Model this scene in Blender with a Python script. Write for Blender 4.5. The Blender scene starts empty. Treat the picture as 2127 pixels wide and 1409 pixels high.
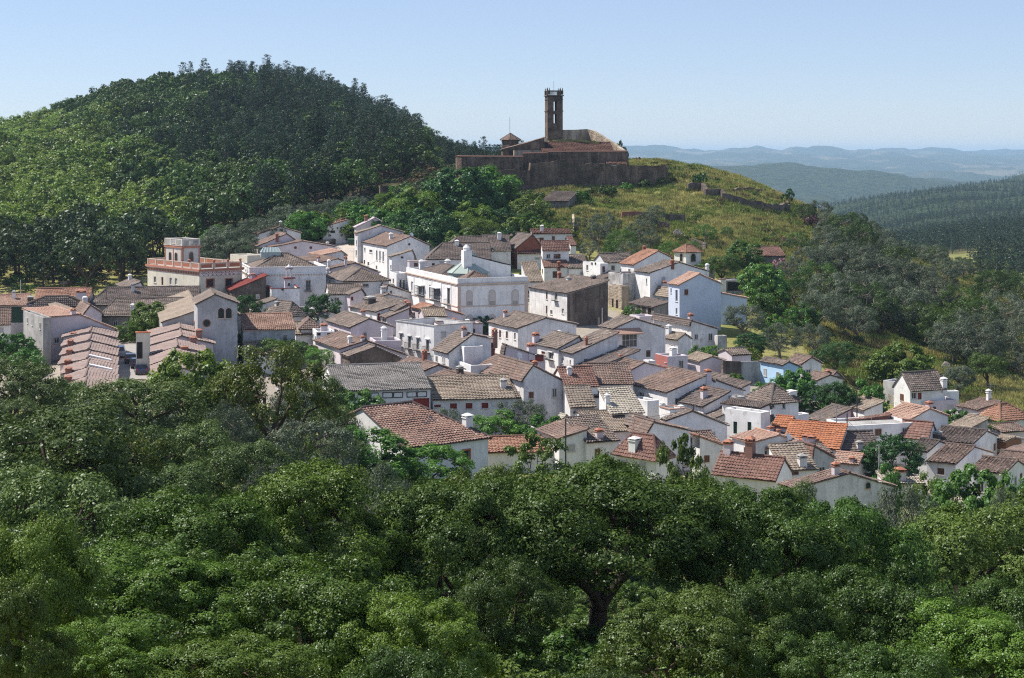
import bpy, math, random
import numpy as np
from mathutils import Vector

# ------------------------------------------------------------------ scene, camera, light
sc = bpy.context.scene
COL = sc.collection
F = 3373.0            # focal length in photograph pixels (2127 wide)
CAMZ = 60.0
HOR = 320.0           # row of the horizon in the photograph
cam = bpy.data.cameras.new('camera')
cam.sensor_width = 36.0
cam.lens = F / 2127.0 * 36.0
cam.shift_y = -(1409 / 2.0 - HOR) / 2127.0
cam.clip_start = 1.0
cam.clip_end = 60000.0
camo = bpy.data.objects.new('camera', cam)
camo.location = (0, 0, CAMZ)
camo.rotation_euler = (math.radians(90), 0, 0)
COL.objects.link(camo)
sc.camera = camo

SUN_EL = math.radians(53)
SUN_DIR = Vector((-0.95 * math.cos(SUN_EL), 0.31 * math.cos(SUN_EL), math.sin(SUN_EL))).normalized()
world = bpy.data.worlds.new('World')
sc.world = world
world.use_nodes = True
wn = world.node_tree
wn.nodes.clear()
sky = wn.nodes.new('ShaderNodeTexSky')
sky.sky_type = 'NISHITA'
sky.sun_disc = False
sky.sun_elevation = SUN_EL
sky.sun_rotation = math.atan2(SUN_DIR.x, SUN_DIR.y)
sky.altitude = 1800
sky.air_density = 1.0
sky.dust_density = 0.1
sky.ozone_density = 3.0
bg = wn.nodes.new('ShaderNodeBackground')
bg.inputs['Strength'].default_value = 0.092
wo = wn.nodes.new('ShaderNodeOutputWorld')
tint = wn.nodes.new('ShaderNodeMix'); tint.data_type = 'RGBA'; tint.blend_type = 'MULTIPLY'; tint.inputs[0].default_value = 1.0
tint.inputs[7].default_value = (0.985, 0.97, 1.06, 1)
veil = wn.nodes.new('ShaderNodeMix'); veil.data_type = 'RGBA'; veil.inputs[0].default_value = 0.4; veil.inputs[7].default_value = (4.0, 4.8, 6.3, 1)   # thin even veil of high haze
wn.links.new(sky.outputs[0], tint.inputs[6]); wn.links.new(tint.outputs[2], veil.inputs[6]); wn.links.new(veil.outputs[2], bg.inputs['Color'])
wn.links.new(bg.outputs[0], wo.inputs['Surface'])
sl = bpy.data.lights.new('sun', 'SUN')
sl.energy = 5.0
sl.angle = math.radians(0.53)
sl.color = (1.0, 0.93, 0.84)
slo = bpy.data.objects.new('sun', sl)
slo.rotation_euler = (-SUN_DIR).to_track_quat('-Z', 'Y').to_euler()
COL.objects.link(slo)

sc.view_settings.view_transform = 'Standard'
sc.view_settings.look = 'None'
sc.view_settings.gamma = 1.0
sc.view_settings.exposure = 0.5
sc.view_settings.use_curve_mapping = False
sc.render.engine = 'CYCLES'
cy = sc.cycles
cy.max_bounces = 5
cy.diffuse_bounces = 2
cy.glossy_bounces = 2
cy.transmission_bounces = 4
cy.transparent_max_bounces = 8
cy.volume_bounces = 1
cy.caustics_reflective = False
cy.caustics_refractive = False
cy.use_denoising = False
cy.filter_width = 1.15
cy.sample_clamp_indirect = 4.0

# ------------------------------------------------------------------ helpers
def tag(o, label=None, cat=None, group=None, kind=None):
    if label: o['label'] = label
    if cat: o['category'] = cat
    if group: o['group'] = group
    if kind: o['kind'] = kind
    return o

def empty(name, loc, label, cat, group=None):
    o = bpy.data.objects.new(name, None)
    o.empty_display_size = 0.5
    o.location = loc
    COL.objects.link(o)
    return tag(o, label, cat, group)

def link(name, me, parent=None, loc=None):
    o = bpy.data.objects.new(name, me)
    if parent is not None: o.parent = parent
    if loc is not None: o.location = loc
    COL.objects.link(o)
    return o

def np_mesh(name, V, Q, mat, tone=None, smooth=False):
    """fast mesh from an array of verts and an array of equal-sized faces"""
    V = np.asarray(V, dtype=np.float32).reshape(-1, 3)
    Q = np.asarray(Q, dtype=np.int32)
    me = bpy.data.meshes.new(name)
    me.vertices.add(len(V))
    me.vertices.foreach_set('co', V.ravel())
    n, k = Q.shape
    me.loops.add(n * k)
    me.loops.foreach_set('vertex_index', Q.ravel())
    me.polygons.add(n)
    me.polygons.foreach_set('loop_start', np.arange(0, n * k, k, dtype=np.int32))
    if smooth:
        me.polygons.foreach_set('use_smooth', np.ones(n, dtype=bool))
    if tone is not None:
        a = me.attributes.new('tone', 'FLOAT', 'POINT')
        a.data.foreach_set('value', np.asarray(tone, dtype=np.float32))
    me.update(calc_edges=True)
    me.materials.append(mat)
    return me

class MB:
    """collects polygons for one mesh"""
    def __init__(s): s.v = []; s.f = []
    def poly(s, pts):
        n = len(s.v); s.v += [tuple(p) for p in pts]; s.f.append(tuple(range(n, n + len(pts))))
    def prism(s, bot, top):
        n = len(bot)
        s.poly(list(reversed(bot))); s.poly(top)
        for i in range(n):
            j = (i + 1) % n
            s.poly([bot[i], bot[j], top[j], top[i]])
    def box(s, c, ax, ay, az):
        """centre c and three half axes"""
        c = Vector(c); ax = Vector(ax); ay = Vector(ay); az = Vector(az)
        b = [c - ax - ay - az, c + ax - ay - az, c + ax + ay - az, c - ax + ay - az]
        s.prism(b, [p + 2 * az for p in b])
    def cyl(s, c, r, h, n=10, r2=None):
        r2 = r if r2 is None else r2
        b = [(c[0] + r * math.cos(2 * math.pi * i / n), c[1] + r * math.sin(2 * math.pi * i / n), c[2]) for i in range(n)]
        t = [(c[0] + r2 * math.cos(2 * math.pi * i / n), c[1] + r2 * math.sin(2 * math.pi * i / n), c[2] + h) for i in range(n)]
        s.prism(b, t)
    def tube(s, a, b, r, n=5):
        a = Vector(a); b = Vector(b); d = (b - a).normalized()
        x = d.orthogonal().normalized(); y = d.cross(x)
        ring = [x * math.cos(2 * math.pi * i / n) * r + y * math.sin(2 * math.pi * i / n) * r for i in range(n)]
        s.prism([a + q for q in ring], [b + q for q in ring])
    def mesh(s, name, mat, off=(0, 0, 0), smooth=False):
        me = bpy.data.meshes.new(name)
        ox, oy, oz = off
        me.from_pydata([(p[0] - ox, p[1] - oy, p[2] - oz) for p in s.v], [], s.f)
        me.materials.append(mat)
        if smooth:
            me.polygons.foreach_set('use_smooth', np.ones(len(me.polygons), dtype=bool))
        me.update()
        return me

# ------------------------------------------------------------------ materials
def newmat(name):
    m = bpy.data.materials.new(name); m.use_nodes = True
    nt = m.node_tree; nt.nodes.clear()
    out = nt.nodes.new('ShaderNodeOutputMaterial')
    return m, nt, out
def nd(nt, t, **k):
    n = nt.nodes.new('ShaderNode' + t)
    for a, b in k.items():
        if a.startswith('i_'):
            n.inputs[int(a[2:]) if a[2:].isdigit() else a[2:].replace('_', ' ')].default_value = b
        else: setattr(n, a, b)
    return n
def mixc(nt, fac, a, b, mode='MIX'):
    n = nt.nodes.new('ShaderNodeMix'); n.data_type = 'RGBA'; n.blend_type = mode
    for s, v in ((0, fac), (6, a), (7, b)):
        if isinstance(v, (int, float)): n.inputs[s].default_value = v
        elif isinstance(v, tuple): n.inputs[s].default_value = (*v[:3], 1)
        else: nt.links.new(v, n.inputs[s])
    return n.outputs[2]
def ramp(nt, fac, stops):
    n = nt.nodes.new('ShaderNodeValToRGB')
    e = n.color_ramp.elements
    while len(e) < len(stops): e.new(0.5)
    for el, (p, c) in zip(e, stops):
        el.position = p; el.color = (*c, 1) if isinstance(c, tuple) else (c, c, c, 1)
    nt.links.new(fac, n.inputs[0])
    return n.outputs[0]
def noise(nt, scale, detail=4, vec=None, rough=0.55):
    n = nd(nt, 'TexNoise'); n.inputs['Scale'].default_value = scale; n.inputs['Detail'].default_value = detail
    n.inputs['Roughness'].default_value = rough
    if vec is not None: nt.links.new(vec, n.inputs['Vector'])
    return n.outputs[0]
def wcoord(nt, scale=None):
    g = nd(nt, 'NewGeometry').outputs['Position']
    if scale:
        m = nd(nt, 'Mapping'); m.inputs['Scale'].default_value = scale
        nt.links.new(g, m.inputs['Vector']); g = m.outputs[0]
    return g
def princ(nt, out, col, rough=0.85, spec=0.25, bump=None, bstr=0.3, bdist=0.05, metal=0.0):
    p = nd(nt, 'BsdfPrincipled')
    if isinstance(col, tuple): p.inputs['Base Color'].default_value = (*col, 1)
    else: nt.links.new(col, p.inputs['Base Color'])
    p.inputs['Roughness'].default_value = rough
    p.inputs['Metallic'].default_value = metal
    p.inputs['Specular IOR Level'].default_value = spec
    if bump is not None:
        b = nd(nt, 'Bump'); b.inputs['Strength'].default_value = bstr; b.inputs['Distance'].default_value = bdist
        nt.links.new(bump, b.inputs['Height']); nt.links.new(b.outputs[0], p.inputs['Normal'])
    nt.links.new(p.outputs[0], out.inputs['Surface'])
    return p
M = {}
def wallmat(name, col, stain=(0.42, 0.40, 0.38), amt=0.5):
    """limewash with rain streaks, patches of weathering and uneven coats"""
    m, nt, out = newmat(name)
    P = wcoord(nt)
    n1 = noise(nt, 0.35, 6, P, 0.62)
    n2 = noise(nt, 1.0, 5, wcoord(nt, (2.6, 2.6, 0.28)), 0.65)
    n3 = noise(nt, 7.0, 3, P)
    oi = nd(nt, 'ObjectInfo').outputs['Random']
    a = mixc(nt, ramp(nt, n1, [(0.42, 0.0), (0.62, amt)]), col, stain)
    a = mixc(nt, ramp(nt, n2, [(0.46, 0.0), (0.68, amt * 0.9)]), a, stain)
    a = mixc(nt, ramp(nt, n3, [(0.3, 0.0), (0.75, 0.2)]), a, tuple(c * 0.75 for c in col))
    n4 = noise(nt, 0.9, 6, P, 0.75)
    a = mixc(nt, ramp(nt, n4, [(0.57, 0.0), (0.66, min(1.0, amt * 1.3))]), a, tuple(c * 0.8 for c in stain))
    vv = nd(nt, 'TexVoronoi'); vv.inputs['Scale'].default_value = 0.45; nt.links.new(P, vv.inputs['Vector'])
    a = mixc(nt, ramp(nt, vv.outputs['Color'], [(0.4, 0.0), (0.9, 0.16)]), a, tuple(c * 0.72 for c in col))
    a = mixc(nt, ramp(nt, oi, [(0.0, 0.0), (1.0, 0.16)]), a, (0.62, 0.60, 0.58))
    princ(nt, out, a, 0.92, 0.15, n3, 0.25, 0.03)
    M[name] = m
wallmat('white', (0.84, 0.83, 0.815), (0.42, 0.40, 0.40), 0.55)
wallmat('clean', (0.86, 0.855, 0.84), (0.48, 0.46, 0.45), 0.42)
wallmat('stained', (0.66, 0.64, 0.61), (0.20, 0.19, 0.18), 0.9)
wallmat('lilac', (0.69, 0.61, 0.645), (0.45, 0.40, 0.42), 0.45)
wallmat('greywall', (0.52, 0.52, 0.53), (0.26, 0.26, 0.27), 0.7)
wallmat('cream', (0.74, 0.69, 0.56), (0.45, 0.40, 0.33), 0.45)
wallmat('palecream', (0.66, 0.615, 0.55), (0.42, 0.38, 0.34), 0.45)
wallmat('blue', (0.62, 0.69, 0.80), (0.46, 0.50, 0.58), 0.3)  # white gable wall; its blue sky shade is put into this colour
wallmat('skyblue', (0.42, 0.66, 0.88), (0.35, 0.48, 0.6), 0.25)
wallmat('red', (0.42, 0.075, 0.05), (0.22, 0.06, 0.05), 0.4)
wallmat('brick', (0.30, 0.095, 0.06), (0.16, 0.07, 0.05), 0.5)
wallmat('peach', (0.62, 0.46, 0.36), (0.42, 0.34, 0.28), 0.4)
wallmat('orange', (0.47, 0.15, 0.07), (0.27, 0.11, 0.07), 0.5)
wallmat('concrete', (0.42, 0.41, 0.39), (0.2, 0.19, 0.18), 0.7)
wallmat('paving', (0.52, 0.46, 0.40), (0.36, 0.32, 0.28), 0.5)
wallmat('redfloor', (0.36, 0.13, 0.09), (0.2, 0.1, 0.08), 0.5)
def stonemat(name, c1, c2, c3, sc_=1.6):
    m, nt, out = newmat(name)
    P = wcoord(nt, (1, 1, 1.6))
    v = nd(nt, 'TexVoronoi'); v.inputs['Scale'].default_value = sc_; nt.links.new(P, v.inputs['Vector'])
    n1 = noise(nt, 0.25, 6, P, 0.65); n2 = noise(nt, 1.0, 5, wcoord(nt, (1.2, 1.2, 0.16)), 0.7)
    a = mixc(nt, v.outputs['Color'], c1, c2)
    a = mixc(nt, ramp(nt, n1, [(0.4, 0.0), (0.62, 0.9)]), a, c3)
    a = mixc(nt, ramp(nt, n2, [(0.48, 0.0), (0.66, 0.75)]), a, tuple(c * 0.45 for c in c1))
    n6 = noise(nt, 1.0, 5, wcoord(nt, (0.5, 0.5, 0.1)), 0.7)
    a = mixc(nt, ramp(nt, n6, [(0.52, 0.0), (0.66, 0.65)]), a, tuple(min(1, c * 1.35) for c in c2))
    princ(nt, out, a, 0.95, 0.1, v.outputs['Distance'], 0.7, 0.15)
    M[name] = m
stonemat('stone', (0.125, 0.09, 0.07), (0.215, 0.158, 0.12), (0.07, 0.052, 0.042))
stonemat('darkstone', (0.13, 0.105, 0.09), (0.19, 0.155, 0.13), (0.09, 0.07, 0.06))
stonemat('palestone', (0.36, 0.30, 0.23), (0.46, 0.39, 0.31), (0.26, 0.2, 0.15))
stonemat('rubble', (0.22, 0.20, 0.18), (0.32, 0.3, 0.28), (0.15, 0.14, 0.12), 2.5)
def tilemat(name, c1, c2, c3, lich=(0.17, 0.16, 0.145), la=0.6):
    """old clay tiles: every tile its own shade, lichen in patches"""
    m, nt, out = newmat(name)
    P = wcoord(nt)
    t = nd(nt, 'Attribute', attribute_name='tone').outputs['Fac']
    a = ramp(nt, t, [(0.0, c2), (0.35, c1), (0.7, c1), (0.88, c3), (1.0, tuple(min(1, c * 1.25) for c in c3))])
    n1 = noise(nt, 0.5, 6, P, 0.68); n3 = noise(nt, 9.0, 3, P)
    a = mixc(nt, ramp(nt, n1, [(0.4, 0.0), (0.66, la)]), a, lich)
    a = mixc(nt, ramp(nt, n3, [(0.35, 0.0), (0.8, 0.35)]), a, tuple(c * 0.55 for c in c1))
    oi = nd(nt, 'ObjectInfo').outputs['Random']
    a = mixc(nt, ramp(nt, oi, [(0.0, 0.0), (1.0, 0.3)]), a, tuple(c * 0.72 for c in c1))
    princ(nt, out, a, 0.9, 0.2)
    M[name] = m
tilemat('t_old', (0.214, 0.168, 0.144), (0.085, 0.070, 0.063), (0.329, 0.266, 0.224), (0.154, 0.136, 0.119), 0.75)
tilemat('t_dark', (0.170, 0.132, 0.117), (0.087, 0.072, 0.068), (0.238, 0.192, 0.170), (0.115, 0.104, 0.096), 0.75)
tilemat('t_mid', (0.233, 0.158, 0.129), (0.110, 0.077, 0.068), (0.329, 0.245, 0.200), (0.156, 0.133, 0.117), 0.75)
tilemat('t_red', (0.228, 0.127, 0.102), (0.134, 0.074, 0.064), (0.284, 0.175, 0.137), (0.166, 0.117, 0.095), 0.4)
tilemat('t_new', (0.344, 0.182, 0.124), (0.208, 0.114, 0.085), (0.419, 0.262, 0.191), (0.252, 0.159, 0.117), 0.4)
tilemat('t_orange', (0.419, 0.170, 0.087), (0.319, 0.113, 0.062), (0.474, 0.225, 0.126), (0.321, 0.143, 0.086), 0.35)
tilemat('t_salmon', (0.426, 0.280, 0.218), (0.391, 0.238, 0.179), (0.509, 0.341, 0.268), (0.378, 0.254, 0.203), 0.4)
tilemat('t_pink', (0.324, 0.242, 0.215), (0.211, 0.156, 0.137), (0.399, 0.311, 0.278), (0.216, 0.178, 0.161), 0.65)
tilemat('t_tan', (0.309, 0.248, 0.196), (0.191, 0.152, 0.120), (0.399, 0.334, 0.263), (0.244, 0.212, 0.167), 0.5)
tilemat('t_pale', (0.442, 0.391, 0.319), (0.284, 0.248, 0.205), (0.522, 0.479, 0.407), (0.316, 0.294, 0.230), 0.4)
tilemat('t_front', (0.264, 0.162, 0.127), (0.071, 0.059, 0.062), (0.350, 0.251, 0.202), (0.203, 0.148, 0.126), 0.3)
tilemat('t_lilac', (0.55, 0.46, 0.50), (0.46, 0.38, 0.41), (0.6, 0.52, 0.55), (0.5, 0.42, 0.44), 0.3)
tilemat('t_grey', (0.264, 0.248, 0.240), (0.216, 0.200, 0.192), (0.304, 0.288, 0.272), (0.200, 0.188, 0.176), 0.5)
tilemat('t_maroon', (0.20, 0.045, 0.04), (0.16, 0.04, 0.035), (0.24, 0.06, 0.05), (0.16, 0.05, 0.045), 0.3)
tilemat('t_mosque_shade', (0.172, 0.087, 0.068), (0.098, 0.052, 0.045), (0.230, 0.130, 0.099), (0.116, 0.077, 0.062), 0.6)  # red tile colour darkened for the shade on the mosque roof
tilemat('t_green', (0.40, 0.46, 0.42), (0.33, 0.40, 0.37), (0.48, 0.52, 0.48), (0.36, 0.38, 0.33), 0.4)
def plain(name, col, rough=0.6, spec=0.3, metal=0.0, nz=0.25, ns=3.0):
    m, nt, out = newmat(name)
    n1 = noise(nt, ns, 4, wcoord(nt), 0.6)
    a = mixc(nt, ramp(nt, n1, [(0.3, 0.0), (0.8, nz)]), col, tuple(c * 0.5 for c in col))
    princ(nt, out, a, rough, spec, metal=metal)
    M[name] = m
plain('glass', (0.025, 0.03, 0.04), 0.12, 0.6, nz=0.1)
plain('greenglass', (0.33, 0.42, 0.42), 0.25, 0.5, nz=0.3)
plain('wood', (0.10, 0.055, 0.035)); plain('brownwood', (0.25, 0.11, 0.06)); plain('frame', (0.55, 0.53, 0.50))
plain('shutter', (0.42, 0.42, 0.42)); plain('blueshutter', (0.34, 0.40, 0.46)); plain('iron', (0.05, 0.05, 0.052), 0.5)
plain('redpaint', (0.26, 0.035, 0.025)); plain('maroon', (0.22, 0.05, 0.045)); plain('green', (0.02, 0.06, 0.035))
plain('metal', (0.5, 0.5, 0.5), 0.35, 0.5, 0.6); plain('hole', (0.02, 0.018, 0.016)); plain('whitepaint', (0.8, 0.79, 0.78), 0.5)  # near-black for opening panes, standing in for the shade inside
plain('rubber', (0.02, 0.02, 0.02)); plain('bark', (0.10, 0.075, 0.06), 0.95, 0.1, nz=0.7); plain('palebark', (0.2, 0.165, 0.14), 0.95, 0.1, nz=0.6)
plain('terracotta', (0.36, 0.15, 0.09)); plain('asphalt', (0.34, 0.32, 0.30), 0.95, 0.1, nz=0.3, ns=0.6); plain('headlamp', (0.6, 0.6, 0.6), 0.15, 0.6); plain('taillamp', (0.35, 0.02, 0.015), 0.2, 0.5)
def paint(name, col):
    m, nt, out = newmat(name)
    p = princ(nt, out, col, 0.35, 0.5); p.inputs['Coat Weight'].default_value = 0.7
    M[name] = m
paint('carblue', (0.012, 0.018, 0.075)); paint('carnavy', (0.012, 0.016, 0.045)); paint('carsilver', (0.28, 0.29, 0.31)); paint('cardark', (0.03, 0.032, 0.036))

def leafmat(name, cols, var=0.35, transl=0.2, gloss=0.022):
    """leaves: per-leaf and per-clump shades, light through the blade, a waxy shine"""
    m, nt, out = newmat(name)
    t = nd(nt, 'Attribute', attribute_name='tone').outputs['Fac']
    a = ramp(nt, t, [(i / (len(cols) - 1), c) for i, c in enumerate(cols)])
    oi = nd(nt, 'ObjectInfo').outputs['Random']
    hs = nd(nt, 'HueSaturation')
    mp = nd(nt, 'MapRange'); nt.links.new(oi, mp.inputs[0]); mp.inputs[3].default_value = 1 - var; mp.inputs[4].default_value = 1 + var
    wv = nd(nt, 'TexWhiteNoise', noise_dimensions='1D'); nt.links.new(oi, wv.inputs['W'])
    mh = nd(nt, 'MapRange'); nt.links.new(wv.outputs['Value'], mh.inputs[0]); mh.inputs[3].default_value = 0.488; mh.inputs[4].default_value = 0.512
    nt.links.new(mh.outputs[0], hs.inputs['Hue']); nt.links.new(mp.outputs[0], hs.inputs['Value'])
    nt.links.new(a, hs.inputs['Color'])
    c = hs.outputs[0]
    d = nd(nt, 'BsdfDiffuse'); nt.links.new(c, d.inputs['Color'])
    tr = nd(nt, 'BsdfTranslucent'); nt.links.new(mixc(nt, 0.6, c, (0.85, 1.0, 0.3), 'MULTIPLY'), tr.inputs['Color'])
    ms = nd(nt, 'MixShader'); ms.inputs[0].default_value = transl
    nt.links.new(d.outputs[0], ms.inputs[1]); nt.links.new(tr.outputs[0], ms.inputs[2])
    g = nd(nt, 'BsdfGlossy'); g.inputs['Roughness'].default_value = 0.42; g.inputs['Color'].default_value = (0.9, 0.95, 1, 1)
    m2 = nd(nt, 'MixShader'); m2.inputs[0].default_value = gloss
    nt.links.new(ms.outputs[0], m2.inputs[1]); nt.links.new(g.outputs[0], m2.inputs[2])
    nt.links.new(m2.outputs[0], out.inputs['Surface'])
    M[name] = m
leafmat('l_oak', [(0.047, 0.080, 0.011), (0.077, 0.135, 0.018), (0.110, 0.178, 0.025), (0.151, 0.216, 0.038)], 0.32)
leafmat('l_oakdark', [(0.030, 0.059, 0.011), (0.050, 0.094, 0.016), (0.071, 0.126, 0.022), (0.098, 0.158, 0.031)], 0.32)
leafmat('l_oakgold', [(0.043, 0.063, 0.012), (0.078, 0.106, 0.019), (0.115, 0.143, 0.027), (0.153, 0.167, 0.036)], 0.1)
leafmat('l_pale', [(0.050, 0.082, 0.015), (0.081, 0.129, 0.022), (0.112, 0.168, 0.032), (0.150, 0.207, 0.045)], 0.15)
leafmat('l_olive', [(0.046, 0.062, 0.037), (0.085, 0.108, 0.069), (0.138, 0.168, 0.112), (0.197, 0.222, 0.163)], 0.2, 0.15, 0.015)
leafmat('l_fig', [(0.034, 0.081, 0.016), (0.068, 0.163, 0.025), (0.108, 0.229, 0.037), (0.148, 0.283, 0.056)], 0.25, 0.35)
leafmat('l_lime', [(0.057, 0.103, 0.014), (0.103, 0.172, 0.023), (0.149, 0.230, 0.034), (0.196, 0.265, 0.052)], 0.15, 0.35)
leafmat('l_citrus', [(0.017, 0.048, 0.014), (0.031, 0.084, 0.022), (0.054, 0.120, 0.031), (0.084, 0.156, 0.042)], 0.2)
leafmat('l_pine', [(0.019, 0.034, 0.025), (0.034, 0.058, 0.036), (0.050, 0.079, 0.050), (0.068, 0.099, 0.062)], 0.3, 0.15, 0.01)
leafmat('l_chest', [(0.079, 0.134, 0.026), (0.138, 0.216, 0.042), (0.232, 0.303, 0.076), (0.381, 0.421, 0.173)], 0.2, 0.3)
leafmat('l_far', [(0.034, 0.065, 0.017), (0.058, 0.103, 0.026), (0.089, 0.142, 0.036), (0.122, 0.176, 0.052)], 0.3)
leafmat('l_holm', [(0.024, 0.041, 0.019), (0.043, 0.070, 0.029), (0.070, 0.105, 0.041), (0.108, 0.142, 0.054)], 0.25)
leafmat('l_mid', [(0.050, 0.082, 0.026), (0.082, 0.128, 0.036), (0.118, 0.168, 0.050), (0.155, 0.205, 0.07)], 0.25)
leafmat('l_flower', [(0.09, 0.09, 0.04), (0.2, 0.12, 0.12), (0.32, 0.15, 0.2), (0.40, 0.22, 0.28)], 0.1)
leafmat('l_grass', [(0.188, 0.198, 0.054), (0.309, 0.290, 0.102), (0.417, 0.375, 0.150), (0.497, 0.453, 0.204)], 0.4, 0.3, 0.02)
leafmat('l_green', [(0.086, 0.129, 0.031), (0.144, 0.199, 0.044), (0.201, 0.251, 0.062), (0.287, 0.305, 0.094)], 0.35, 0.3, 0.02)
leafmat('l_brown', [(0.07, 0.05, 0.03), (0.12, 0.085, 0.045), (0.17, 0.12, 0.065), (0.22, 0.16, 0.09)], 0.3, 0.2, 0.02)

# ------------------------------------------------------------------ terrain
PXS = np.array([-1400, -400, 0, 300, 600, 900, 1200, 1500, 1700, 1900, 2127, 2600, 3600], float)
TZ = [  # depth, then height relative to the eye at the columns above
 (6,    -4, -4, -4, -4, -4, -4, -4, -4, -4, -4, -4, -4, -4),
 (16,   -8, -8, -8, -8, -8, -8, -8, -8, -8, -8, -8, -8, -8),
 (32,   -13, -12, -12, -12, -12.5, -13, -13, -13, -13, -13, -13, -13, -13),
 (60,   -18, -17, -17, -17, -18, -19, -19.5, -20, -20.5, -21, -21, -22, -22),
 (100,  -21, -21, -21, -21.5, -23, -26, -28, -29, -30, -30.5, -31, -32, -32),
 (130,  -24, -24, -24, -24.5, -26, -30, -32, -34, -35, -36, -36.5, -37, -38),
 (160,  -27, -27, -28, -28, -30, -33.5, -35.5, -37, -38.5, -39.5, -40, -41, -42),
 (190,  -30, -31, -31.5, -32, -33.5, -36.5, -37.5, -38.5, -40, -41.5, -42.5, -43, -44),
 (220,  -32, -33, -33, -31.8, -34.2, -35.5, -36.5, -38, -39.5, -41, -42.5, -43, -44),
 (255,  -32, -33, -32.5, -31.2, -33, -33.5, -34, -35.5, -38, -40.5, -42, -43, -44),
 (305,  -30, -31, -31.5, -31, -30.8, -30.7, -30.5, -31.5, -34, -38.5, -41, -42, -43),
 (335,  -28, -29, -30, -29.5, -28.5, -27.8, -27.6, -28.2, -31, -36, -39.5, -41, -42),
 (365, -25, -26, -27, -26, -24.5, -23.6, -23, -24.5, -27.5, -33, -39, -40, -42),
 (395, -21, -22, -24, -23, -20.5, -18.5, -17, -19.5, -23.5, -31, -37, -39, -42),
 (430, -17, -18, -20, -19, -16, -12.5, -9.5, -10.5, -19.5, -29.5, -37, -44, -42),
 (455, -13, -14, -17, -16, -13.5, -6.5, -3.5, -5.5, -17, -30, -39, -48, -42),
 (490, -9, -10, -13, -12, -11, -6, -2.5, -5.5, -22, -35, -44, -52, -44),
 (560, -2, -3, -4, -4, -6, -9, -10, -20, -35, -46, -54, -58, -50),
 (640, -3, -3, 0, 8, 4, -5, -16, -34, -46, -54, -58, -54, -58),
 (740, -8, -6, 1, 24, 21, -3, -24, -48, -54, -56, -55, -58, -60),
 (850, -12, -10, -3, 24, 27, 0, -30, -62, -66, -60, -55, -55, -58),
 (1000, -15, -12, -6, 8, 18, -4, -42, -70, -72, -60, -54, -52, -52),
 (1800, -58, -50, -43, -29, -17, -43, -86, -112, -104, -84, -72, -66, -63),
 (2880, -90, -90, -81, -72, -72, -90, -126, -144, -104, -68, -58, -50, -47),
 (3420, -99, -99, -99, -90, -90, -108, -135, -162, -144, -104, -72, -61, -58),
 (4140, -90, -90, -99, -99, -99, -117, -144, -171, -171, -126, -61, -54, -54),
 (5400, -72, -81, -99, -108, -108, -112, -126, -135, -144, -162, -108, -90, -72),
 (6660, -54, -54, -72, -90, -81, -72, -66, -68, -72, -95, -144, -126, -108),
 (8640, -108, -108, -108, -117, -117, -126, -135, -144, -153, -162, -162, -162, -144),
 (12600, -108, -108, -108, -108, -108, -108, -112, -108, -108, -126, -135, -126, -108),
 (17100, 0, 0, 0, 0, 0, 0, 4, 11, 14, -18, -54, -36, 0),
 (22500, 36, 36, 36, 36, 36, 36, 36, 18, 14, 11, 7, 18, 36),
 (28800, 9, 9, 9, 9, 9, 9, 9, 9, 9, 9, 9, 9, 9),
]
TY = np.array([r[0] for r in TZ], float)
TV = np.array([r[1:] for r in TZ], float)
LTY = np.log(TY)

def _cr(p0, p1, p2, p3, t):
    # catmull-rom, limited so that it does not overshoot much
    m1 = (p2 - p0) * 0.5; m2 = (p3 - p1) * 0.5
    d = p2 - p1
    m1 = np.clip(m1, -3 * np.abs(d), 3 * np.abs(d)); m2 = np.clip(m2, -3 * np.abs(d), 3 * np.abs(d))
    t2 = t * t; t3 = t2 * t
    return (2 * t3 - 3 * t2 + 1) * p1 + (t3 - 2 * t2 + t) * m1 + (-2 * t3 + 3 * t2) * p2 + (t3 - t2) * m2

_rng = np.random.RandomState(7)
_PH = _rng.uniform(0, 6.283, (40, 3)); _DI = _rng.uniform(0, 6.283, 40)
def fbm(X, Y, wl, octs=4, k0=0):
    s = 0; a = 1.0
    for o in range(octs):
        for j in range(3):
            i = (k0 + o * 3 + j) % 40
            w = 6.283 / (wl / 1.9 ** o) * (0.8 + 0.4 * j / 2)
            c, sn = math.cos(_DI[i]), math.sin(_DI[i])
            s = s + a * np.sin(w * (X * c + Y * sn) + _PH[i, 0] + 1.3 * np.sin(w * 0.45 * (Y * c - X * sn) + _PH[i, 1]))
        a *= 0.5
    return s / 3.0

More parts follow.
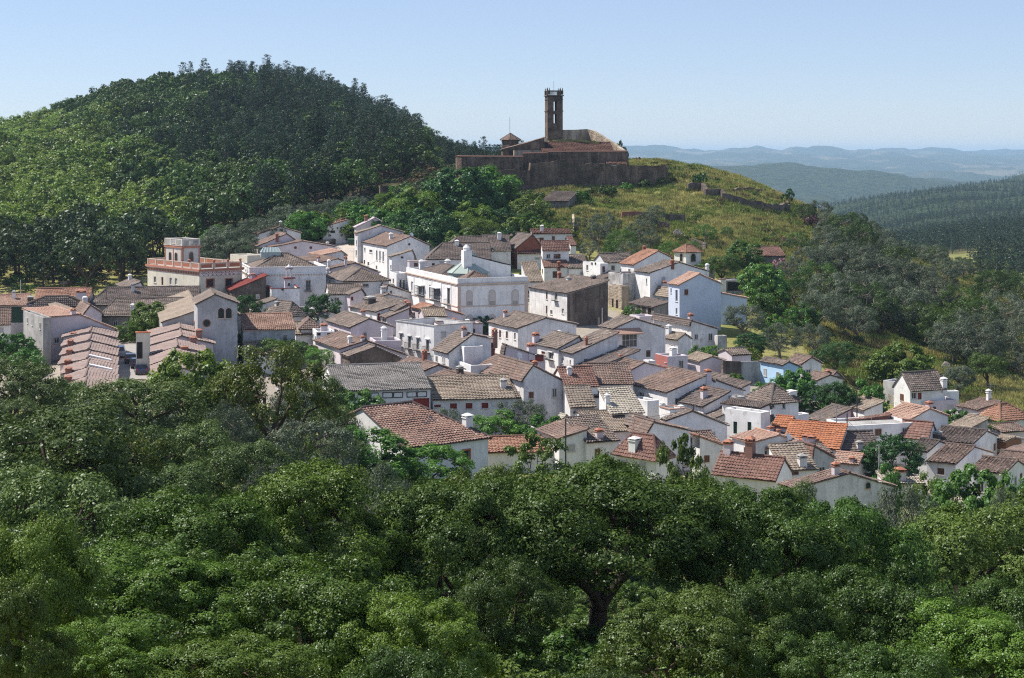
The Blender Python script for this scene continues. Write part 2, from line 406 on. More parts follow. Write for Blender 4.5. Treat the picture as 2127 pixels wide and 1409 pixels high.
def terr(X, Y):
    X = np.asarray(X, float); Y = np.maximum(np.asarray(Y, float), 6.01)
    px = np.clip(X / Y * F + 1063.5, PXS[0] + 1, PXS[-1] - 1)
    fi = np.interp(px, PXS, np.arange(len(PXS)))
    fj = np.interp(np.log(Y), LTY, np.arange(len(TY)))
    i = np.clip(fi.astype(int), 0, len(PXS) - 2); t = fi - i
    j = np.clip(fj.astype(int), 0, len(TY) - 2); s = fj - j
    def row(jj):
        jj = np.clip(jj, 0, len(TY) - 1)
        g = lambda ii: TV[jj, np.clip(ii, 0, len(PXS) - 1)]
        return _cr(g(i - 1), g(i), g(i + 1), g(i + 2), t)
    z = _cr(row(j - 1), row(j), row(j + 1), row(j + 2), s)
    amp = np.interp(Y, [0, 200, 420, 600, 900, 2600, 6000, 9000, 17000, 29000], [0.3, 0.25, 0.5, 1.5, 3, 8, 22, 40, 75, 30])
    wl = 60.0
    n = fbm(X, Y, 38.0, 4) * np.where(Y < 700, 1, 0) * amp
    n = n + fbm(X, Y, 380.0, 4, 9) * np.clip((Y - 600) / 300, 0, 1) * amp * np.clip((7000 - Y) / 2500, 0, 1)
    n = n + fbm(X, Y, 1900.0, 5, 17) * np.clip((Y - 4500) / 2500, 0, 1) * amp
    n = n + fbm(X, Y, 330.0, 3, 25) * np.clip((Y - 4800) / 1000, 0, 1) * np.interp(Y, [4800, 6600, 17000], [3, 7, 12])
    return CAMZ + z + n

def terr1(x, y): return float(terr(np.array([x]), np.array([y]))[0])

def solveY(px, py, h, y0=165.0, y1=1300.0):
    """distance at which the line through a pixel is h above the ground"""
    Ys = np.arange(y0, y1, 0.5)
    u = (px - 1063.5) / F; v = (HOR - py) / F
    g = CAMZ + v * Ys - terr(u * Ys, Ys) - h
    s = np.where((g[:-1] > 0) & (g[1:] <= 0))[0]
    if len(s) == 0:
        return float(Ys[np.argmin(np.abs(g))])
    k = s[0]
    return float(Ys[k] + 0.5 * g[k] / max(1e-6, g[k] - g[k + 1]))
def at(px, py, Y):
    return Vector(((px - 1063.5) / F * Y, Y, CAMZ + (HOR - py) / F * Y))

CROP = {'1': (0, 440, 3.0386), '2': (500, 420, 3.914), '3': (800, 440, 4.254), '4': (1150, 440, 4.254),
        '5': (600, 660, 3.867), '6': (1050, 640, 3.867), '7': (1500, 740, 3.392), '8': (900, 160, 3.867),
        'b': (290, 470, 5.3175), 'd': (0, 580, 5.636), 'e': (200, 640, 6.647), 'f': (1880, 840, 7.0445),
        'g': (1300, 280, 2.572), 'h': (1500, 540, 3.392), 'i': (760, 340, 3.7316), 'p': (0, 0, 1.0)}
def cp(c, x, y):
    a, b, s = CROP[c]
    return a + x / s, b + y / s

def ground_sheet():
    us = np.concatenate([np.linspace(-1390, -300, 40), np.linspace(-280, 2420, 230), np.linspace(2450, 3590, 40)])
    us = (us - 1063.5) / F
    Ys = np.concatenate([np.linspace(6.1, 60, 24), np.geomspace(62, 700, 240), np.geomspace(705, 28500, 260)])
    U, YY = np.meshgrid(us, Ys)
    X = U * YY
    Z = terr(X, YY)
    n, m = U.shape
    V = np.stack([X, YY, Z], -1).reshape(-1, 3)
    idx = np.arange(n * m).reshape(n, m)
    Q = np.stack([idx[:-1, :-1], idx[:-1, 1:], idx[1:, 1:], idx[1:, :-1]], -1).reshape(-1, 4)
    PX = U * F + 1063.5
    # what grows or lies where: 1 paving and bare earth in the village
    town = np.clip((YY - np.interp(PX, [0, 600, 800], [206, 204, 188])) / 8, 0, 1) * np.clip((np.interp(PX, [0, 400, 600], [325, 335, 372]) - YY) / 12, 0, 1) * np.clip((1450 + (290 - YY) * 7 - PX) / 50, 0, 1)
    forest = np.clip((YY - 400) / 40, 0, 1) * np.clip((1000 - PX - (YY - 400) * -0.35) / 80, 0, 1)
    forest = np.maximum(forest, np.clip((YY - 900) / 120, 0, 1))
    me = np_mesh('ground', V, Q, M['ground'], None, True)
    for nm, arr in (('town', town), ('forest', forest)):
        a = me.attributes.new(nm, 'FLOAT', 'POINT')
        a.data.foreach_set('value', arr.astype(np.float32).ravel())
    o = link('ground', me)
    tag(o, kind='structure')
    return o
def groundmat():
    m, nt, out = newmat('ground')
    P = wcoord(nt)
    n1 = noise(nt, 0.045, 6, P, 0.6); n2 = noise(nt, 0.6, 5, P, 0.65); n3 = noise(nt, 4.0, 4, P, 0.6); n4 = noise(nt, 0.0016, 7, P, 0.65)
    grass = mixc(nt, ramp(nt, n1, [(0.38, 0.0), (0.62, 1.0)]), (0.21, 0.235, 0.06), (0.36, 0.33, 0.13))
    grass = mixc(nt, ramp(nt, n2, [(0.35, 0.0), (0.7, 0.75)]), grass, (0.14, 0.16, 0.05))
    grass = mixc(nt, ramp(nt, n3, [(0.45, 0.0), (0.75, 0.6)]), grass, (0.24, 0.17, 0.095))
    tw = nd(nt, 'Attribute', attribute_name='town').outputs['Fac']
    pav = mixc(nt, ramp(nt, n2, [(0.35, 0.0), (0.7, 0.6)]), (0.36, 0.32, 0.27), (0.22, 0.19, 0.15))
    a = mixc(nt, tw, grass, pav)
    fo = nd(nt, 'Attribute', attribute_name='forest').outputs['Fac']
    flo = mixc(nt, ramp(nt, n2, [(0.4, 0.0), (0.7, 1.0)]), (0.035, 0.045, 0.02), (0.11, 0.075, 0.05))
    far = mixc(nt, ramp(nt, n4, [(0.52, 0.0), (0.62, 1.0)]), (0.035, 0.05, 0.03), (0.16, 0.14, 0.09))
    sep = nd(nt, 'SeparateXYZ'); nt.links.new(P, sep.inputs[0])
    mr = nd(nt, 'MapRange'); nt.links.new(sep.outputs[1], mr.inputs[0]); mr.inputs[1].default_value = 9000; mr.inputs[2].default_value = 12000
    n5 = noise(nt, 0.035, 7, P, 0.8)
    flo2 = mixc(nt, ramp(nt, n5, [(0.44, 0.0), (0.6, 1.0)]), (0.016, 0.03, 0.014), (0.05, 0.065, 0.03))
    mr2 = nd(nt, 'MapRange'); nt.links.new(sep.outputs[1], mr2.inputs[0]); mr2.inputs[1].default_value = 950; mr2.inputs[2].default_value = 1150
    flo = mixc(nt, mr2.outputs[0], flo, flo2)
    flo = mixc(nt, mr.outputs[0], flo, far)
    a = mixc(nt, fo, a, flo)
    princ(nt, out, a, 0.97, 0.08, n3, 0.6, 0.3)
    M['ground'] = m
groundmat()
ground_sheet()
# ------------------------------------------------------------------ house builder
RNG = random.Random(11)
def tile_field(O, E, S, N, W, T, iL, iR, sp, mat, root, cl=0.42, hh=0.30):
    """rows of barrel tiles on one roof slope; O eave start, E along the eave, S up the slope"""
    O, E, S, N = (np.array(v) for v in (O, E, S, N))
    nc = max(2, int(round(W / sp))); sp = W / nc
    nr = max(2, int(math.ceil(T / cl)))
    r = np.random.RandomState(RNG.randint(0, 99999))
    a, t = np.meshgrid((np.arange(nc) + 0.5) * sp, np.arange(nr) * (T / nr), indexing='ij')
    cl = T / nr
    lim = np.full_like(a, T)
    if iL > 0.01: lim = np.minimum(lim, T * a / iL)
    if iR > 0.01: lim = np.minimum(lim, T * (W - a) / iR)
    k = (t + 0.3 * cl < lim).ravel()
    a = a.ravel()[k]; t = t.ravel()[k]; lim = lim.ravel()[k]
    n = len(a)
    if n == 0: return None
    ja = r.uniform(-0.03, 0.03, n) * sp / 0.3; jt = r.uniform(-0.05, 0.05, n); jh = r.uniform(0.0, 0.03, n)
    crest = hh * min(sp, .34) * (1 if sp < .38 else .8)
    wob = 0.035 * np.sin(a * 0.9 + t * 0.7) + 0.03 * np.sin(a * 0.37 - t * 1.3 + 2)
    V = np.zeros((n, 6, 3)); 
    for q, (da, tt, hz) in enumerate(((-0.5, 0, 0.045), (0, 0, 0.045), (0.5, 0, 0.045), (-0.5, 1, 0.0), (0, 1, 0.0), (0.5, 1, 0.0))):
        aa = a + da * sp + (ja if da == 0 else 0)
        tq = np.minimum(t + jt * (1 - tt) + tt * cl * 1.02, lim + 0.02)
        z = hz + 0.03 + wob + jh * (1 - tt) + (crest * (1 - 0.1 * tt) if da == 0 else 0)
        V[:, q] = O + aa[:, None] * E + tq[:, None] * S + z[:, None] * N
    V -= np.array(root)
    b = (np.arange(n) * 6)[:, None]
    Q = np.concatenate([b + np.array([[0, 1, 4, 3]]), b + np.array([[1, 2, 5, 4]])])
    patch = 0.12 * np.sin(a * 0.8 + 1.7 * np.sin(t * 0.5)) 
    tone = np.repeat(np.clip(r.beta(2.2, 2.2, n) + patch, 0, 1), 6)
    return V.reshape(-1, 3), Q, tone

def merge_fields(fields):
    V = []; Q = []; T = []; n = 0
    for f in fields:
        if f is None: continue
        V.append(f[0]); Q.append(f[1] + n); T.append(f[2]); n += len(f[0])
    return np.concatenate(V), np.concatenate(Q), np.concatenate(T)

HOUSES = {}
def H(c, B, L, R, label, h=5.0, th=22.0, roof='gL', pk=None, rf=0.5, pitch=0.36, rise=None, ey=None, tile='t_old',
      wall='white', Y=None, win=(), chim=(), name='house', cat='house', ins=(0, 0), over=0.3, sp=0.34, floor='concrete',
      par=0.7, coping=None, group=None, ymin=165.0, cwall=None, key=None, tv=0, depth_base=1.0, dish=0):
    bx, by = cp(c, *B)
    if Y is None: Y = solveY(bx, by, h, ymin)
    u = (bx - 1063.5) / F
    Bp = at(bx, by, Y)
    t = math.radians(th); ct, st = math.cos(t), math.sin(t)
    dR = Vector((ct, st, 0)); dL = Vector((-st, ct, 0))
    def alongR(x):
        uu = (cp(c, x, 0)[0] - 1063.5) / F
        return (uu * Y - Bp.x) / (ct - uu * st)
    def alongL(x):
        uu = (cp(c, x, 0)[0] - 1063.5) / F
        return (Bp.x - uu * Y) / (st + uu * ct)
    wR = R if isinstance(R, float) else alongR(R)
    wL = L if isinstance(L, float) else alongL(L)
    wR = min(max(wR, 1.2), 45.0); wL = min(max(wL, 1.2), 45.0)
    zE = Bp.z
    def P(r, l, z): return Vector((Bp.x + dR.x * r + dL.x * l, Bp.y + dR.y * r + dL.y * l, z))
    cs = [P(0, 0, 0), P(wR, 0, 0), P(wR, wL, 0), P(0, wL, 0), P(wR / 2, wL / 2, 0)]
    gz = terr(np.array([p.x for p in cs]), np.array([p.y for p in cs]))
    zb = min(float(gz.min()) - 0.4, zE - 2.0)
    cpt = P(wR / 2, wL / 2, float(gz[4]))
    if cpt.z > zE - 1.0: cpt.z = zE - 2.0
    root = empty(name, cpt, label, cat, group)
    off = cpt
    # --- pixel helpers on the two visible faces
    def onR(x, y):
        s = alongR(x); d = Y + s * st
        return s, CAMZ + (HOR - cp(c, x, y)[1]) / F * d
    def onL(x, y):
        s = alongL(x); d = Y + s * ct
        return s, CAMZ + (HOR - cp(c, x, y)[1]) / F * d
    e2 = 0.0
    gable = roof in ('gL', 'gR')
    if gable:
        along = wL if roof == 'gL' else wR          # ridge direction length
        across = wR if roof == 'gL' else wL
        if pk is not None:
            s, z = (onR if roof == 'gL' else onL)(*pk)
            rf = min(max(s / across, 0.0), 1.0); rise = z - zE
            if rf > 0.9: rf = 1.0
        if rise is None: rise = rf * across * pitch
        rise = min(max(rise, 0.15), 0.75 * max(rf, 0.3) * across + 0.6)
        if ey is not None:
            if roof == 'gL': d = Y + wR * st; e2 = CAMZ + (HOR - cp(c, 0, ey)[1]) / F * d - zE
            else: d = Y + wL * ct; e2 = CAMZ + (HOR - cp(c, 0, ey)[1]) / F * d - zE
            e2 = max(min(e2, rise), -3.5)
        if rf >= 0.999: e2 = rise
        def prof(q):
            if q <= rf * across: return zE + rise * q / max(1e-6, rf * across)
            return zE + rise + (e2 - rise) * (q - rf * across) / max(1e-6, across - rf * across)
    elif roof == 'hip':
        rise = rise if rise is not None else min(wL, wR) * 0.5 * pitch
        if pk is not None: rise = max(0.3, onR(*pk)[1] - zE)
    # --- walls with real openings
    mb = MB()
    holes = {'R': [], 'L': []}
    parts = []
    for w in win:
        face, x0, y0, x1, y1, kind = w
        fn = onR if face == 'R' else onL
        s0, za = fn(x0, y0); s1, zc = fn(x1, y1)
        s0, s1 = sorted((s0, s1))
        zt, zl = max(za, zc), min(za, zc)
        full = wR if face == 'R' else wL
        if s1 - s0 < 0.35: m_ = (s0 + s1) / 2; s0, s1 = m_ - 0.2, m_ + 0.2
        s0 = max(0.12, s0); s1 = min(full - 0.12, s1)
        if s1 - s0 < 0.2: continue
        zl = max(zl, zb + 0.3)
        if zt - zl < 0.3: zt = zl + 0.5
        ztop = zE - 0.1 if roof != 'flat' else zE - 0.15
        if face == 'R' and roof == 'gL': ztop = min(zE, zE + e2) - 0.05
        cut = zt < ztop and kind not in ('round', 'arch', 'archshut', 'bay', 'panel', 'awning')
        if cut:
            for (a0, b0, a1, b1) in holes[face]:
                if s0 < a1 + 0.05 and s1 > a0 - 0.05 and zl < b1 + 0.05 and zt > b0 - 0.05: cut = False
        if cut: holes[face].append((s0, zl, s1, zt))
        parts.append((face, s0, zl, s1, zt, kind, cut))
    def face_grid(face, full, z0, z1):
        if z1 <= z0: return
        Q = (lambda s, z: P(s, 0, z)) if face == 'R' else (lambda s, z: P(0, s, z))
        nrm = -dL if face == 'R' else -dR
        hs = holes[face]
        if not hs:
            mb.poly([Q(0, z0), Q(full, z0), Q(full, z1), Q(0, z1)]); return
        xs = sorted({0, full} | {q for hh in hs for q in (hh[0], hh[2])})
        zs = sorted({z0, z1} | {q for hh in hs for q in (hh[1], hh[3])})
        for i in range(len(xs) - 1):
            for j in range(len(zs) - 1):
                mx, mz = (xs[i] + xs[i + 1]) / 2, (zs[j] + zs[j + 1]) / 2
                if any(hh[0] < mx < hh[2] and hh[1] < mz < hh[3] for hh in hs): continue
                mb.poly([Q(xs[i], zs[j]), Q(xs[i + 1], zs[j]), Q(xs[i + 1], zs[j + 1]), Q(xs[i], zs[j + 1])])
        for a0, b0, a1, b1 in hs:
            ins_ = -nrm * 0.22
            q = [Q(a0, b0), Q(a1, b0), Q(a1, b1), Q(a0, b1)]
            for i in range(4):
                mb.poly([q[i], q[(i + 1) % 4], q[(i + 1) % 4] + ins_, q[i] + ins_])
    zR = zE if not (gable and roof == 'gL') else min(zE, zE + e2)
    zL = zE if not (gable and roof == 'gR') else min(zE, zE + e2)
    face_grid('R', wR, zb, zR)
    face_grid('L', wL, zb, zL if roof == 'gR' else zE)
    zoppL = zE + (e2 if gable and roof == 'gL' else 0)
    zoppR = zE + (e2 if gable and roof == 'gR' else 0)
    mb.poly([P(wR, 0, zb), P(wR, wL, zb), P(wR, wL, zoppL if roof == 'gL' else zL), P(wR, 0, zoppL if roof == 'gL' else zL)])
    mb.poly([P(wR, wL, zb), P(0, wL, zb), P(0, wL, zoppR if roof == 'gR' else zR), P(wR, wL, zoppR if roof == 'gR' else zR)])
    if gable:
        if roof == 'gL':
            for l, i_ in ((0, ins[0]), (wL, ins[1])):
                if i_ > 0: continue
                mb.poly([P(0, l, zR)] + ([P(0, l, zE)] if zE > zR + .01 else []) + ([P(rf * wR, l, zE + rise)] if 0.001 < rf < 0.999 else []) + ([P(wR, l, zE + e2)] if zE + e2 > zR + .01 else []) + [P(wR, l, zR)]
                        if rf > 0.001 else [P(0, l, zR), P(0, l, zE + rise), P(wR, l, zE + e2), P(wR, l, zR)])
        else:
            for r, i_ in ((0, ins[0]), (wR, ins[1])):
                if i_ > 0: continue
                mb.poly([P(r, 0, zL)] + ([P(r, 0, zE)] if zE > zL + .01 else []) + ([P(r, rf * wL, zE + rise)] if 0.001 < rf < 0.999 else []) + ([P(r, wL, zE + e2)] if zE + e2 > zL + .01 else []) + [P(r, wL, zL)]
                        if rf > 0.001 else [P(r, 0, zL), P(r, 0, zE + rise), P(r, wL, zE + e2), P(r, wL, zL)])
    if roof == 'flat':
        tk = 0.28; zf = zE - par
        i = [P(tk, tk, 0), P(wR - tk, tk, 0), P(wR - tk, wL - tk, 0), P(tk, wL - tk, 0)]
        o_ = [P(0, 0, 0), P(wR, 0, 0), P(wR, wL, 0), P(0, wL, 0)]
        for a in range(4):
            b = (a + 1) % 4
            up = lambda p, z: Vector((p.x, p.y, z))
            mb.poly([up(o_[a], zE), up(o_[b], zE), up(i[b], zE), up(i[a], zE)])
            mb.poly([up(i[a], zE), up(i[b], zE), up(i[b], zf), up(i[a], zf)])
        fb = MB(); up = lambda p, z: Vector((p.x, p.y, z))
        fb.prism([up(p, zf - 0.2) for p in i], [up(p, zf) for p in i])
        link('roof_terrace', fb.mesh('roof_terrace', M[floor], off), root)
        if coping:
            cb = MB()
            oo = [P(-.1, -.1, 0), P(wR + .1, -.1, 0), P(wR + .1, wL + .1, 0), P(-.1, wL + .1, 0)]
            for a in range(4):
                b = (a + 1) % 4
                cb.prism([up(oo[a], zE + .003), up(oo[b], zE + .003), up(i[b], zE + .003), up(i[a], zE + .003)],
                         [up(oo[a], zE + .12), up(oo[b], zE + .12), up(i[b], zE + .12), up(i[a], zE + .12)])
            link('coping', cb.mesh('coping', M[coping], off), root)
    link('wall', mb.mesh('wall', M[wall], off), root)
    # --- roof
    def slab(poly, nrm, name_='roof', thick=0.12):
        b = MB(); n_ = Vector(nrm) * thick
        b.prism([p - n_ for p in poly], poly); return b
    fields = []; rb = MB()
    if gable:
        A, D = (dL, dR) if roof == 'gL' else (dR, dL)    # ridge axis, cross axis
        def PA(a, q, z): return P(q, a, z) if roof == 'gL' else P(a, q, z)
        g = over * 0.5
        for side in (0, 1):
            if side == 0:
                if rf < 0.001: continue
                q0, q1, z0, z1 = 0.0, rf * across, zE, zE + rise
            else:
                if rf > 0.999: continue
                q0, q1, z0, z1 = across, rf * across, zE + e2, zE + rise
            run = abs(q1 - q0); sl_ = (z1 - z0) / run; sgn = 1 if q1 > q0 else -1
            qe = q0 - sgn * over; ze = z0 - sl_ * over
            top_over = 0.0 if 0.001 < rf < 0.999 else over * 0.6
            qr = q1 + sgn * top_over; zr = z1 + sl_ * top_over
            poly = [PA(-g, qe, ze), PA(along + g, qe, ze), PA(along + g - ins[1], qr, zr), PA(-g + ins[0], qr, zr)]
            Sv = (poly[3] - poly[0]) if ins[0] == 0 else (PA(0, qr, zr) - PA(0, qe, ze))
            T = (PA(0, qr, zr) - PA(0, qe, ze)).length
            Sv = (PA(0, qr, zr) - PA(0, qe, ze)).normalized()
            N = Sv.cross(A).normalized()
            if N.z < 0: N = -N
            poly = [p + N * 0.13 for p in poly]
            k = len(rb.v); rb.prism([p - N * 0.11 for p in poly], poly)
            fields.append(tile_field(poly[0], A, Sv, N, along + 2 * g, T, ins[0], ins[1], sp, tile, off))
        for e, i_ in ((0, ins[0]), (1, ins[1])):
            if i_ <= 0: continue
            a0 = -over if e == 0 else along + over
            ar = -g + i_ if e == 0 else along + g - i_
            zz = zE - over * rise / i_
            poly = [PA(a0, -over, zz), PA(a0, across + over, zz), PA(ar, rf * across, zE + rise)]
            Sv = (poly[2] - PA(a0, rf * across, zz)); T = Sv.length; Sv.normalize()
            N = Sv.cross(D).normalized()
            if N.z < 0: N = -N
            poly = [p + N * 0.13 for p in poly]
            rb.prism([p - N * 0.11 for p in poly], poly)
            fields.append(tile_field(poly[0], D, Sv, N, across + 2 * over, T, rf * across + over, (1 - rf) * across + over, sp, tile, off))
    elif roof == 'hip':
        o2 = over; m = min(wR, wL) / 2 + o2
        long_r = wR >= wL
        c0 = [(-o2, -o2), (wR + o2, -o2), (wR + o2, wL + o2), (-o2, wL + o2)]
        for k in range(4):
            a, b = c0[k], c0[(k + 1) % 4]
            W = math.hypot(b[0] - a[0], b[1] - a[1])
            A = (P(*b, 0) - P(*a, 0)).normalized()
            inw = Vector((-A.y, A.x, 0))
            ze = zE - rise * o2 / m
            O_ = P(*a, ze)
            tp = inw * m + Vector((0, 0, rise * (1 + o2 / m)))
            T = tp.length; Sv = tp.normalized(); N = A.cross(Sv).normalized()
            if N.z < 0: N = -N
            iL = iR = m
            if W < 2 * m + 0.02: iL = iR = W / 2
            O_ = O_ + N * 0.13
            tri = [O_, O_ + A * W, O_ + A * (W - iR) + tp, O_ + A * iL + tp]
            if (tri[2] - tri[3]).length < 0.05: tri = tri[:3]
            rb.prism([p - N * 0.11 for p in tri], tri)
            fields.append(tile_field(O_, A, Sv, N, W, T, iL, iR, sp, tile, off))
    if rb.f:
        ro = link('roof', rb.mesh('roof', M[tile], off), root)
        V, Q, T_ = merge_fields(fields)
        to = link('roof_tiles', np_mesh('roof_tiles', V, Q, M[tile], T_), ro)
        tag(to, kind='stuff')
        # ridge line of cap tiles
        cb = MB()
        def capline(p, q, r=0.17):
            n = max(1, int((q - p).length / 0.9)); d = (q - p) / n
            for i in range(n):
                cb.tube(p + d * i + Vector((0, 0, RNG.uniform(-.02, .02))), p + d * (i + 1.04) + Vector((0, 0, 0.03)), r, 6)
        if gable and 0.001 < rf < 0.999:
            capline(PA(-g + ins[0], rf * across, zE + rise + 0.2), PA(along + g - ins[1], rf * across, zE + rise + 0.2))
            for e, i_ in ((0, ins[0]), (1, ins[1])):
                if i_ > 0:
                    a0 = -over if e == 0 else along + over; ar = -g + i_ if e == 0 else along + g - i_
                    zz = zE - over * rise / i_ + .18
                    for q in (-over, across + over): capline(PA(a0, q, zz), PA(ar, rf * across, zE + rise + .2))
        elif gable:
            q = across + over * .6 if rf > .5 else -over * .6
            capline(PA(-g, q, zE + rise + .3 * over + .18), PA(along + g, q, zE + rise + .3 * over + .18), .14)
        elif roof == 'hip':
            zt = zE + rise + .2
            if long_r: p, q = P(m - o2, wL / 2, zt), P(wR - m + o2, wL / 2, zt)
            else: p, q = P(wR / 2, m - o2, zt), P(wR / 2, wL - m + o2, zt)
            if (q - p).length > .3: capline(p, q)
            ends = [p, q, q, p] if long_r else [p, p, q, q]
            for (r_, l_), e in zip(c0, ends): capline(P(r_, l_, zE - rise * o2 / m + .2), e)
        if cb.f: link('ridge_cap', cb.mesh('ridge_cap', M[tile], off), ro)
    def roofz(r, l):
        if gable: return prof(r if roof == 'gL' else l)
        if roof == 'hip':
            m = min(wR, wL) / 2
            return zE + rise * min(r, wR - r, l, wL - l) / m
        return zE - par
    # a few more openings on long blank walls, as every house has some
    if name == 'house' and (zE - zb) > 3.2:
        for face, full in (('L', wL), ('R', wR)):
            have = [q for q in parts if q[0] == face]
            if have or full < 3.0: continue
            if face == 'R' and RNG.random() < .2: continue
            n_ = 1 if full < 5 else (2 if full < 9 else 3)
            for q in range(n_):
                if RNG.random() < .15: continue
                s_ = full * (q + RNG.uniform(.3, .7)) / n_; w_ = RNG.uniform(.32, .5); hh_ = RNG.uniform(.8, 1.3)
                zt_ = min(zE, zE + e2) - RNG.uniform(.5, .9)
                parts.append((face, s_ - w_, zt_ - hh_, s_ + w_, zt_, RNG.choice(['win', 'shut', 'brown', 'win', 'win']), False))
    # --- windows and doors as parts
    for face, s0, zl, s1, zt, kind, cut in parts:
        Q = (lambda s, z, d=0.0: P(s, -d, z)) if face == 'R' else (lambda s, z, d=0.0: P(-d, s, z))
        ax = dR if face == 'R' else dL; nrm = -dL if face == 'R' else -dR
        opening(root, off, Q, ax, nrm, s0, zl, s1, zt, kind, cut)
    for ch in chim:
        x, yt, yb = ch[:3]; style = ch[3] if len(ch) > 3 else 'w'; wd = ch[4] if len(ch) > 4 else None
        X_, Yb = cp(c, x, yb); Yt = cp(c, x, yt)[1]
        best = None
        for i in range(25):
            for j in range(25):
                r, l = wR * (i + .5) / 25, wL * (j + .5) / 25
                p = P(r, l, roofz(r, l))
                ex = p.x / p.y * F + 1063.5 - X_; ez = HOR - (p.z - CAMZ) / p.y * F - Yb
                e = ex * ex * 2 + ez * ez
                if best is None or e < best[0]: best = (e, p)
        p = best[1]
        chimney(root, off, p, max(0.7, (Yb - Yt) * p.y / F), style, dR, dL, wd)
    if name == 'house' and not chim and gable and wR * wL > 30 and RNG.random() < .55:
        fr_, fl_ = RNG.uniform(.25, .75) * wR, RNG.uniform(.2, .8) * wL
        chimney(root, off, P(fr_, fl_, roofz(fr_, fl_)), RNG.uniform(1.1, 1.7), RNG.choice('wcpbs'), dR, dL, RNG.uniform(.5, .8))
    if not tv and name == 'house' and RNG.random() < .38: tv = RNG.uniform(1.6, 3.0)
    if tv: aerial(root, off, P(wR * .5, wL * .4, roofz(wR * .5, wL * .4)), tv)
    if dish: sat_dish(root, off, P(wR * .7, wL * .2, roofz(wR * .7, wL * .2)))
    d = dict(root=root, P=P, wR=wR, wL=wL, zE=zE, zb=zb, dR=dR, dL=dL, off=off, Y=Y, onR=onR, onL=onL, roofz=roofz)
    if key: HOUSES[key] = d
    return d

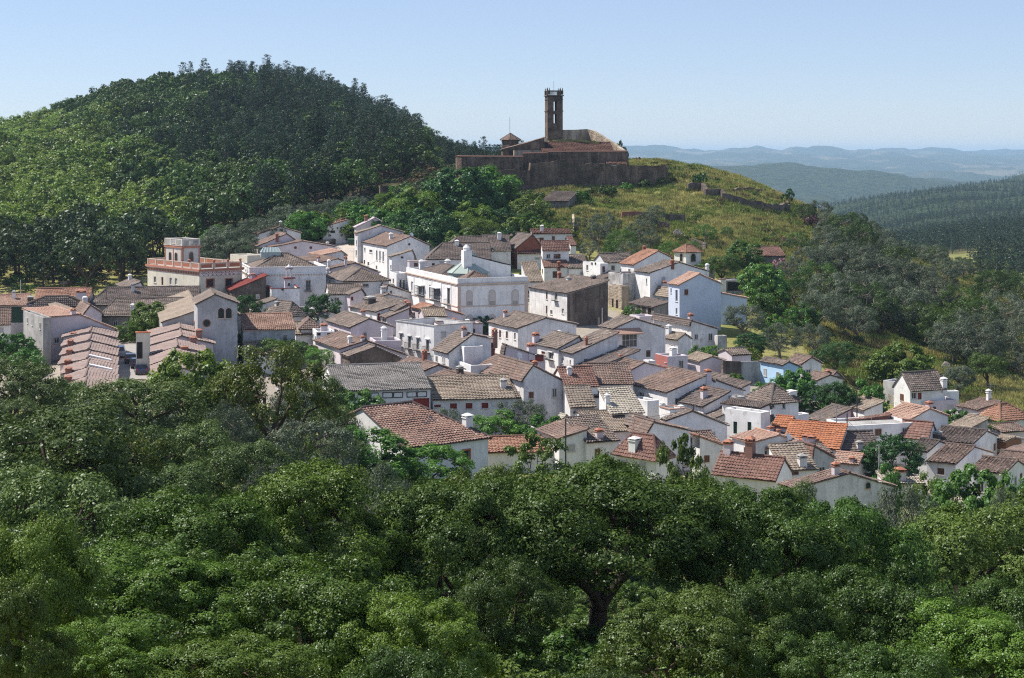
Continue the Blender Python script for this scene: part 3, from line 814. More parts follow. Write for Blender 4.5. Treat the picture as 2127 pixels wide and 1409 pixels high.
def opening(root, off, Q, ax, nrm, s0, zl, s1, zt, kind, cut):
    w = s1 - s0; hgt = zt - zl; mid = (s0 + s1) / 2; zm = (zl + zt) / 2
    up = Vector((0, 0, 1))
    door = kind in ('door', 'reddoor', 'bluedoor')
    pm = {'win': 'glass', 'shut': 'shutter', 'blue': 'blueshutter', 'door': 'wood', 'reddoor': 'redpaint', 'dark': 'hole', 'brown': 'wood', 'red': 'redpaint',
          'balc': 'glass', 'round': 'glass', 'arch': 'glass', 'archshut': 'frame', 'panel': 'whitepaint', 'orange': 'glass', 'bay': 'glass', 'green': 'green', 'big': 'glass'}[kind]
    fm = {'orange': 'orange', 'brown': 'brownwood', 'red': 'redpaint', 'dark': 'stone', 'archshut': 'peach', 'panel': 'iron', 'green': 'green', 'arch': 'peach', 'door': 'wood', 'reddoor': 'redpaint', 'round': 'brownwood'}.get(kind, 'frame')
    nm = 'door' if door else 'window'
    d0 = -0.16 if cut else 0.03
    if kind in ('round', 'arch', 'archshut'):
        n = 14
        def ringpts(k, d):
            if kind == 'round':
                r = min(w, hgt) / 2 * k
                return [Q(mid + r * math.cos(6.2832 * i / n), zm + r * math.sin(6.2832 * i / n), d) for i in range(n)]
            r = w / 2 * k; zc = zt - w / 2
            pts = [Q(mid - r, zl - (k - 1) * .5, d), Q(mid + r, zl - (k - 1) * .5, d)]
            return pts + [Q(mid + r * math.cos(math.pi * i / 8), zc + r * math.sin(math.pi * i / 8), d) for i in range(9)]
        fb = MB(); fb.prism(ringpts(1.28, 0.0), ringpts(1.28, 0.07))
        fo = link('window', fb.mesh('window', M[fm], off), root)
        gb = MB(); gb.prism(ringpts(1.0, 0.073), ringpts(1.0, 0.085))
        link('pane', gb.mesh('pane', M[pm], off), fo)
        if kind == 'archshut':
            bb = MB()
            for i in range(5):
                bb.box(Q(mid, zl + hgt * (0.06 + .055 * i), 0.1), ax * (w * .48), nrm * .012, up * .02)
            link('shutter_rail', bb.mesh('shutter_rail', M['iron'], off), fo)
        return
    fb = MB(); t = min(0.09, w * 0.12)
    if kind == 'orange': t = 0.16; 
    depth = 0.05 if cut else 0.045
    e = t if kind == 'orange' else 0.0
    for a, b in ((s0 - e, s0 + t - e), (s1 - t + e, s1 + e)):
        fb.box(Q((a + b) / 2, zm, d0 + (0.2 if kind == 'orange' and cut else 0)), ax * ((b - a) / 2), nrm * depth, up * (hgt / 2 + e))
    for a, b in ((zl - e, zl + t - e), (zt - t + e, zt + e)):
        if door and a < zl + .01: continue
        fb.box(Q(mid, (a + b) / 2, d0 + (0.2 if kind == 'orange' and cut else 0)), ax * (w / 2 - t * .99 + e), nrm * depth * .96, up * (t / 2))
    if kind in ('win', 'balc', 'big', 'brown', 'red', 'bay') and w > 0.6:
        fb.box(Q(mid, zm, d0), ax * .03, nrm * depth * .9, up * (hgt / 2 - t))
    if kind == 'big':
        for k in (.25, .75): fb.box(Q(s0 + w * k, zm, d0), ax * .03, nrm * depth * .9, up * (hgt / 2 - t))
        fb.box(Q(mid, zl + hgt * .55, d0), ax * (w / 2), nrm * depth * .85, up * .05)
    fo = link(nm, fb.mesh(nm, M[fm], off), root)
    gb = MB(); gb.box(Q(mid, zm, d0 - (0.02 if cut else 0.01)), ax * (w / 2 + (0.0 if cut else -.02)), nrm * .012, up * (hgt / 2 - (0 if cut else .02)))
    link('leaf' if door else 'pane', gb.mesh('pane', M[pm], off), fo)
    if not door and kind in ('win', 'shut', 'brown', 'orange', 'red'):
        sb = MB(); sb.box(Q(mid, zl - .05, .04), ax * (w / 2 + .1), nrm * .07, up * .045)
        link('sill', sb.mesh('sill', M['frame' if kind != 'orange' else 'orange'], off), fo)
    if kind == 'balc':
        sb = MB(); sb.box(Q(mid, zl - .06, .3), ax * (w / 2 + .25), nrm * .297, up * .05)
        n = 7
        for i in range(n):
            sb.box(Q(s0 - .2 + (w + .4) * i / (n - 1), zl + .45, .57), ax * .012, nrm * .012, up * .45)
        sb.box(Q(mid, zl + .92, .57), ax * (w / 2 + .22), nrm * .02, up * .02)
        for s in (s0 - .2, s1 + .2): sb.box(Q(s, zl + .92, .29), ax * .015, nrm * .28, up * .018)
        link('balcony', sb.mesh('balcony', M['iron'], off), fo)
        lb = MB(); lb.box(Q(mid, zt + .14, .12), ax * (w / 2 + .2), nrm * .117, up * .06)
        link('lintel', lb.mesh('lintel', M['white'], off), fo)
    if kind == 'bay':
        sb = MB()
        sb.box(Q(mid, zt + .1, .42), ax * (w / 2 + .22), nrm * .417, up * .09)
        hb = link('hood', sb.mesh('hood', M['whitepaint'], off), fo)
        gb = MB()
        for k in range(6):
            gb.box(Q(s0 + w * k / 5, zm, .72), ax * .025, nrm * .025, up * (hgt / 2))
        for s in (s0, s1):
            for d in (.2, .46): gb.box(Q(s, zm, d), ax * .02, nrm * .02, up * (hgt / 2))
        for k in (0.02, .35, .7, .97): gb.box(Q(mid, zl + hgt * k, .722), ax * (w / 2), nrm * .02, up * .03)
        gb.box(Q(mid, zl - .08, .4), ax * (w / 2 + .1), nrm * .39, up * .06)
        link('window_cage', gb.mesh('window_cage', M['iron'], off), fo)

def chimney(root, off, p, ht, style, dR, dL, wd=None):
    w = (wd or {'w': 0.55, 'b': 0.6, 'p': 0.55, 'c': 0.55, 'm': .22, 's': 0.7, 'd': .8}[style]) / 2
    up = Vector((0, 0, 1)); body = MB()
    wm = {'w': 'clean', 'b': 'brick', 'p': 'lilac', 'c': 'clean', 'm': 'iron', 's': 'white', 'd': 'darkstone'}[style]
    if style == 'm':
        body.cyl((p.x, p.y, p.z - .3), .08, ht + .3, 8)
        o = link('flue', body.mesh('flue', M['iron'], off), root)
        b = MB(); b.cyl((p.x, p.y, p.z + ht + .06), .16, .12, 8, .03)
        link('cowl', b.mesh('cowl', M['iron'], off), o); return
    hb = ht * .74
    body.box((p.x, p.y, p.z + (hb - .8) / 2), dR * w, dL * w * .85, up * ((hb + .8) / 2))
    o = link('chimney', body.mesh('chimney', M[wm], off), root)
    b = MB()
    b.box((p.x, p.y, p.z + hb + .05), dR * (w + .08), dL * (w * .85 + .08), up * .05)
    for sx in (-1, 1):
        for sy in (-1, 1):
            q = Vector((p.x, p.y, p.z + hb + .1 + ht * .07)) + dR * sx * w * .75 + dL * sy * w * .62
            b.box(q, dR * w * .2, dL * w * .2, up * (ht * .07))
    z1 = p.z + hb + .1 + ht * .14
    cc = [Vector((p.x, p.y, z1)) + dR * sx * (w + .1) + dL * sy * (w * .85 + .1) for sx, sy in ((-1, -1), (1, -1), (1, 1), (-1, 1))]
    tt = [Vector((p.x, p.y, z1 + ht * .13 + .05)) + dR * sx * w * .25 + dL * sy * w * .2 for sx, sy in ((-1, -1), (1, -1), (1, 1), (-1, 1))]
    b.prism(cc, tt)
    link('chimney_cap', b.mesh('chimney_cap', M['terracotta' if style in 'bp' else ('clean' if style in 'wc' else 'concrete')], off), o)

def aerial(root, off, p, hgt=2.5):
    b = MB(); b.tube(p - Vector((0, 0, .3)), p + Vector((0, 0, hgt)), .022, 4)
    for k, wd in ((.97, .5), (.88, .6), (.8, .7)):
        q = p + Vector((0, 0, hgt * k)); b.tube(q - Vector((wd, .1, 0)), q + Vector((wd, .1, 0)), .014, 4)
    link('aerial', b.mesh('aerial', M['metal'], off), root)

def sat_dish(root, off, p):
    b = MB(); b.tube(p - Vector((0, 0, .2)), p + Vector((0, 0, .9)), .03, 5)
    q = p + Vector((0, -.1, .95)); nrm = Vector((.6, -.6, .45)).normalized()
    x = nrm.orthogonal().normalized(); y = nrm.cross(x); n = 14
    rim = [q + nrm * .12 + (x * math.cos(6.2832 * i / n) + y * math.sin(6.2832 * i / n)) * .45 for i in range(n)]
    for i in range(n): b.poly([q, rim[i], rim[(i + 1) % n]])
    b.tube(q, q + nrm * .5, .015, 4)
    link('satellite_dish', b.mesh('satellite_dish', M['whitepaint'], off), root)

def W(c, pts, label, h=2.0, Y=None, thick=0.5, mat='stone', name='wall', cat='wall', base=None, cop=None, jag=0.0, ymin=165., group=None, sub=2.5):
    """free-standing wall along top points read from the picture; h above the ground or fixed distance"""
    P3 = []
    for k, q in enumerate(pts):
        px, py = cp(c, q[0], q[1])
        yy = q[2] if len(q) > 2 else (Y if Y is not None else solveY(px, py, h, ymin))
        P3.append(at(px, py, yy))
    fine = [P3[0]]
    for a, b in zip(P3[:-1], P3[1:]):
        n = max(1, int((b - a).length / sub))
        for i in range(1, n + 1):
            q = a.lerp(b, i / n)
            if jag and i < n: q = q + Vector((0, 0, RNG.uniform(-jag, jag)))
            fine.append(q)
    mid = sum(fine, Vector()) / len(fine)
    loc = Vector((mid.x, mid.y, terr1(mid.x, mid.y)))
    root = empty(name, loc, label, cat, group)
    mb = MB(); cb = MB()
    F0 = []; 
    for i, p in enumerate(fine):
        d = (fine[min(i + 1, len(fine) - 1)] - fine[max(i - 1, 0)]); d.z = 0
        if d.length < 1e-3: d = Vector((1, 0, 0))
        d.normalize(); n = Vector((d.y, -d.x, 0))
        g = min(terr1(p.x, p.y), terr1(p.x - n.x * 2, p.y - n.y * 2), terr1(p.x + n.x * 2, p.y + n.y * 2))
        zb = (g - 0.8) if base is None else p.z - base
        F0.append((p + n * thick / 2, p - n * thick / 2, min(zb, p.z - .5)))
    for (a, b, z), (a2, b2, z2) in zip(F0[:-1], F0[1:]):
        v = lambda p, zz: Vector((p.x, p.y, zz))
        mb.poly([v(a, z), v(a2, z2), a2, a]); mb.poly([b, b2, v(b2, z2), v(b, z)]); mb.poly([a, a2, b2, b])
        if cop:
            o1 = (a - b).normalized() * .18
            cb.prism([a + o1, a2 + o1, b2 - o1, b - o1], [a.lerp(b, .35) + Vector((0, 0, .3)), a2.lerp(b2, .35) + Vector((0, 0, .3)), a2.lerp(b2, .65) + Vector((0, 0, .3)), a.lerp(b, .65) + Vector((0, 0, .3))])
    for (a, b, z) in (F0[0], F0[-1]):
        mb.poly([Vector((a.x, a.y, z)), Vector((b.x, b.y, z)), b, a])
    link('masonry', mb.mesh('masonry', M[mat], loc), root)
    if cop: link('coping', cb.mesh('coping', M[cop], loc), root)
    return root
# ------------------------------------------------------------------ the village, read row by row from the picture
# ---- upper left end of the village
H('2', (148, 262), 105, 488, 'white gabled house with a round gable window, highest at the left end of the village', 5.5, pk=(325, 203), tile='t_mid', wall='clean', sp=.36,
  win=[('R', 315, 226, 340, 250, 'round'), ('L', 112, 290, 122, 330, 'win'), ('L', 126, 296, 136, 336, 'win')])
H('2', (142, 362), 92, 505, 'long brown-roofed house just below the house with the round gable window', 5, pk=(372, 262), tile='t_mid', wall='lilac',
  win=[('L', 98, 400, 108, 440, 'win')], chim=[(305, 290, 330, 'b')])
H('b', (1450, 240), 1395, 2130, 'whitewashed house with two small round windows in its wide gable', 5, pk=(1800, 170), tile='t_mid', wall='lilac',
  win=[('R', 1708, 226, 1733, 250, 'round'), ('R', 1878, 226, 1903, 250, 'round')], chim=[(2072, 225, 262, 'w')])
H('2', (668, 207), 612, 885, 'small white house with one slanting red roof beside the steep ramp', 4.2, pk=(885, 143), tile='t_red', wall='clean',
  win=[('L', 618, 222, 630, 262, 'win'), ('L', 640, 225, 650, 262, 'win'), ('R', 708, 232, 722, 246, 'round'), ('R', 728, 232, 768, 252, 'dark'), ('R', 780, 205, 792, 217, 'round'), ('R', 803, 230, 835, 250, 'dark')], chim=[(692, 140, 172, 'b')])
H('2', (590, 230), 540, 614, 'low white flat-roofed annex left of the small red-roofed house', 2.6, roof='flat', par=.4, wall='clean')
H('2', (940, 208), 925, 1228, 'lilac-roofed white house at the top of the steep ramp', 5, pk=(1090, 133), tile='t_lilac', wall='lilac', chim=[(1018, 105, 160, 'b')], win=[('R', 1100, 165, 1112, 185, 'win')])  # white wall; its purple shading is put into the lilac colour
H('2', (950, 256), 930, 1325, 'tall white house with a plain shaded gable beside the steep ramp', 6.5, pk=(1140, 195), tile='t_tan', wall='white',
  win=[('L', 937, 310, 945, 350, 'win'), ('L', 934, 390, 944, 440, 'win'), ('R', 1300, 260, 1306, 268, 'round')])
H('2', (1190, 362), 990, 1535, 'large white gabled house with three tall slit windows', 7, pk=(1380, 283), tile='t_mid', wall='clean',
  win=[('L', 1003, 370, 1015, 400, 'win'), ('L', 1045, 385, 1070, 415, 'win'), ('L', 1100, 392, 1112, 475, 'win'), ('L', 1126, 398, 1138, 480, 'win'), ('L', 1152, 402, 1164, 487, 'win'),
       ('L', 1000, 470, 1012, 510, 'door'), ('L', 1030, 485, 1045, 520, 'win'), ('L', 1098, 515, 1110, 550, 'win'), ('R', 1366, 345, 1374, 353, 'round')], dish=1)
H('2', (1540, 338), 1455, 1640, 'white walled roof terrace with a terracotta floor below the shrubs', 3, roof='flat', floor='redfloor', wall='clean', par=.9)
W('2', [(575, 322), (660, 312), (768, 298)], 'dark stone garden wall below the small red-roofed house', 1.4, mat='darkstone', name='garden_wall')
W('2', [(545, 250), (612, 282), (700, 262), (770, 240)], 'low white garden parapet in front of the small red-roofed house', 1.0, thick=.3, mat='white', name='garden_wall')

# ---- street of white houses between the slit-window house and the mansion
H('3', (58, 402), 36, 258, 'white house with a short slanting roof above the narrow street', 7, pk=(238, 346), tile='t_tan', wall='clean',
  win=[('L', 45, 470, 56, 515, 'win'), ('R', 140, 396, 160, 412, 'dark'), ('L', 42, 560, 52, 600, 'win')])
H('3', (215, 440), 197, 372, 'pale pink rooftop room behind the mansion corner', 6.5, roof='flat', wall='lilac', par=.3, coping='peach', win=[('R', 255, 452, 290, 490, 'brown')])
H('3', (100, 545), 36, 196, 'narrow white house with balcony doors next to the mansion', 7.5, roof='flat', wall='clean', par=.5, win=[('L', 40, 590, 48, 640, 'win'), ('L', 66, 590, 78, 640, 'win'), ('R', 130, 600, 142, 670, 'balc'), ('R', 160, 605, 172, 680, 'balc')])
# ---- dark roofs behind the mansion
H('3', (372, 418), 9.0, 932, 'long white hall with dark ribbed roof and blue shutters behind the mansion', 6, th=4, roof='gR', rise=2.9, tile='t_dark', wall='clean', sp=.55, ins=(3.5, 0),
  win=[('R', 480, 438, 540, 482, 'blue'), ('R', 412, 455, 438, 476, 'dark'), ('R', 798, 438, 855, 478, 'blue')])
H('3', (545, 345), 10.0, 925, 'long dark tiled roof just behind the ribbed hall', 5, th=8, roof='gR', rise=2.6, tile='t_dark', wall='white', ins=(3, 0), chim=[(655, 245, 275, 's')])
H('3', (880, 345), 9.0, 1110, 'brown tiled roof right of the long dark roof', 4.5, th=8, roof='gR', rise=3.0, tile='t_dark', wall='white', win=[('R', 890, 315, 960, 345, 'win')])
H('3', (1163, 325), 1003, 6.0, 'white house with a steep one-sided dark roof below the garden trees', 4.5, th=22, pk=(1300, 208), tile='t_dark', wall='brick',
  win=[('L', 1065, 332, 1088, 370, 'win'), ('L', 1128, 338, 1142, 362, 'win')])
H('3', (1302, 198), 4.0, 1650, 'long white back wall with a red tiled coping under the hillside garden', 4.0, th=5, roof='gR', rf=1.0, rise=.7, tile='t_red', wall='clean')
H('3', (1168, 372), 7.0, 1386, 'white courtyard wing under a reddish ribbed roof', 3.4, th=5, roof='gR', rf=1.0, rise=2.6, tile='t_red', wall='clean', sp=.5, win=[('R', 1325, 403, 1365, 425, 'blue')])
H('3', (1640, 300), 5.0, 1655, 'narrow red ribbed roof right of the two-tier white house', 3.6, th=8, roof='gR', rf=1.0, rise=1.6, tile='t_red', wall='clean', sp=.5)
H('3', (1392, 335), 1378, 1625, 'upper storey house with two dark windows and a red roof', 6.8, th=8, roof='gR', rf=.6, rise=2.2, tile='t_red', wall='clean',
  win=[('R', 1425, 375, 1460, 415, 'win'), ('R', 1488, 373, 1550, 415, 'brown'), ('R', 1500, 343, 1508, 355, 'round')], chim=[(1575, 262, 312, 'p')])
H('3', (1406, 490), 3.2, 1614, 'white lean-to with a dark door and ribbed tile roof', 3.6, th=8, roof='gR', rf=1.0, rise=1.6, tile='t_red', wall='clean', sp=.4, win=[('R', 1480, 527, 1520, 585, 'door')], chim=[(1534, 515, 560, 'b')])
H('3', (1622, 500), 6.0, 1800, 'low brown roof against the hillside right of the white lean-to', 3.3, th=8, roof='gR', rf=1.0, rise=2.2, tile='t_old', wall='clean')
H('3', (1262, 622), 9.0, 1394, 'narrow yellow-brown tiled slope between mansion and old barn', 3.2, th=8, roof='gR', rf=1.0, rise=3.2, tile='t_tan', wall='white')
# ---- old barn house and the row up to the blue gable
H('3', (1608, 728), 1275, 1968, 'old white barn house with a dark rough stone end wall', 6.0, th=26, pk=(1968, 617), tile='t_old', wall='white', key='barn',
  win=[('L', 1420, 705, 1435, 775, 'brown'), ('L', 1498, 715, 1522, 785, 'balc'), ('L', 1420, 830, 1434, 905, 'brown'), ('L', 1458, 868, 1478, 910, 'win'), ('L', 1560, 855, 1580, 905, 'shut')],
  chim=[(1535, 515, 575, 'b'), (1612, 585, 615, 's'), (1840, 560, 600, 'd')])
d = HOUSES['barn']
mb = MB(); P_ = d['P']
e = d['roofz'](d['wR'], 0)
mb.poly([P_(0, -.006, d['zb']), P_(d['wR'], -.006, d['zb']), P_(d['wR'], -.006, e - .05), P_(0, -.006, d['zE'] - .05)])
mb.poly([P_(0, -.02, d['zb']), P_(0, -.006, d['zb']), P_(0, -.006, d['zE'] - .05), P_(0, -.02, d['zE'] - .05)])
link('stone_facing', mb.mesh('stone_facing', M['darkstone'], d['off']), d['root'])
H('4', (450, 448), 355, 700, 'white house whose sunlit gable faces left, below the olive slope', 4.2, roof='gR', pk=(405, 378), tile='t_old', wall='clean', th=30)
H('4', (412, 458), 258, 482, 'white cube house with small square windows above the old barn', 5.5, th=28, roof='flat', wall='clean', par=.3,
  win=[('L', 288, 470, 306, 520, 'win'), ('L', 335, 462, 345, 470, 'dark'), ('L', 365, 462, 375, 470, 'dark'), ('R', 430, 483, 455, 535, 'brown')])
H('4', (612, 548), 485, 812, 'stained terrace house with a mottled grey side wall', 6.5, th=28, roof='flat', wall='stained', par=.8, floor='redfloor', win=[('L', 590, 500, 598, 540, 'win')])
H('4', (600, 660), 483, 668, 'crumbling beige walled yard below the stained terrace', 4.5, th=28, roof='flat', wall='palestone', par=1.5,
  win=[('L', 515, 770, 530, 850, 'dark'), ('L', 550, 780, 570, 860, 'dark')])
H('4', (712, 472), 593, 1038, 'white house with a bright red-brown roof below the olive slope', 7, pk=(925, 352), ey=408, tile='t_new', wall='clean', chim=[(800, 292, 330, 'b')])
H('4', (852, 545), 722, 1370, 'wide white gabled house left of the salmon-roofed house', 7.5, pk=(1110, 452), ey=532, tile='t_old', wall='clean', win=[('L', 816, 590, 826, 640, 'win')], chim=[(1048, 430, 475, 'b'), (1383, 535, 600, 'c')])
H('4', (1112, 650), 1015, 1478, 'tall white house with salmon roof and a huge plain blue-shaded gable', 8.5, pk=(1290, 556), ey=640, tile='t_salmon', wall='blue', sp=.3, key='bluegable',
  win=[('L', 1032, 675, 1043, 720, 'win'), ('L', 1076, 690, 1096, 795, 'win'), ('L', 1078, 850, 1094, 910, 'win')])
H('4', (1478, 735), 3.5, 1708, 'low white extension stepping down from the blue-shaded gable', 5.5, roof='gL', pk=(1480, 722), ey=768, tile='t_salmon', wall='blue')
H('4', (1030, 742), 806, 4.5, 'small white house with three windows under a mottled tile roof', 4.2, pk=(1060, 690), tile='t_tan', wall='clean',
  win=[('L', 825, 735, 842, 770, 'win'), ('L', 876, 750, 894, 800, 'win'), ('L', 916, 760, 934, 820, 'door'), ('L', 965, 770, 985, 825, 'win')])
H('4', (885, 850), 672, 3.0, 'ruined arcade with concrete pillars and a broken brown roof', 3.0, rf=1.0, rise=.8, tile='t_dark', wall='rubble', win=[('L', 690, 800, 720, 900, 'dark'), ('L', 735, 815, 765, 915, 'dark'), ('L', 785, 830, 815, 925, 'dark'), ('L', 830, 845, 862, 940, 'dark')], name='ruin', cat='ruin')
W('4', [(888, 850), (980, 862), (1092, 885)], 'dark stone yard wall beside the ruined arcade', 2.2, mat='darkstone', name='yard_wall')
W('4', [(150, 850), (250, 880), (330, 905), (400, 935)], 'low rubble wall edging the overgrown plot', 1.4, mat='palestone', name='yard_wall', thick=.4)
W('4', [(880, 915), (1000, 940), (1210, 975), (1440, 1040)], 'long whitewashed yard wall below the blue-shaded gable', 2.2, mat='white', name='yard_wall', cop='t_dark')
# octagonal summer house
H('4', (1170, 358), 1065, 1302, 'small white pavilion with arched openings and orange hipped roof', 3.2, th=40, roof='hip', rise=1.4, tile='t_new', wall='clean', sp=.3,
  win=[('L', 1118, 372, 1140, 440, 'arch'), ('R', 1212, 372, 1252, 440, 'arch')], name='pavilion', cat='pavilion')
H('4', (1475, 600), 1460, 1520, 'white gate pillar block with a tiled top beside the carport', 3.2, roof='flat', wall='clean', par=.2, coping='t_new', name='gate_house', cat='outbuilding')
H('4', (1522, 606), 6.0, 1692, 'open-fronted grey carport under a concrete slab', 2.8, th=5, roof='flat', wall='concrete', par=.1, win=[('R', 1535, 622, 1680, 700, 'dark')], name='carport', cat='outbuilding')
H('4', (1790, 392), 4.0, 2045, 'low tile-roofed shed half buried in the grassy slope', 1.8, th=10, roof='gR', rf=1.0, rise=1.6, tile='t_red', wall='rubble', name='shed', cat='shed')

# ---- middle: houses below the mansion
H('3', (1172, 1038), 915, 1690, 'white house with four tall slot windows and wide gable below the mansion', 6, th=24, pk=(1420, 945), ey=1000, tile='t_old', wall='white',
  win=[('L', 950, 1035, 966, 1100, 'brown'), ('L', 1006, 1045, 1024, 1115, 'brown'), ('L', 1066, 1055, 1084, 1122, 'brown'), ('L', 1138, 1068, 1154, 1132, 'win')], chim=[(1060, 878, 948, 'p')])
H('3', (430, 1012), 97, 775, 'grand white facade with four balcony windows and a stone parapet', 7.5, th=39, roof='flat', wall='white', par=1.0, coping='concrete', key='facade',
  win=[('L', 128, 1075, 152, 1190, 'balc'), ('L', 202, 1100, 228, 1210, 'balc'), ('L', 276, 1115, 302, 1225, 'balc'), ('L', 360, 1130, 388, 1245, 'balc')])
H('3', (480, 1000), 5.0, 862, 'pink-walled roof terrace behind the grand facade', 6.8, th=12, roof='flat', wall='lilac', par=.9, floor='t_tan', coping='t_mid', chim=[(615, 925, 1000, 'p'), (725, 925, 985, 'c')])
H('3', (345, 930), 300, 542, 'white block with a small speckled tile roof behind the pink terrace', 6.2, th=12, roof='gR', rise=1.0, tile='t_tan', wall='lilac', sp=.3)
H('3', (330, 868), 235, 690, 'house with patched orange and yellow roof below the mansion facade', 5.5, th=24, pk=(425, 835), ey=915, tile='t_new', wall='lilac')
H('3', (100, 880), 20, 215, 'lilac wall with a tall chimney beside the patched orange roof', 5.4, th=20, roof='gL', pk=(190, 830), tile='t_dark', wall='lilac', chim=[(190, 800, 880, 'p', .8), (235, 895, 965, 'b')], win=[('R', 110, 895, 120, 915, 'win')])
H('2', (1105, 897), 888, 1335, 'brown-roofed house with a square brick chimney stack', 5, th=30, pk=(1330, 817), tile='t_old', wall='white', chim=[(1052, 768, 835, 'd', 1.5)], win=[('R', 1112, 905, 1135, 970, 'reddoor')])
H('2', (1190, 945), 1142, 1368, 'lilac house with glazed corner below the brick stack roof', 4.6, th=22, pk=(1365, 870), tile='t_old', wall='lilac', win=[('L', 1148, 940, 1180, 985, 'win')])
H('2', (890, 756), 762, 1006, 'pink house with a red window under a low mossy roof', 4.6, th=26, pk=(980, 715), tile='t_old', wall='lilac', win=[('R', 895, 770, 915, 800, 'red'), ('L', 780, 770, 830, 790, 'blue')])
H('2', (1040, 800), 1000, 1345, 'white house with low brown roof left of the mansion street', 5, th=24, pk=(1200, 755), tile='t_old', wall='white', chim=[(1160, 685, 745, 's', .9)])
H('2', (1195, 692), 1130, 1652, 'long white gable sloping down towards the mansion', 5.5, th=20, pk=(1200, 682), ey=845, tile='t_dark', wall='white', win=[('R', 1215, 720, 1228, 745, 'win')])
H('2', (720, 752), 690, 1000, 'low house with a mossy front roof beside the domed tree', 4.6, th=14, roof='gR', rise=1.6, tile='t_old', wall='clean')
H('2', (845, 648), 690, 1205, 'white house with hipped lichen roof beside the white mansion on the left', 6.2, th=20, roof='hip', rise=2.0, tile='t_old', wall='clean', win=[('R', 985, 665, 1040, 690, 'win'), ('R', 865, 665, 920, 690, 'win')], chim=[(708, 535, 600, 'c')])
H('2', (735, 545), 700, 1128, 'lilac gabled house with rooftop pipes and tanks behind the hipped roof', 6.5, th=20, pk=(930, 500), ey=575, tile='t_mid', wall='lilac', win=[('R', 955, 530, 990, 555, 'dark')], chim=[(865, 515, 590, 'p'), (708, 535, 600, 'c')], tv=3)
H('2', (640, 498), 455, 885, 'house with orange-brown roof between the hipped mansion and the ramp', 6, th=24, pk=(790, 466), ey=495, tile='t_mid', wall='white', chim=[(633, 445, 498, 'p')])
H('2', (655, 438), 560, 858, 'salmon-topped house just below the two round windows', 5.5, th=24, pk=(815, 402), tile='t_salmon', wall='white', win=[('R', 840, 420, 852, 450, 'win')])
H('2', (895, 1024), 700, 1240, 'lilac gabled house in front of the dark domed tree', 5.5, th=24, pk=(1043, 955), ey=1018, tile='t_old', wall='lilac', win=[('L', 760, 1030, 790, 1070, 'win')], tv=2.5)
H('2', (850, 1015), 795, 892, 'white rounded stair block in front of the lilac gable', 4.5, th=24, roof='flat', wall='clean', par=.3)
H('2', (892, 1040), 3.0, 1078, 'brown rendered lean-to against the lilac gable', 3.6, th=24, pk=(895, 1036), ey=1070, tile='t_dark', wall='darkstone')
H('2', (447, 1080), 4.2, 610, 'little white house with a yellow-brown roof and one window', 3.6, th=12, roof='gR', rf=1.0, rise=1.4, tile='t_tan', wall='clean', sp=.42, win=[('R', 526, 1125, 560, 1165, 'brown')])
H('2', (490, 1030), 6.0, 640, 'low hipped brown roof behind the little white house', 4.6, th=12, roof='hip', rise=1.2, tile='t_mid', wall='white')
H('2', (22, 1045), 8.0, 442, 'long white-grey house with a salmon roof set behind its parapet', 5.5, th=12, roof='gR', rf=1.0, rise=1.5, tile='t_salmon', wall='greywall', sp=.3)  # grey wall colour carries the shade on the front
H('2', (615, 1055), 5.0, 762, 'white flat block with a brick-topped chimney', 5.0, th=14, roof='flat', wall='clean', par=.3, win=[('R', 702, 1065, 750, 1085, 'dark'), ('R', 615, 1065, 650, 1085, 'dark')], chim=[(676, 990, 1060, 'p', 1.0)])
H('2', (812, 1200), 606, 1350, 'house with a broad brown roof and two white chimneys above the grey hall', 5, th=24, pk=(1020, 1132), ey=1250, tile='t_mid', wall='lilac', chim=[(886, 1095, 1165, 'c'), (1004, 1118, 1165, 'p')])
H('2', (888, 1260), 822, 1300, 'dark brown mud-walled barn above the grey hall', 4.5, th=24, pk=(1095, 1182), ey=1275, tile='t_old', wall='darkstone')
H('2', (1090, 1130), 5.0, 1306, 'lilac terrace with a tall white chimney behind the mud-walled barn', 5.2, th=14, roof='flat', wall='lilac', par=.6, chim=[(1166, 1015, 1130, 'c', .8)])
H('5', (1285, 287), 1165, 1625, 'tan-roofed house with an aerial right of the grand facade', 6, th=26, pk=(1475, 142), ey=172, tile='t_old', wall='white', tv=2.5)
H('5', (1408, 235), 1338, 1562, 'white rooftop room with a narrow door above the roof terrace', 7.2, th=22, roof='flat', wall='clean', par=.3, win=[('L', 1362, 245, 1388, 310, 'door')])
H('5', (1462, 385), 1296, 1648, 'white house with a walled roof terrace and a red bench', 5.5, th=22, roof='flat', wall='clean', par=1.0, floor='redfloor', win=[('L', 1395, 400, 1425, 430, 'win')])
H('5', (1570, 250), 1540, 1655, 'maroon shed under a small brown roof behind the roof terrace', 5.8, th=22, pk=(1650, 200), tile='t_dark', wall='maroon', chim=[(1696, 175, 285, 'b', .7), (1690, 270, 345, 'p')])
H('5', (1735, 290), 1730, 2060, 'lilac gable sloping right beside the maroon chimney', 5.6, th=22, pk=(1745, 230), ey=330, tile='t_dark', wall='lilac', win=[('R', 1940, 300, 2045, 350, 'red')], chim=[(1950, 165, 250, 'p', 1.0)])
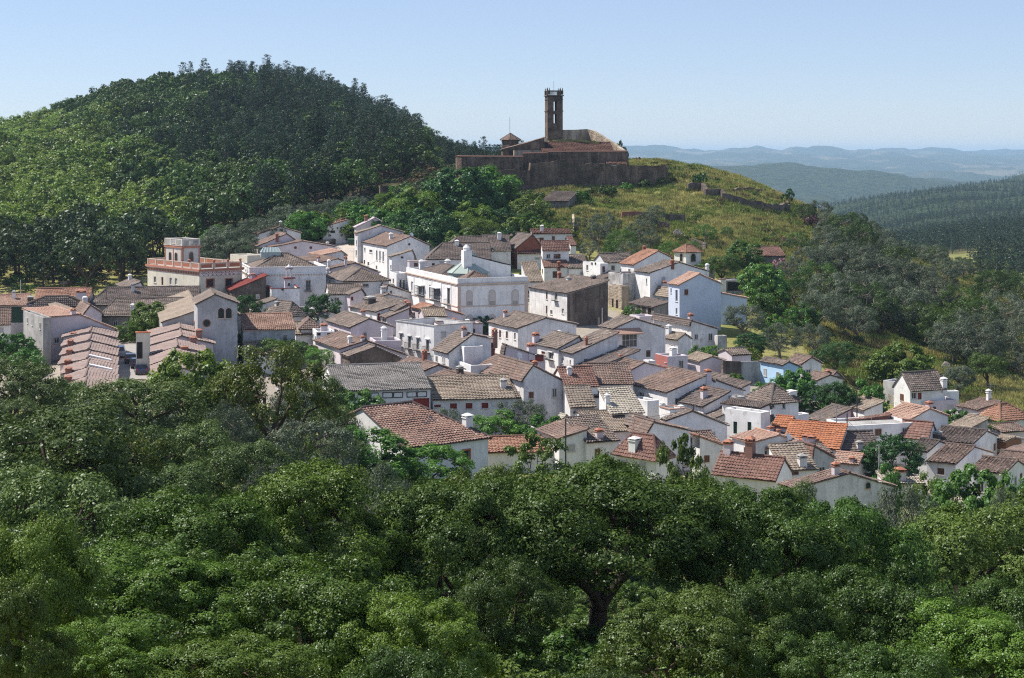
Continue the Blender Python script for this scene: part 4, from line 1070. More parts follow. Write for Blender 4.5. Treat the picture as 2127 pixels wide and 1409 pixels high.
# ---- around the grey hall
H('5', (380, 597), 17.0, 1137, 'long grey corrugated-roofed hall with white panels and a red gate', 5.2, th=13, roof='gR', rise=2.0, tile='t_grey', wall='clean', sp=.28, key='hall', name='hall', cat='hall',
  win=[('R', 640, 605, 722, 648, 'panel'), ('R', 752, 601, 835, 645, 'panel'), ('R', 838, 599, 917, 642, 'panel'), ('R', 946, 596, 1026, 639, 'panel'), ('R', 1030, 594, 1108, 637, 'panel'), ('R', 1000, 650, 1132, 745, 'reddoor')])
H('5', (1160, 662), 12.0, 1812, 'long white house with brown windows and railing right of the grey hall', 4.8, th=9, roof='gR', rise=2.0, tile='t_tan', wall='clean', sp=.42, ins=(0, 0),
  win=[('R', 1295, 690, 1350, 732, 'red'), ('R', 1420, 688, 1475, 730, 'red'), ('R', 1548, 685, 1602, 727, 'red'), ('R', 1165, 700, 1220, 720, 'red')], chim=[(1727, 485, 560, 's')])
H('5', (1212, 545), 1080, 1640, 'rust-brown roofed barn with a dark gable behind the grey hall', 4.5, th=28, pk=(1385, 466), ey=500, tile='t_mid', wall='darkstone', chim=[(1374, 395, 465, 'd')])
H('5', (1065, 445), 845, 1320, 'reddish-brown roof left of the dark gabled barn', 4.8, th=28, pk=(1200, 385), tile='t_mid', wall='white', chim=[(1087, 250, 345, 'b')])
H('5', (1640, 470), 1480, 1990, 'orange-brown roof with white corner patches right of the dark gabled barn', 4.8, th=26, pk=(1830, 350), ey=400, tile='t_mid', wall='white', dish=1)
H('5', (1800, 490), 1680, 1980, 'low brown roof beside the tall lit gable', 4.6, th=30, pk=(1985, 392), tile='t_old', wall='white')
H('5', (1812, 640), 7.0, 2090, 'low brown roof tucked against the tall lit gable', 3.6, th=16, roof='gR', rise=2.4, tile='t_old', wall='white')
H('6', (145, 575), 10.0, 480, 'tall white gable with a diagonal shadow across it', 6.2, th=26, pk=(222, 468), ey=602, tile='t_mid', wall='white')
H('6', (478, 634), 7.0, 742, 'white house with a red tile front slope right of the diagonal-shadow gable', 5.4, th=14, roof='gR', rise=2.0, tile='t_red', wall='clean', sp=.34)
H('6', (662, 612), 8.0, 1025, 'white house with a wide speckled front roof', 5.2, th=6, roof='gR', rise=2.1, tile='t_mid', wall='clean')
H('6', (700, 720), 5.0, 985, 'white walled yard building with dark coping below the speckled roof', 4.0, th=6, roof='gR', rf=1.0, rise=1.2, tile='t_dark', wall='clean')
H('6', (520, 790), 476, 718, 'small white cottage with a brown lean-to roof and a single shuttered window', 3.8, th=16, roof='gR', rf=1.0, rise=2.0, tile='t_tan', wall='clean', sp=.4, win=[('R', 595, 818, 640, 890, 'shut')])
H('6', (850, 848), 752, 1106, 'white house with a pale bleached tile roof and open store front', 4.3, th=18, roof='gR', rf=1.0, rise=2.4, tile='t_pale', wall='clean', sp=.4,
  win=[('R', 878, 862, 960, 935, 'dark'), ('R', 1050, 872, 1095, 900, 'brown')], chim=[(815, 695, 775, 'c')])
H('6', (1140, 748), 1000, 1232, 'white yard walls behind the bleached tile roof', 4.2, th=30, roof='flat', wall='clean', par=1.6, chim=[(1130, 675, 745, 'c', .7)])
H('6', (1322, 818), 1238, 1440, 'white wall with a salmon coping and capped chimneys', 4.2, th=24, roof='flat', wall='clean', par=.7, coping='t_salmon', chim=[(1258, 690, 765, 'c'), (1415, 742, 800, 'c')])
# ---- centre right rows
H('3', (1530, 1215), 1322, 1768, 'house with an old brown roof and one white chimney, left of its longer twin', 5.6, th=26, pk=(1712, 1112), tile='t_old', wall='white', chim=[(1537, 1055, 1118, 'c'), (1297, 1115, 1210, 'p', .9)],
  win=[('L', 1380, 1230, 1412, 1265, 'brown'), ('L', 1445, 1240, 1482, 1310, 'balc')])
H('3', (1665, 1260), 1525, 2052, 'long old brown roof with a white streaked side wall', 5.6, th=26, pk=(2052, 1080), tile='t_old', wall='white', win=[('L', 1560, 1290, 1572, 1340, 'shut'), ('L', 1630, 1310, 1642, 1355, 'shut')], chim=[(1777, 1105, 1190, 'b', .35)])
H('6', (868, 172), 757, 1285, 'white house with a large glazed window under a salmon awning roof', 7, th=22, pk=(1040, 92), ey=165, tile='t_old', wall='white', key='glazed',
  win=[('R', 938, 214, 1058, 312, 'big'), ('R', 1130, 340, 1166, 392, 'door'), ('R', 1288, 270, 1306, 298, 'dark')])
d = HOUSES['glazed']
s0, z0 = d['onR'](868, 205); s1, _ = d['onR'](1080, 205)
ab = MB(); Pq = d['P']
ab.prism([Pq(s0, -1.3, z0 - .1), Pq(s1, -1.3, z0 - .1), Pq(s1, -.003, z0 + .65), Pq(s0, -.003, z0 + .65)], [Pq(s0, -1.3, z0), Pq(s1, -1.3, z0), Pq(s1, -.003, z0 + .75), Pq(s0, -.003, z0 + .75)])
link('awning_roof', ab.mesh('awning_roof', M['t_salmon'], d['off']), d['root'])
H('6', (1384, 258), 1274, 1490, 'small tan lean-to roof beside the glazed house', 3.4, th=40, roof='gL', pk=(1440, 215), tile='t_tan', wall='white', chim=[(1300, 112, 190, 'c', .7)])
H('6', (1492, 118), 1188, 1698, 'long peeling white wall with a sloping brown top', 5, th=26, pk=(1496, 108), ey=170, tile='t_dark', wall='white')
H('6', (1705, 225), 1690, 1778, 'crumbling white stub wall at the right end of the peeling wall', 3.4, th=22, roof='flat', wall='stained', par=.2, name='ruin', cat='ruin')
H('6', (700, 494), 553, 1068, 'low house with a dark mossy roof below the long streaked wall', 4.4, th=28, pk=(1062, 352), tile='t_dark', wall='white')
H('6', (910, 557), 702, 1312, 'lilac gabled house with a reddish mossy roof', 4.4, th=28, pk=(1112, 448), ey=490, tile='t_mid', wall='lilac', chim=[(924, 378, 418, 'p', .4), (750, 430, 470, 'm')])
H('6', (1302, 390), 1200, 1463, 'flat house with one bright red side and a pale front', 4.4, th=24, roof='flat', wall='lilac', par=.3, key='redside', win=[('L', 1280, 405, 1294, 440, 'brown')], chim=[(1346, 318, 385, 'c', .9)])
d = HOUSES['redside']; mb = MB(); P_ = d['P']
mb.poly([P_(-.012, .02, d['zb']), P_(-.012, .02, d['zE']), P_(-.012, d['wL'], d['zE']), P_(-.012, d['wL'], d['zb'])])
link('red_render', mb.mesh('red_render', M['red'], d['off']), d['root'])
H('6', (1150, 425), 1108, 1200, 'small white stepped block left of the bright red wall', 4.0, th=24, roof='flat', wall='clean', par=.3)
H('6', (1300, 684), 1024, 1667, 'white house with a wide rust-red roof in the middle of the village', 5, th=26, pk=(1610, 548), ey=590, tile='t_mid', wall='clean', win=[('L', 1072, 675, 1112, 720, 'win'), ('L', 1162, 714, 1186, 742, 'win')], chim=[(1628, 485, 550, 'p', .8)])
H('6', (1590, 797), 1325, 1792, 'low house with a dark lichen roof right of the rust-red roof', 4.4, th=28, pk=(1788, 684), tile='t_dark', wall='white')
H('6', (1580, 640), 1560, 1912, 'plain white gable behind the dark lichen roof', 5, th=24, pk=(1692, 586), ey=665, tile='t_dark', wall='white')
H('6', (1300, 908), 1262, 1780, 'white gabled house with an aerial pole behind the orange strip roof', 5, th=24, pk=(1500, 835), ey=945, tile='t_old', wall='clean', tv=3)
H('6', (1640, 1005), 1345, 2.2, 'narrow bright orange tiled strip roof', 3.4, th=62, rf=1.0, rise=.7, tile='t_orange', wall='clean', sp=.4)
H('7', (272, 400), 22, 338, 'white house with two green-shuttered balcony doors and a parapet', 6.3, th=45, roof='flat', wall='clean', par=1.0, win=[('L', 78, 460, 106, 550, 'green'), ('L', 178, 462, 206, 540, 'green')])
H('7', (265, 372), 0, 338, 'dark tiled roof right behind the green-shuttered house', 6.0, th=45, roof='gL', pk=(330, 345), tile='t_dark', wall='clean')
H('7', (345, 332), 166, 538, 'white house with a hipped brown roof and a small terrace', 5.5, th=30, roof='hip', rise=1.9, tile='t_old', wall='clean', win=[('R', 425, 332, 445, 370, 'win'), ('R', 352, 342, 368, 362, 'win')], chim=[(488, 245, 290, 'c', 1.2)])
H('7', (480, 420), 428, 612, 'small terrace with white posts and red paving', 3.4, th=35, roof='flat', wall='clean', par=.5, floor='redfloor')
H('7', (95, 290), 40, 162, 'stained concrete water tank block beside the hipped roof', 5.8, th=30, roof='flat', wall='concrete', par=.2)
W('7', [(0, 32), (60, 34), (125, 36)], 'ivy-dark stretch of retaining wall', 3.2, mat='darkstone', name='retaining_wall')
W('7', [(128, 37), (200, 36), (268, 34)], 'grey concrete stretch of retaining wall beside the sky-blue house', 3.2, mat='concrete', name='retaining_wall')
H('7', (432, 66), 270, 550, 'sky-blue walled house at the foot of the hillside', 4.4, th=26, roof='gL', pk=(470, 46), ey=80, tile='t_old', wall='skyblue')
H('7', (560, 62), 450, 700, 'low tiled roof behind the sky-blue house', 3.6, th=26, rise=1.0, tile='t_mid', wall='white')
H('7', (760, 165), 690, 850, 'small brown roof with a stubby chimney among the gardens', 3.2, th=26, rise=1.0, tile='t_mid', wall='white', chim=[(745, 100, 150, 'b')])
# ---- right side
H('7', (1325, 238), 1210, 1568, 'white house with terrace and red door at the foot of the right hillside', 5, th=22, roof='gR', rise=2.2, tile='t_old', wall='clean', win=[('R', 1378, 258, 1406, 305, 'reddoor'), ('R', 1335, 258, 1370, 300, 'win')], chim=[(1577, 158, 222, 'c', .8)])
H('7', (1440, 252), 1432, 1668, 'flat pale annex attached right of the red door', 3.8, th=10, roof='flat', wall='clean', par=.15, win=[('R', 1540, 265, 1570, 300, 'win')], ymin=230)
H('7', (1400, 318), 1320, 1658, 'long white terrace wall in front of the red door', 3.4, th=12, roof='flat', wall='lilac', par=.8)
H('7', (1212, 180), 1135, 3.0, 'grey-blue yard wall left of the red door house', 3.6, th=40, roof='flat', wall='greywall', par=.3)
H('7', (1800, 385), 1660, 2095, 'long brown roof at the right edge below the grassy slope', 3.6, th=24, pk=(1962, 330), ey=385, tile='t_mid', wall='white')
H('7', (1960, 455), 1798, 2160, 'rough orange-pink hipped roof with a slim white chimney', 3.4, th=30, roof='hip', rise=1.8, tile='t_new', wall='white', chim=[(2012, 340, 400, 'c', .4)])
W('7', [(708, 412), (850, 392), (1000, 374)], 'long terracotta garden wall', 2.6, mat='brick', name='garden_wall', thick=.4)
H('7', (1250, 495), 1066, 1590, 'house with a pale salmon tiled slope and grey right slope', 4, th=28, roof='gL', pk=(1462, 375), ey=425, tile='t_salmon', wall='clean', sp=.4)
H('7', (890, 465), 880, 1180, 'brick-red rendered gable wall standing before the salmon slope', 3.8, th=14, pk=(1178, 425), tile='t_red', wall='brick')
H('7', (880, 492), 735, 1345, 'long white house wall with pipes behind the dark tree', 4.4, th=16, roof='flat', wall='clean', par=.3, chim=[(862, 500, 600, 'm')])
H('7', (842, 670), 5.0, 1100, 'dark ribbed roof beside the tall flue pipe', 3.6, th=8, roof='gR', rise=1.8, tile='t_dark', wall='clean', sp=.5, win=[('R', 850, 685, 880, 710, 'dark')], chim=[(965, 640, 700, 's')])
H('7', (825, 654), 430, 3.6, 'big bright orange tiled roof sloping down to the right', 4.0, th=64, rf=1.0, rise=2.2, tile='t_orange', wall='clean', sp=.42, chim=[(625, 560, 620, 'p', .9), (590, 560, 610, 'p', .8)], tv=3)
H('7', (470, 500), 362, 3.0, 'small orange roof end on a pink wall', 4.8, th=60, rise=.9, tile='t_orange', wall='lilac')
H('7', (225, 614), 70, 500, 'smooth salmon roof with a white side wall', 4.4, th=28, pk=(400, 562), ey=590, tile='t_salmon', wall='clean', sp=.3, chim=[(393, 525, 560, 'p', .5), (345, 480, 530, 'p', .6)])
H('7', (330, 657), 312, 532, 'white shed under a slanting salmon roof strip', 3.8, th=20, pk=(530, 610), tile='t_salmon', wall='clean', sp=.3, dish=1)
H('7', (425, 805), 332, 664, 'yellow-brown ribbed roof with a grey chimney', 3.8, th=14, roof='gR', rf=1.0, rise=2.0, tile='t_tan', wall='clean', sp=.45, chim=[(567, 695, 780, 's', .9)], win=[('R', 470, 812, 540, 835, 'brown')])
H('7', (640, 720), 532, 790, 'grey rubble gable below the bright orange roof', 4.2, th=30, pk=(648, 640), ey=720, tile='t_red', wall='greywall')
H('7', (960, 765), 782, 3.4, 'little salmon roof with white verge beside the dark tree', 3.4, th=60, rise=.8, tile='t_salmon', wall='clean', chim=[(916, 715, 760, 'p')])
H('7', (500, 940), 405, 1213, 'wide brown-roofed house with a white ridge wall behind the foreground trees', 4, th=24, pk=(895, 832), ey=925, tile='t_mid', wall='white', win=[('R', 1010, 890, 1042, 930, 'arch')], tv=2)
H('7', (378, 872), -60, 4.5, 'long maroon-brown roof behind the foreground oaks', 3.8, th=58, rise=1.8, tile='t_red', wall='clean', chim=[(40, 530, 625, 'p', 1.0), (195, 555, 690, 'b', 1.0)])
H('7', (1160, 905), 3.0, 1420, 'low grey shed roof with a small white chimney tower', 2.4, th=8, roof='gR', rf=1.0, rise=.7, tile='t_pale', wall='clean', chim=[(1255, 785, 880, 'p', 1.1)])
H('f', (985, 592), 335, 1347, 'dark ribbed roof with a broad gable at the right edge of the village', 4.2, th=58, pk=(1190, 398), ey=470, tile='t_dark', wall='white', sp=.5, chim=[(478, 400, 520, 'd', 1.0)])
H('f', (340, 505), -80, 3.5, 'ribbed roof with a bright orange corner above the dark tree', 4.2, th=58, rise=1.7, tile='t_red', wall='clean', sp=.5)
H('f', (322, 707), 60, 622, 'white gabled house behind the dark round tree', 4, th=58, pk=(500, 550), ey=600, tile='t_dark', wall='clean', sp=.5)
H('f', (738, 884), 322, 1292, 'white house with a ribbed roof edged in orange and one shuttered window', 3.8, th=58, pk=(1010, 632), ey=722, tile='t_mid', wall='clean', sp=.5, win=[('L', 470, 930, 572, 1035, 'brown')])
H('f', (1452, 1028), 945, 1742, 'lowest right house with orange-streaked ribbed roof', 3.8, th=58, pk=(1645, 832), ey=900, tile='t_mid', wall='clean', sp=.5)
H('f', (1810, 880), 1330, 2200, 'ribbed roof cut by the right edge of the picture', 3.8, th=58, pk=(1900, 740), tile='t_mid', wall='clean', sp=.5)
H('f', (1480, 550), 1300, 1705, 'tan roofed store with a brown plank wall', 3.2, th=34, pk=(1600, 500), tile='t_tan', wall='brownwood')
# ---- lower centre, behind the foreground oaks
H('5', (925, 1052), 16.0, 1600, 'white house with a large speckled red roof nearest the camera', 3.6, th=37, roof='gR', rise=3.0, tile='t_front', wall='clean', sp=.36, ins=(0, 4.5), key='front', chim=[(1437, 775, 882, 'c', .9)], win=[('R', 1400, 1070, 1450, 1170, 'orange')])
d = HOUSES['front']; P_ = d['P']
def roof_window(d, r, l, w, hh, mat='glass', name='skylight', lift=.22):
    z = d['roofz']; P_ = d['P']; b = MB()
    q = [P_(r - w, l - hh, z(r - w, l - hh) + lift), P_(r + w, l - hh, z(r + w, l - hh) + lift), P_(r + w, l + hh, z(r + w, l + hh) + lift), P_(r - w, l + hh, z(r - w, l + hh) + lift)]
    b.prism([p - Vector((0, 0, .2)) for p in q], q)
    link(name, b.mesh(name, M[mat], d['off']), d['root'])
roof_window(d, 6.0, 4.2, .5, .6)
H('5', (1600, 1085), 3.5, 2120, 'low orange tiled garden shed roof right of the speckled red roof', 2.2, th=6, roof='gR', rf=1.0, rise=1.0, tile='t_new', wall='clean', sp=.4, name='shed', cat='shed')
H('6', (432, 1058), 7.0, 652, 'plain white wall under a narrow brown roof beside a slim pole', 4.2, th=20, pk=(652, 985), tile='t_mid', wall='clean')
H('6', (650, 1082), 5.5, 905, 'brown roof with a terracotta-topped chimney and white verge', 3.8, th=22, roof='gR', rf=1.0, rise=1.8, tile='t_old', wall='clean', chim=[(752, 968, 1050, 'p', .8)])
H('6', (1140, 1010), 1000, 1485, 'broad brown roof behind the fancy white chimney', 4.4, th=26, pk=(1192, 925), ey=990, tile='t_mid', wall='clean')
H('6', (1210, 1210), 885, 1335, 'reddish hipped roof edged with orange tiles and a fancy white chimney', 3.8, th=48, roof='hip', rise=2.0, tile='t_red', wall='clean', chim=[(1040, 1040, 1135, 'c', 1.1)])
H('6', (1100, 945), 975, 1290, 'small roof with white chimney stub above the hipped orange edge', 4.0, th=26, pk=(1130, 890), ey=930, tile='t_old', wall='clean', chim=[(1112, 895, 945, 'p', .8)])
H('6', (1560, 1130), 1500, 1740, 'white gable with a pink-orange tile slope behind the leaning tree', 3.8, th=26, pk=(1550, 1040), ey=1105, tile='t_new', wall='clean')
H('6', (420, 930), 408, 2.5, 'striped yellow lean-to roof beside the garden trees', 2.4, th=30, rise=.8, tile='t_pale', wall='clean', sp=.4, name='shed', cat='shed')

# ---- left side: terraced rows, palace, barn
ROW1 = [((745, 690), 1052, 625, 1345, 246), ((738, 795), 1045, 722, 1345, 238.3), ((722, 900), 1035, 830, 1345, 230.3), ((705, 1010), 1020, 943, 1343, 222.2), ((735, 1120), 1003, 1053, 1340, 213.8), ((745, 1235), 990, 1163, 1335, 205.5), ((740, 1350), 975, 1280, 1330, 197)]
for i, (B_, ax_, ay_, r_, y_) in enumerate(ROW1):
    dd = H('d', B_, 8.6, r_, 'terraced house under stepped salmon roof, %s of the left row' % ['uppermost', 'second from the top', 'third from the top', 'fourth from the top', 'fifth from the top', 'sixth from the top', 'lowest'][i], Y=y_, th=12, pk=(ax_, ay_), ey=B_[1] + 5, tile='t_pink', wall='lilac', sp=.3,
           group='left terrace of stepped salmon roofs', chim=[((862, 850, 835, 805, 792, 782, 775)[i], (500, 615, 705, 815, 905, 975, 1075)[i], (625, 690, 800, 900, 980, 1065, 1170)[i], 'b', .8)])
    if i in (3, 4): roof_window(dd, dd['wR'] * .72, 2.5, 1.5, .5, 'whitepaint', 'solar_panel', .45)
ROW2 = [((740, 410), 1160, 290, 1590, 250), ((750, 525), 1180, 400, 1615, 241.3), ((765, 650), 1125, 545, 1500, 231.5), ((780, 790), 1100, 675, 1480, 222.5), ((790, 930), 1080, 815, 1450, 213.5)]
for i, (B_, ax_, ay_, r_, y_) in enumerate(ROW2):
    H('e', B_, 8.8, r_, 'terraced house under stepped salmon roof, %s of the right row' % ['uppermost', 'second from the top', 'third from the top', 'fourth from the top', 'lowest'][i], Y=y_, th=13, pk=(ax_, ay_), tile='t_pink', wall='lilac', sp=.3,
      group='right terrace of stepped salmon roofs', chim=[((1388, 1412, 1352, 1215, 1300)[i], (175, 300, 395, 510, 700)[i], (320, 440, 500, 580, 780)[i], 'b', .9)])
H('d', (563, 455), 275, 1345, 'three-storey lilac house with a salmon roof above the left terrace', 7.0, th=30, pk=(938, 432), ey=592, tile='t_salmon', wall='lilac', sp=.3,
  win=[('L', 300, 585, 320, 660, 'win'), ('L', 330, 595, 348, 680, 'win'), ('L', 380, 615, 400, 700, 'win'), ('L', 440, 640, 456, 720, 'shut'), ('L', 488, 650, 508, 740, 'win'), ('L', 522, 665, 538, 755, 'win')], chim=[(858, 520, 600, 'p', .7)], ymin=250)
H('d', (505, 452), 275, 560, 'grey concrete roof terrace parapet of the lilac house', 7.4, th=30, roof='flat', wall='concrete', floor='redfloor', par=1.2)
H('d', (335, 292), 315, 985, 'white and lilac house under a low grey roof at the left', 6, th=10, roof='gR', rise=2.2, tile='t_old', wall='lilac', ins=(3, 3), win=[('R', 350, 335, 366, 395, 'win'), ('R', 440, 360, 456, 420, 'win')], chim=[(355, 205, 260, 'd', .9)])
H('d', (630, 350), 560, 860, 'small tan roof tucked behind the lilac house', 5.6, th=20, pk=(690, 345), ey=385, tile='t_tan', wall='lilac', win=[('R', 725, 375, 760, 410, 'brown')])
H('d', (-90, 312), 8.0, 300, 'modern house with a dark green glazed front and orange roof at the left edge', 5.5, th=6, roof='gR', rise=1.4, tile='t_salmon', wall='greywall', sp=.3, key='glassfront', win=[('R', 35, 325, 268, 510, 'green')])
H('d', (-160, 535), 7.0, 120, 'white cottage with a brown roof cut by the left edge', 3.4, th=16, roof='gR', rise=2.4, tile='t_mid', wall='clean')
H('d', (400, 268), 6.0, 1040, 'long orange ribbed roof at the back of the left quarter', 5, th=6, roof='gR', rise=2.0, tile='t_new', wall='clean', sp=.5, chim=[(950, 115, 250, 'p', 1.6), (733, 140, 230, 'm')])
H('d', (985, 415), 805, 1190, 'low mottled brown roof left of the yellow mansion roofs', 4.4, th=24, pk=(1060, 300), ey=400, tile='t_mid', wall='lilac')
H('1', (560, 590), 9.0, 1250, 'long dark tiled roof left of the yellow mansion', 4, th=8, roof='gR', rise=2.6, tile='t_dark', wall='rubble', ins=(3, 0), key='oldroof')
roof_window(HOUSES['oldroof'], 13, 3.0, .9, .7, 'whitepaint')
H('1', (640, 660), 9.0, 1290, 'long brown tiled roof in front of the yellow mansion', 3.6, th=8, roof='gR', rise=2.4, tile='t_old', wall='rubble', ins=(2, 3), chim=[(1010, 545, 600, 's'), (828, 590, 660, 'c', .7)])
H('1', (800, 485), 738, 905, 'little white attic house with a tan roof left of the yellow mansion', 5.5, th=24, pk=(888, 448), tile='t_old', wall='clean', win=[('R', 850, 478, 875, 500, 'dark')])
H('e', (548, 348), 363, 742, 'cream house with a red-walled terrace beside the parked cars', 6, th=12, roof='flat', wall='cream', par=1.2, floor='redfloor', coping='orange', win=[('L', 418, 455, 440, 600, 'shut'), ('L', 488, 480, 516, 605, 'shut'), ('R', 560, 470, 640, 700, 'dark')])
H('b', (640, 865), 600, 1080, 'tall grey weathered barn with paired arched windows', 9.0, th=14, pk=(832, 765), ey=858, tile='t_old', wall='greywall', name='barn', cat='barn', ymin=240,
  win=[('R', 868, 905, 932, 1015, 'arch'), ('R', 952, 905, 1016, 1015, 'arch'), ('R', 706, 1038, 776, 1105, 'round')])
H('b', (255, 1068), 180, 648, 'low grey wing with a slanting roof left of the weathered barn', 4.6, th=14, pk=(648, 935), tile='t_tan', wall='greywall', ymin=240, name='barn', cat='barn')
H('b', (1082, 990), 4.0, 1158, 'narrow grey lean-to right of the weathered barn', 6.4, th=14, pk=(1084, 985), ey=1020, tile='t_tan', wall='greywall', ymin=240, name='barn', cat='barn')
# maroon lean-to, bell turret and white mansion with the glass lantern
H('b', (1022, 716), 8.0, 1398, 'maroon sheet-metal lean-to roof beside the pink bell turret', 5.2, th=18, pk=(1398, 556), tile='t_maroon', wall='darkstone', sp=.3)
H('b', (1168, 712), 5.0, 1428, 'dark open timber gable under the maroon roof', 4.9, th=18, pk=(1318, 602), tile='t_old', wall='darkstone')
H('b', (1455, 694), 1400, 1768, 'low white block with maroon cornice below the bell turret', 5.4, th=14, roof='flat', wall='white', par=.6, coping='maroon', key='turretbase', win=[('R', 1574, 702, 1586, 714, 'round')])
H('b', (1650, 988), 1400, 1832, 'brown hipped roof between the domed tree and the barn', 3.4, th=40, roof='hip', rise=2.0, tile='t_old', wall='white', chim=[(1520, 835, 880, 's')])
mans = H('b', (1213, 462), 1122, 2058, 'white mansion with hipped lichen roof and green glass lantern', 8.6, th=16, roof='flat', wall='clean', par=.5, key='lantern', coping='clean',
  win=[('R', 1835, 600, 1890, 712, 'balc'), ('R', 1835, 830, 1885, 880, 'win')])
# ------------------------------------------------------------------ special buildings
UP = Vector((0, 0, 1))
def hip_on(d, r0, r1, l0, l1, z, rise, tile, name='roof', sp=.34, axis='R'):
    """a hipped tile roof standing on a flat roof, between r0..r1 and l0..l1"""
    P_ = d['P']; off = d['off']; rb = MB(); fields = []
    wr, wl = r1 - r0, l1 - l0; m = min(wr, wl) / 2
    c0 = [(r0, l0), (r1, l0), (r1, l1), (r0, l1)]
    for k in range(4):
        a, b = c0[k], c0[(k + 1) % 4]
        pa, pb = P_(*a, z), P_(*b, z)
        Wd = (pb - pa).length; A = (pb - pa).normalized(); inw = Vector((-A.y, A.x, 0))
        tp = inw * m + UP * rise; Sv = tp.normalized(); N = A.cross(Sv).normalized()
        if N.z < 0: N = -N
        iL = iR = min(m, Wd / 2)
        tri = [pa, pb, pa + A * (Wd - iR) + tp, pa + A * iL + tp]
        if (tri[2] - tri[3]).length < 0.05: tri = tri[:3]
        rb.prism([p - N * .1 for p in tri], tri)
        fields.append(tile_field(pa, A, Sv, N, Wd, tp.length, iL, iR, sp, tile, off))
    ro = link(name, rb.mesh(name, M[tile], off), d['root'])
    V, Q, T_ = merge_fields(fields)
    tag(link('roof_tiles', np_mesh('roof_tiles', V, Q, M[tile], T_), ro), kind='stuff')
    cb = MB(); zt = z + rise + .08
    e = [P_(r0 + m, l0 + m, zt), P_(r1 - m, l1 - m, zt)] if wr >= wl else [P_(r0 + m, l0 + m, zt), P_(r1 - m, l1 - m, zt)]
    seg = [(e[0], e[1])] if (e[1] - e[0]).length > .3 else []
    ends = [e[0], e[1], e[1], e[0]] if wr >= wl else [e[0], e[0], e[1], e[1]]
    for (r, l), q in zip(c0, ends): seg.append((P_(r, l, z + .06), q))
    for p, q in seg:
        n = max(1, int((q - p).length / .9)); dd = (q - p) / n
        for i in range(n): cb.tube(p + dd * i, p + dd * (i + 1.04) + UP * .03, .16, 6)
    link('ridge_cap', cb.mesh('ridge_cap', M[tile], off), ro)

def band(d, z, ht, proud, mat, name, faces='RL', inset=0.0):
    P_ = d['P']; b = MB()
    if 'R' in faces: b.box(P_(d['wR'] / 2, -proud / 2 - .002, z), d['dR'] * (d['wR'] / 2 + proud), d['dL'] * (proud / 2), UP * ht / 2)
    if 'L' in faces: b.box(P_(-proud / 2 - .002, d['wL'] / 2 + proud / 2, z), d['dR'] * (proud / 2), d['dL'] * (d['wL'] / 2 + proud / 2 - .004), UP * ht / 2)
    return link(name, b.mesh(name, M[mat], d['off']), d['root'])
def dentils(d, z, ht, w, step, proud, mat, name='dentil_course', faces='RL'):
    P_ = d['P']; b = MB()
    if 'R' in faces:
        n = int(d['wR'] / step)
        for i in range(n): b.box(P_((i + .5) * d['wR'] / n, -proud / 2 - .002, z), d['dR'] * w / 2, d['dL'] * proud / 2, UP * ht / 2)
    if 'L' in faces:
        n = int(d['wL'] / step)
        for i in range(n): b.box(P_(-proud / 2 - .002, (i + .5) * d['wL'] / n, z), d['dR'] * proud / 2, d['dL'] * w / 2, UP * ht / 2)
    o = link(name, b.mesh(name, M[mat], d['off']), d['root']); return tag(o, kind='stuff')

# white mansion with the lantern
d = HOUSES['lantern']
hip_on(d, .9, d['wR'] - .9, .9, min(d['wL'] - .9, 12), d['zE'] - .35, 2.6, 't_old')
band(d, d['zE'] - 1.25, .18, .16, 'clean', 'cornice'); dentils(d, d['zE'] - 1.55, .3, .16, .5, .1, 'peach')
mb = MB(); P_ = d['P']; rc, lc = d['wR'] * .33, min(d['wL'] - .9, 12) / 2 + .4; zz = d['zE'] + 1.6
wr, wl = 1.9, .9
mb.prism([P_(rc - wr, lc - wl, zz), P_(rc + wr, lc - wl, zz), P_(rc + wr, lc + wl, zz), P_(rc - wr, lc + wl, zz)], [P_(rc - wr, lc - wl, zz + 1.0), P_(rc + wr, lc - wl, zz + 1.0), P_(rc + wr, lc + wl, zz + 1.0), P_(rc - wr, lc + wl, zz + 1.0)])
mb.prism([P_(rc - wr - .1, lc - wl - .1, zz + 1.0), P_(rc + wr + .1, lc - wl - .1, zz + 1.0), P_(rc + wr + .1, lc + wl + .1, zz + 1.0), P_(rc - wr - .1, lc + wl + .1, zz + 1.0)],
         [P_(rc - wr + .5, lc - .05, zz + 1.9), P_(rc + wr - .5, lc - .05, zz + 1.9), P_(rc + wr - .5, lc + .05, zz + 1.9), P_(rc - wr + .5, lc + .05, zz + 1.9)])
lo = link('glass_lantern', mb.mesh('glass_lantern', M['greenglass'], d['off']), d['root'])
fb = MB()
for i in range(7):
    r = rc - wr + 2 * wr * i / 6; q = rc - wr + .5 + (2 * wr - 1) * i / 6
    fb.tube(P_(r, lc - wl - .11, zz + 1.03), P_(q, lc - .07, zz + 1.93), .05, 4)
    fb.tube(P_(r, lc - wl - .03, zz), P_(r, lc - wl - .03, zz + 1.0), .05, 4)
link('glazing_bars', fb.mesh('glazing_bars', M['frame'], d['off']), lo)

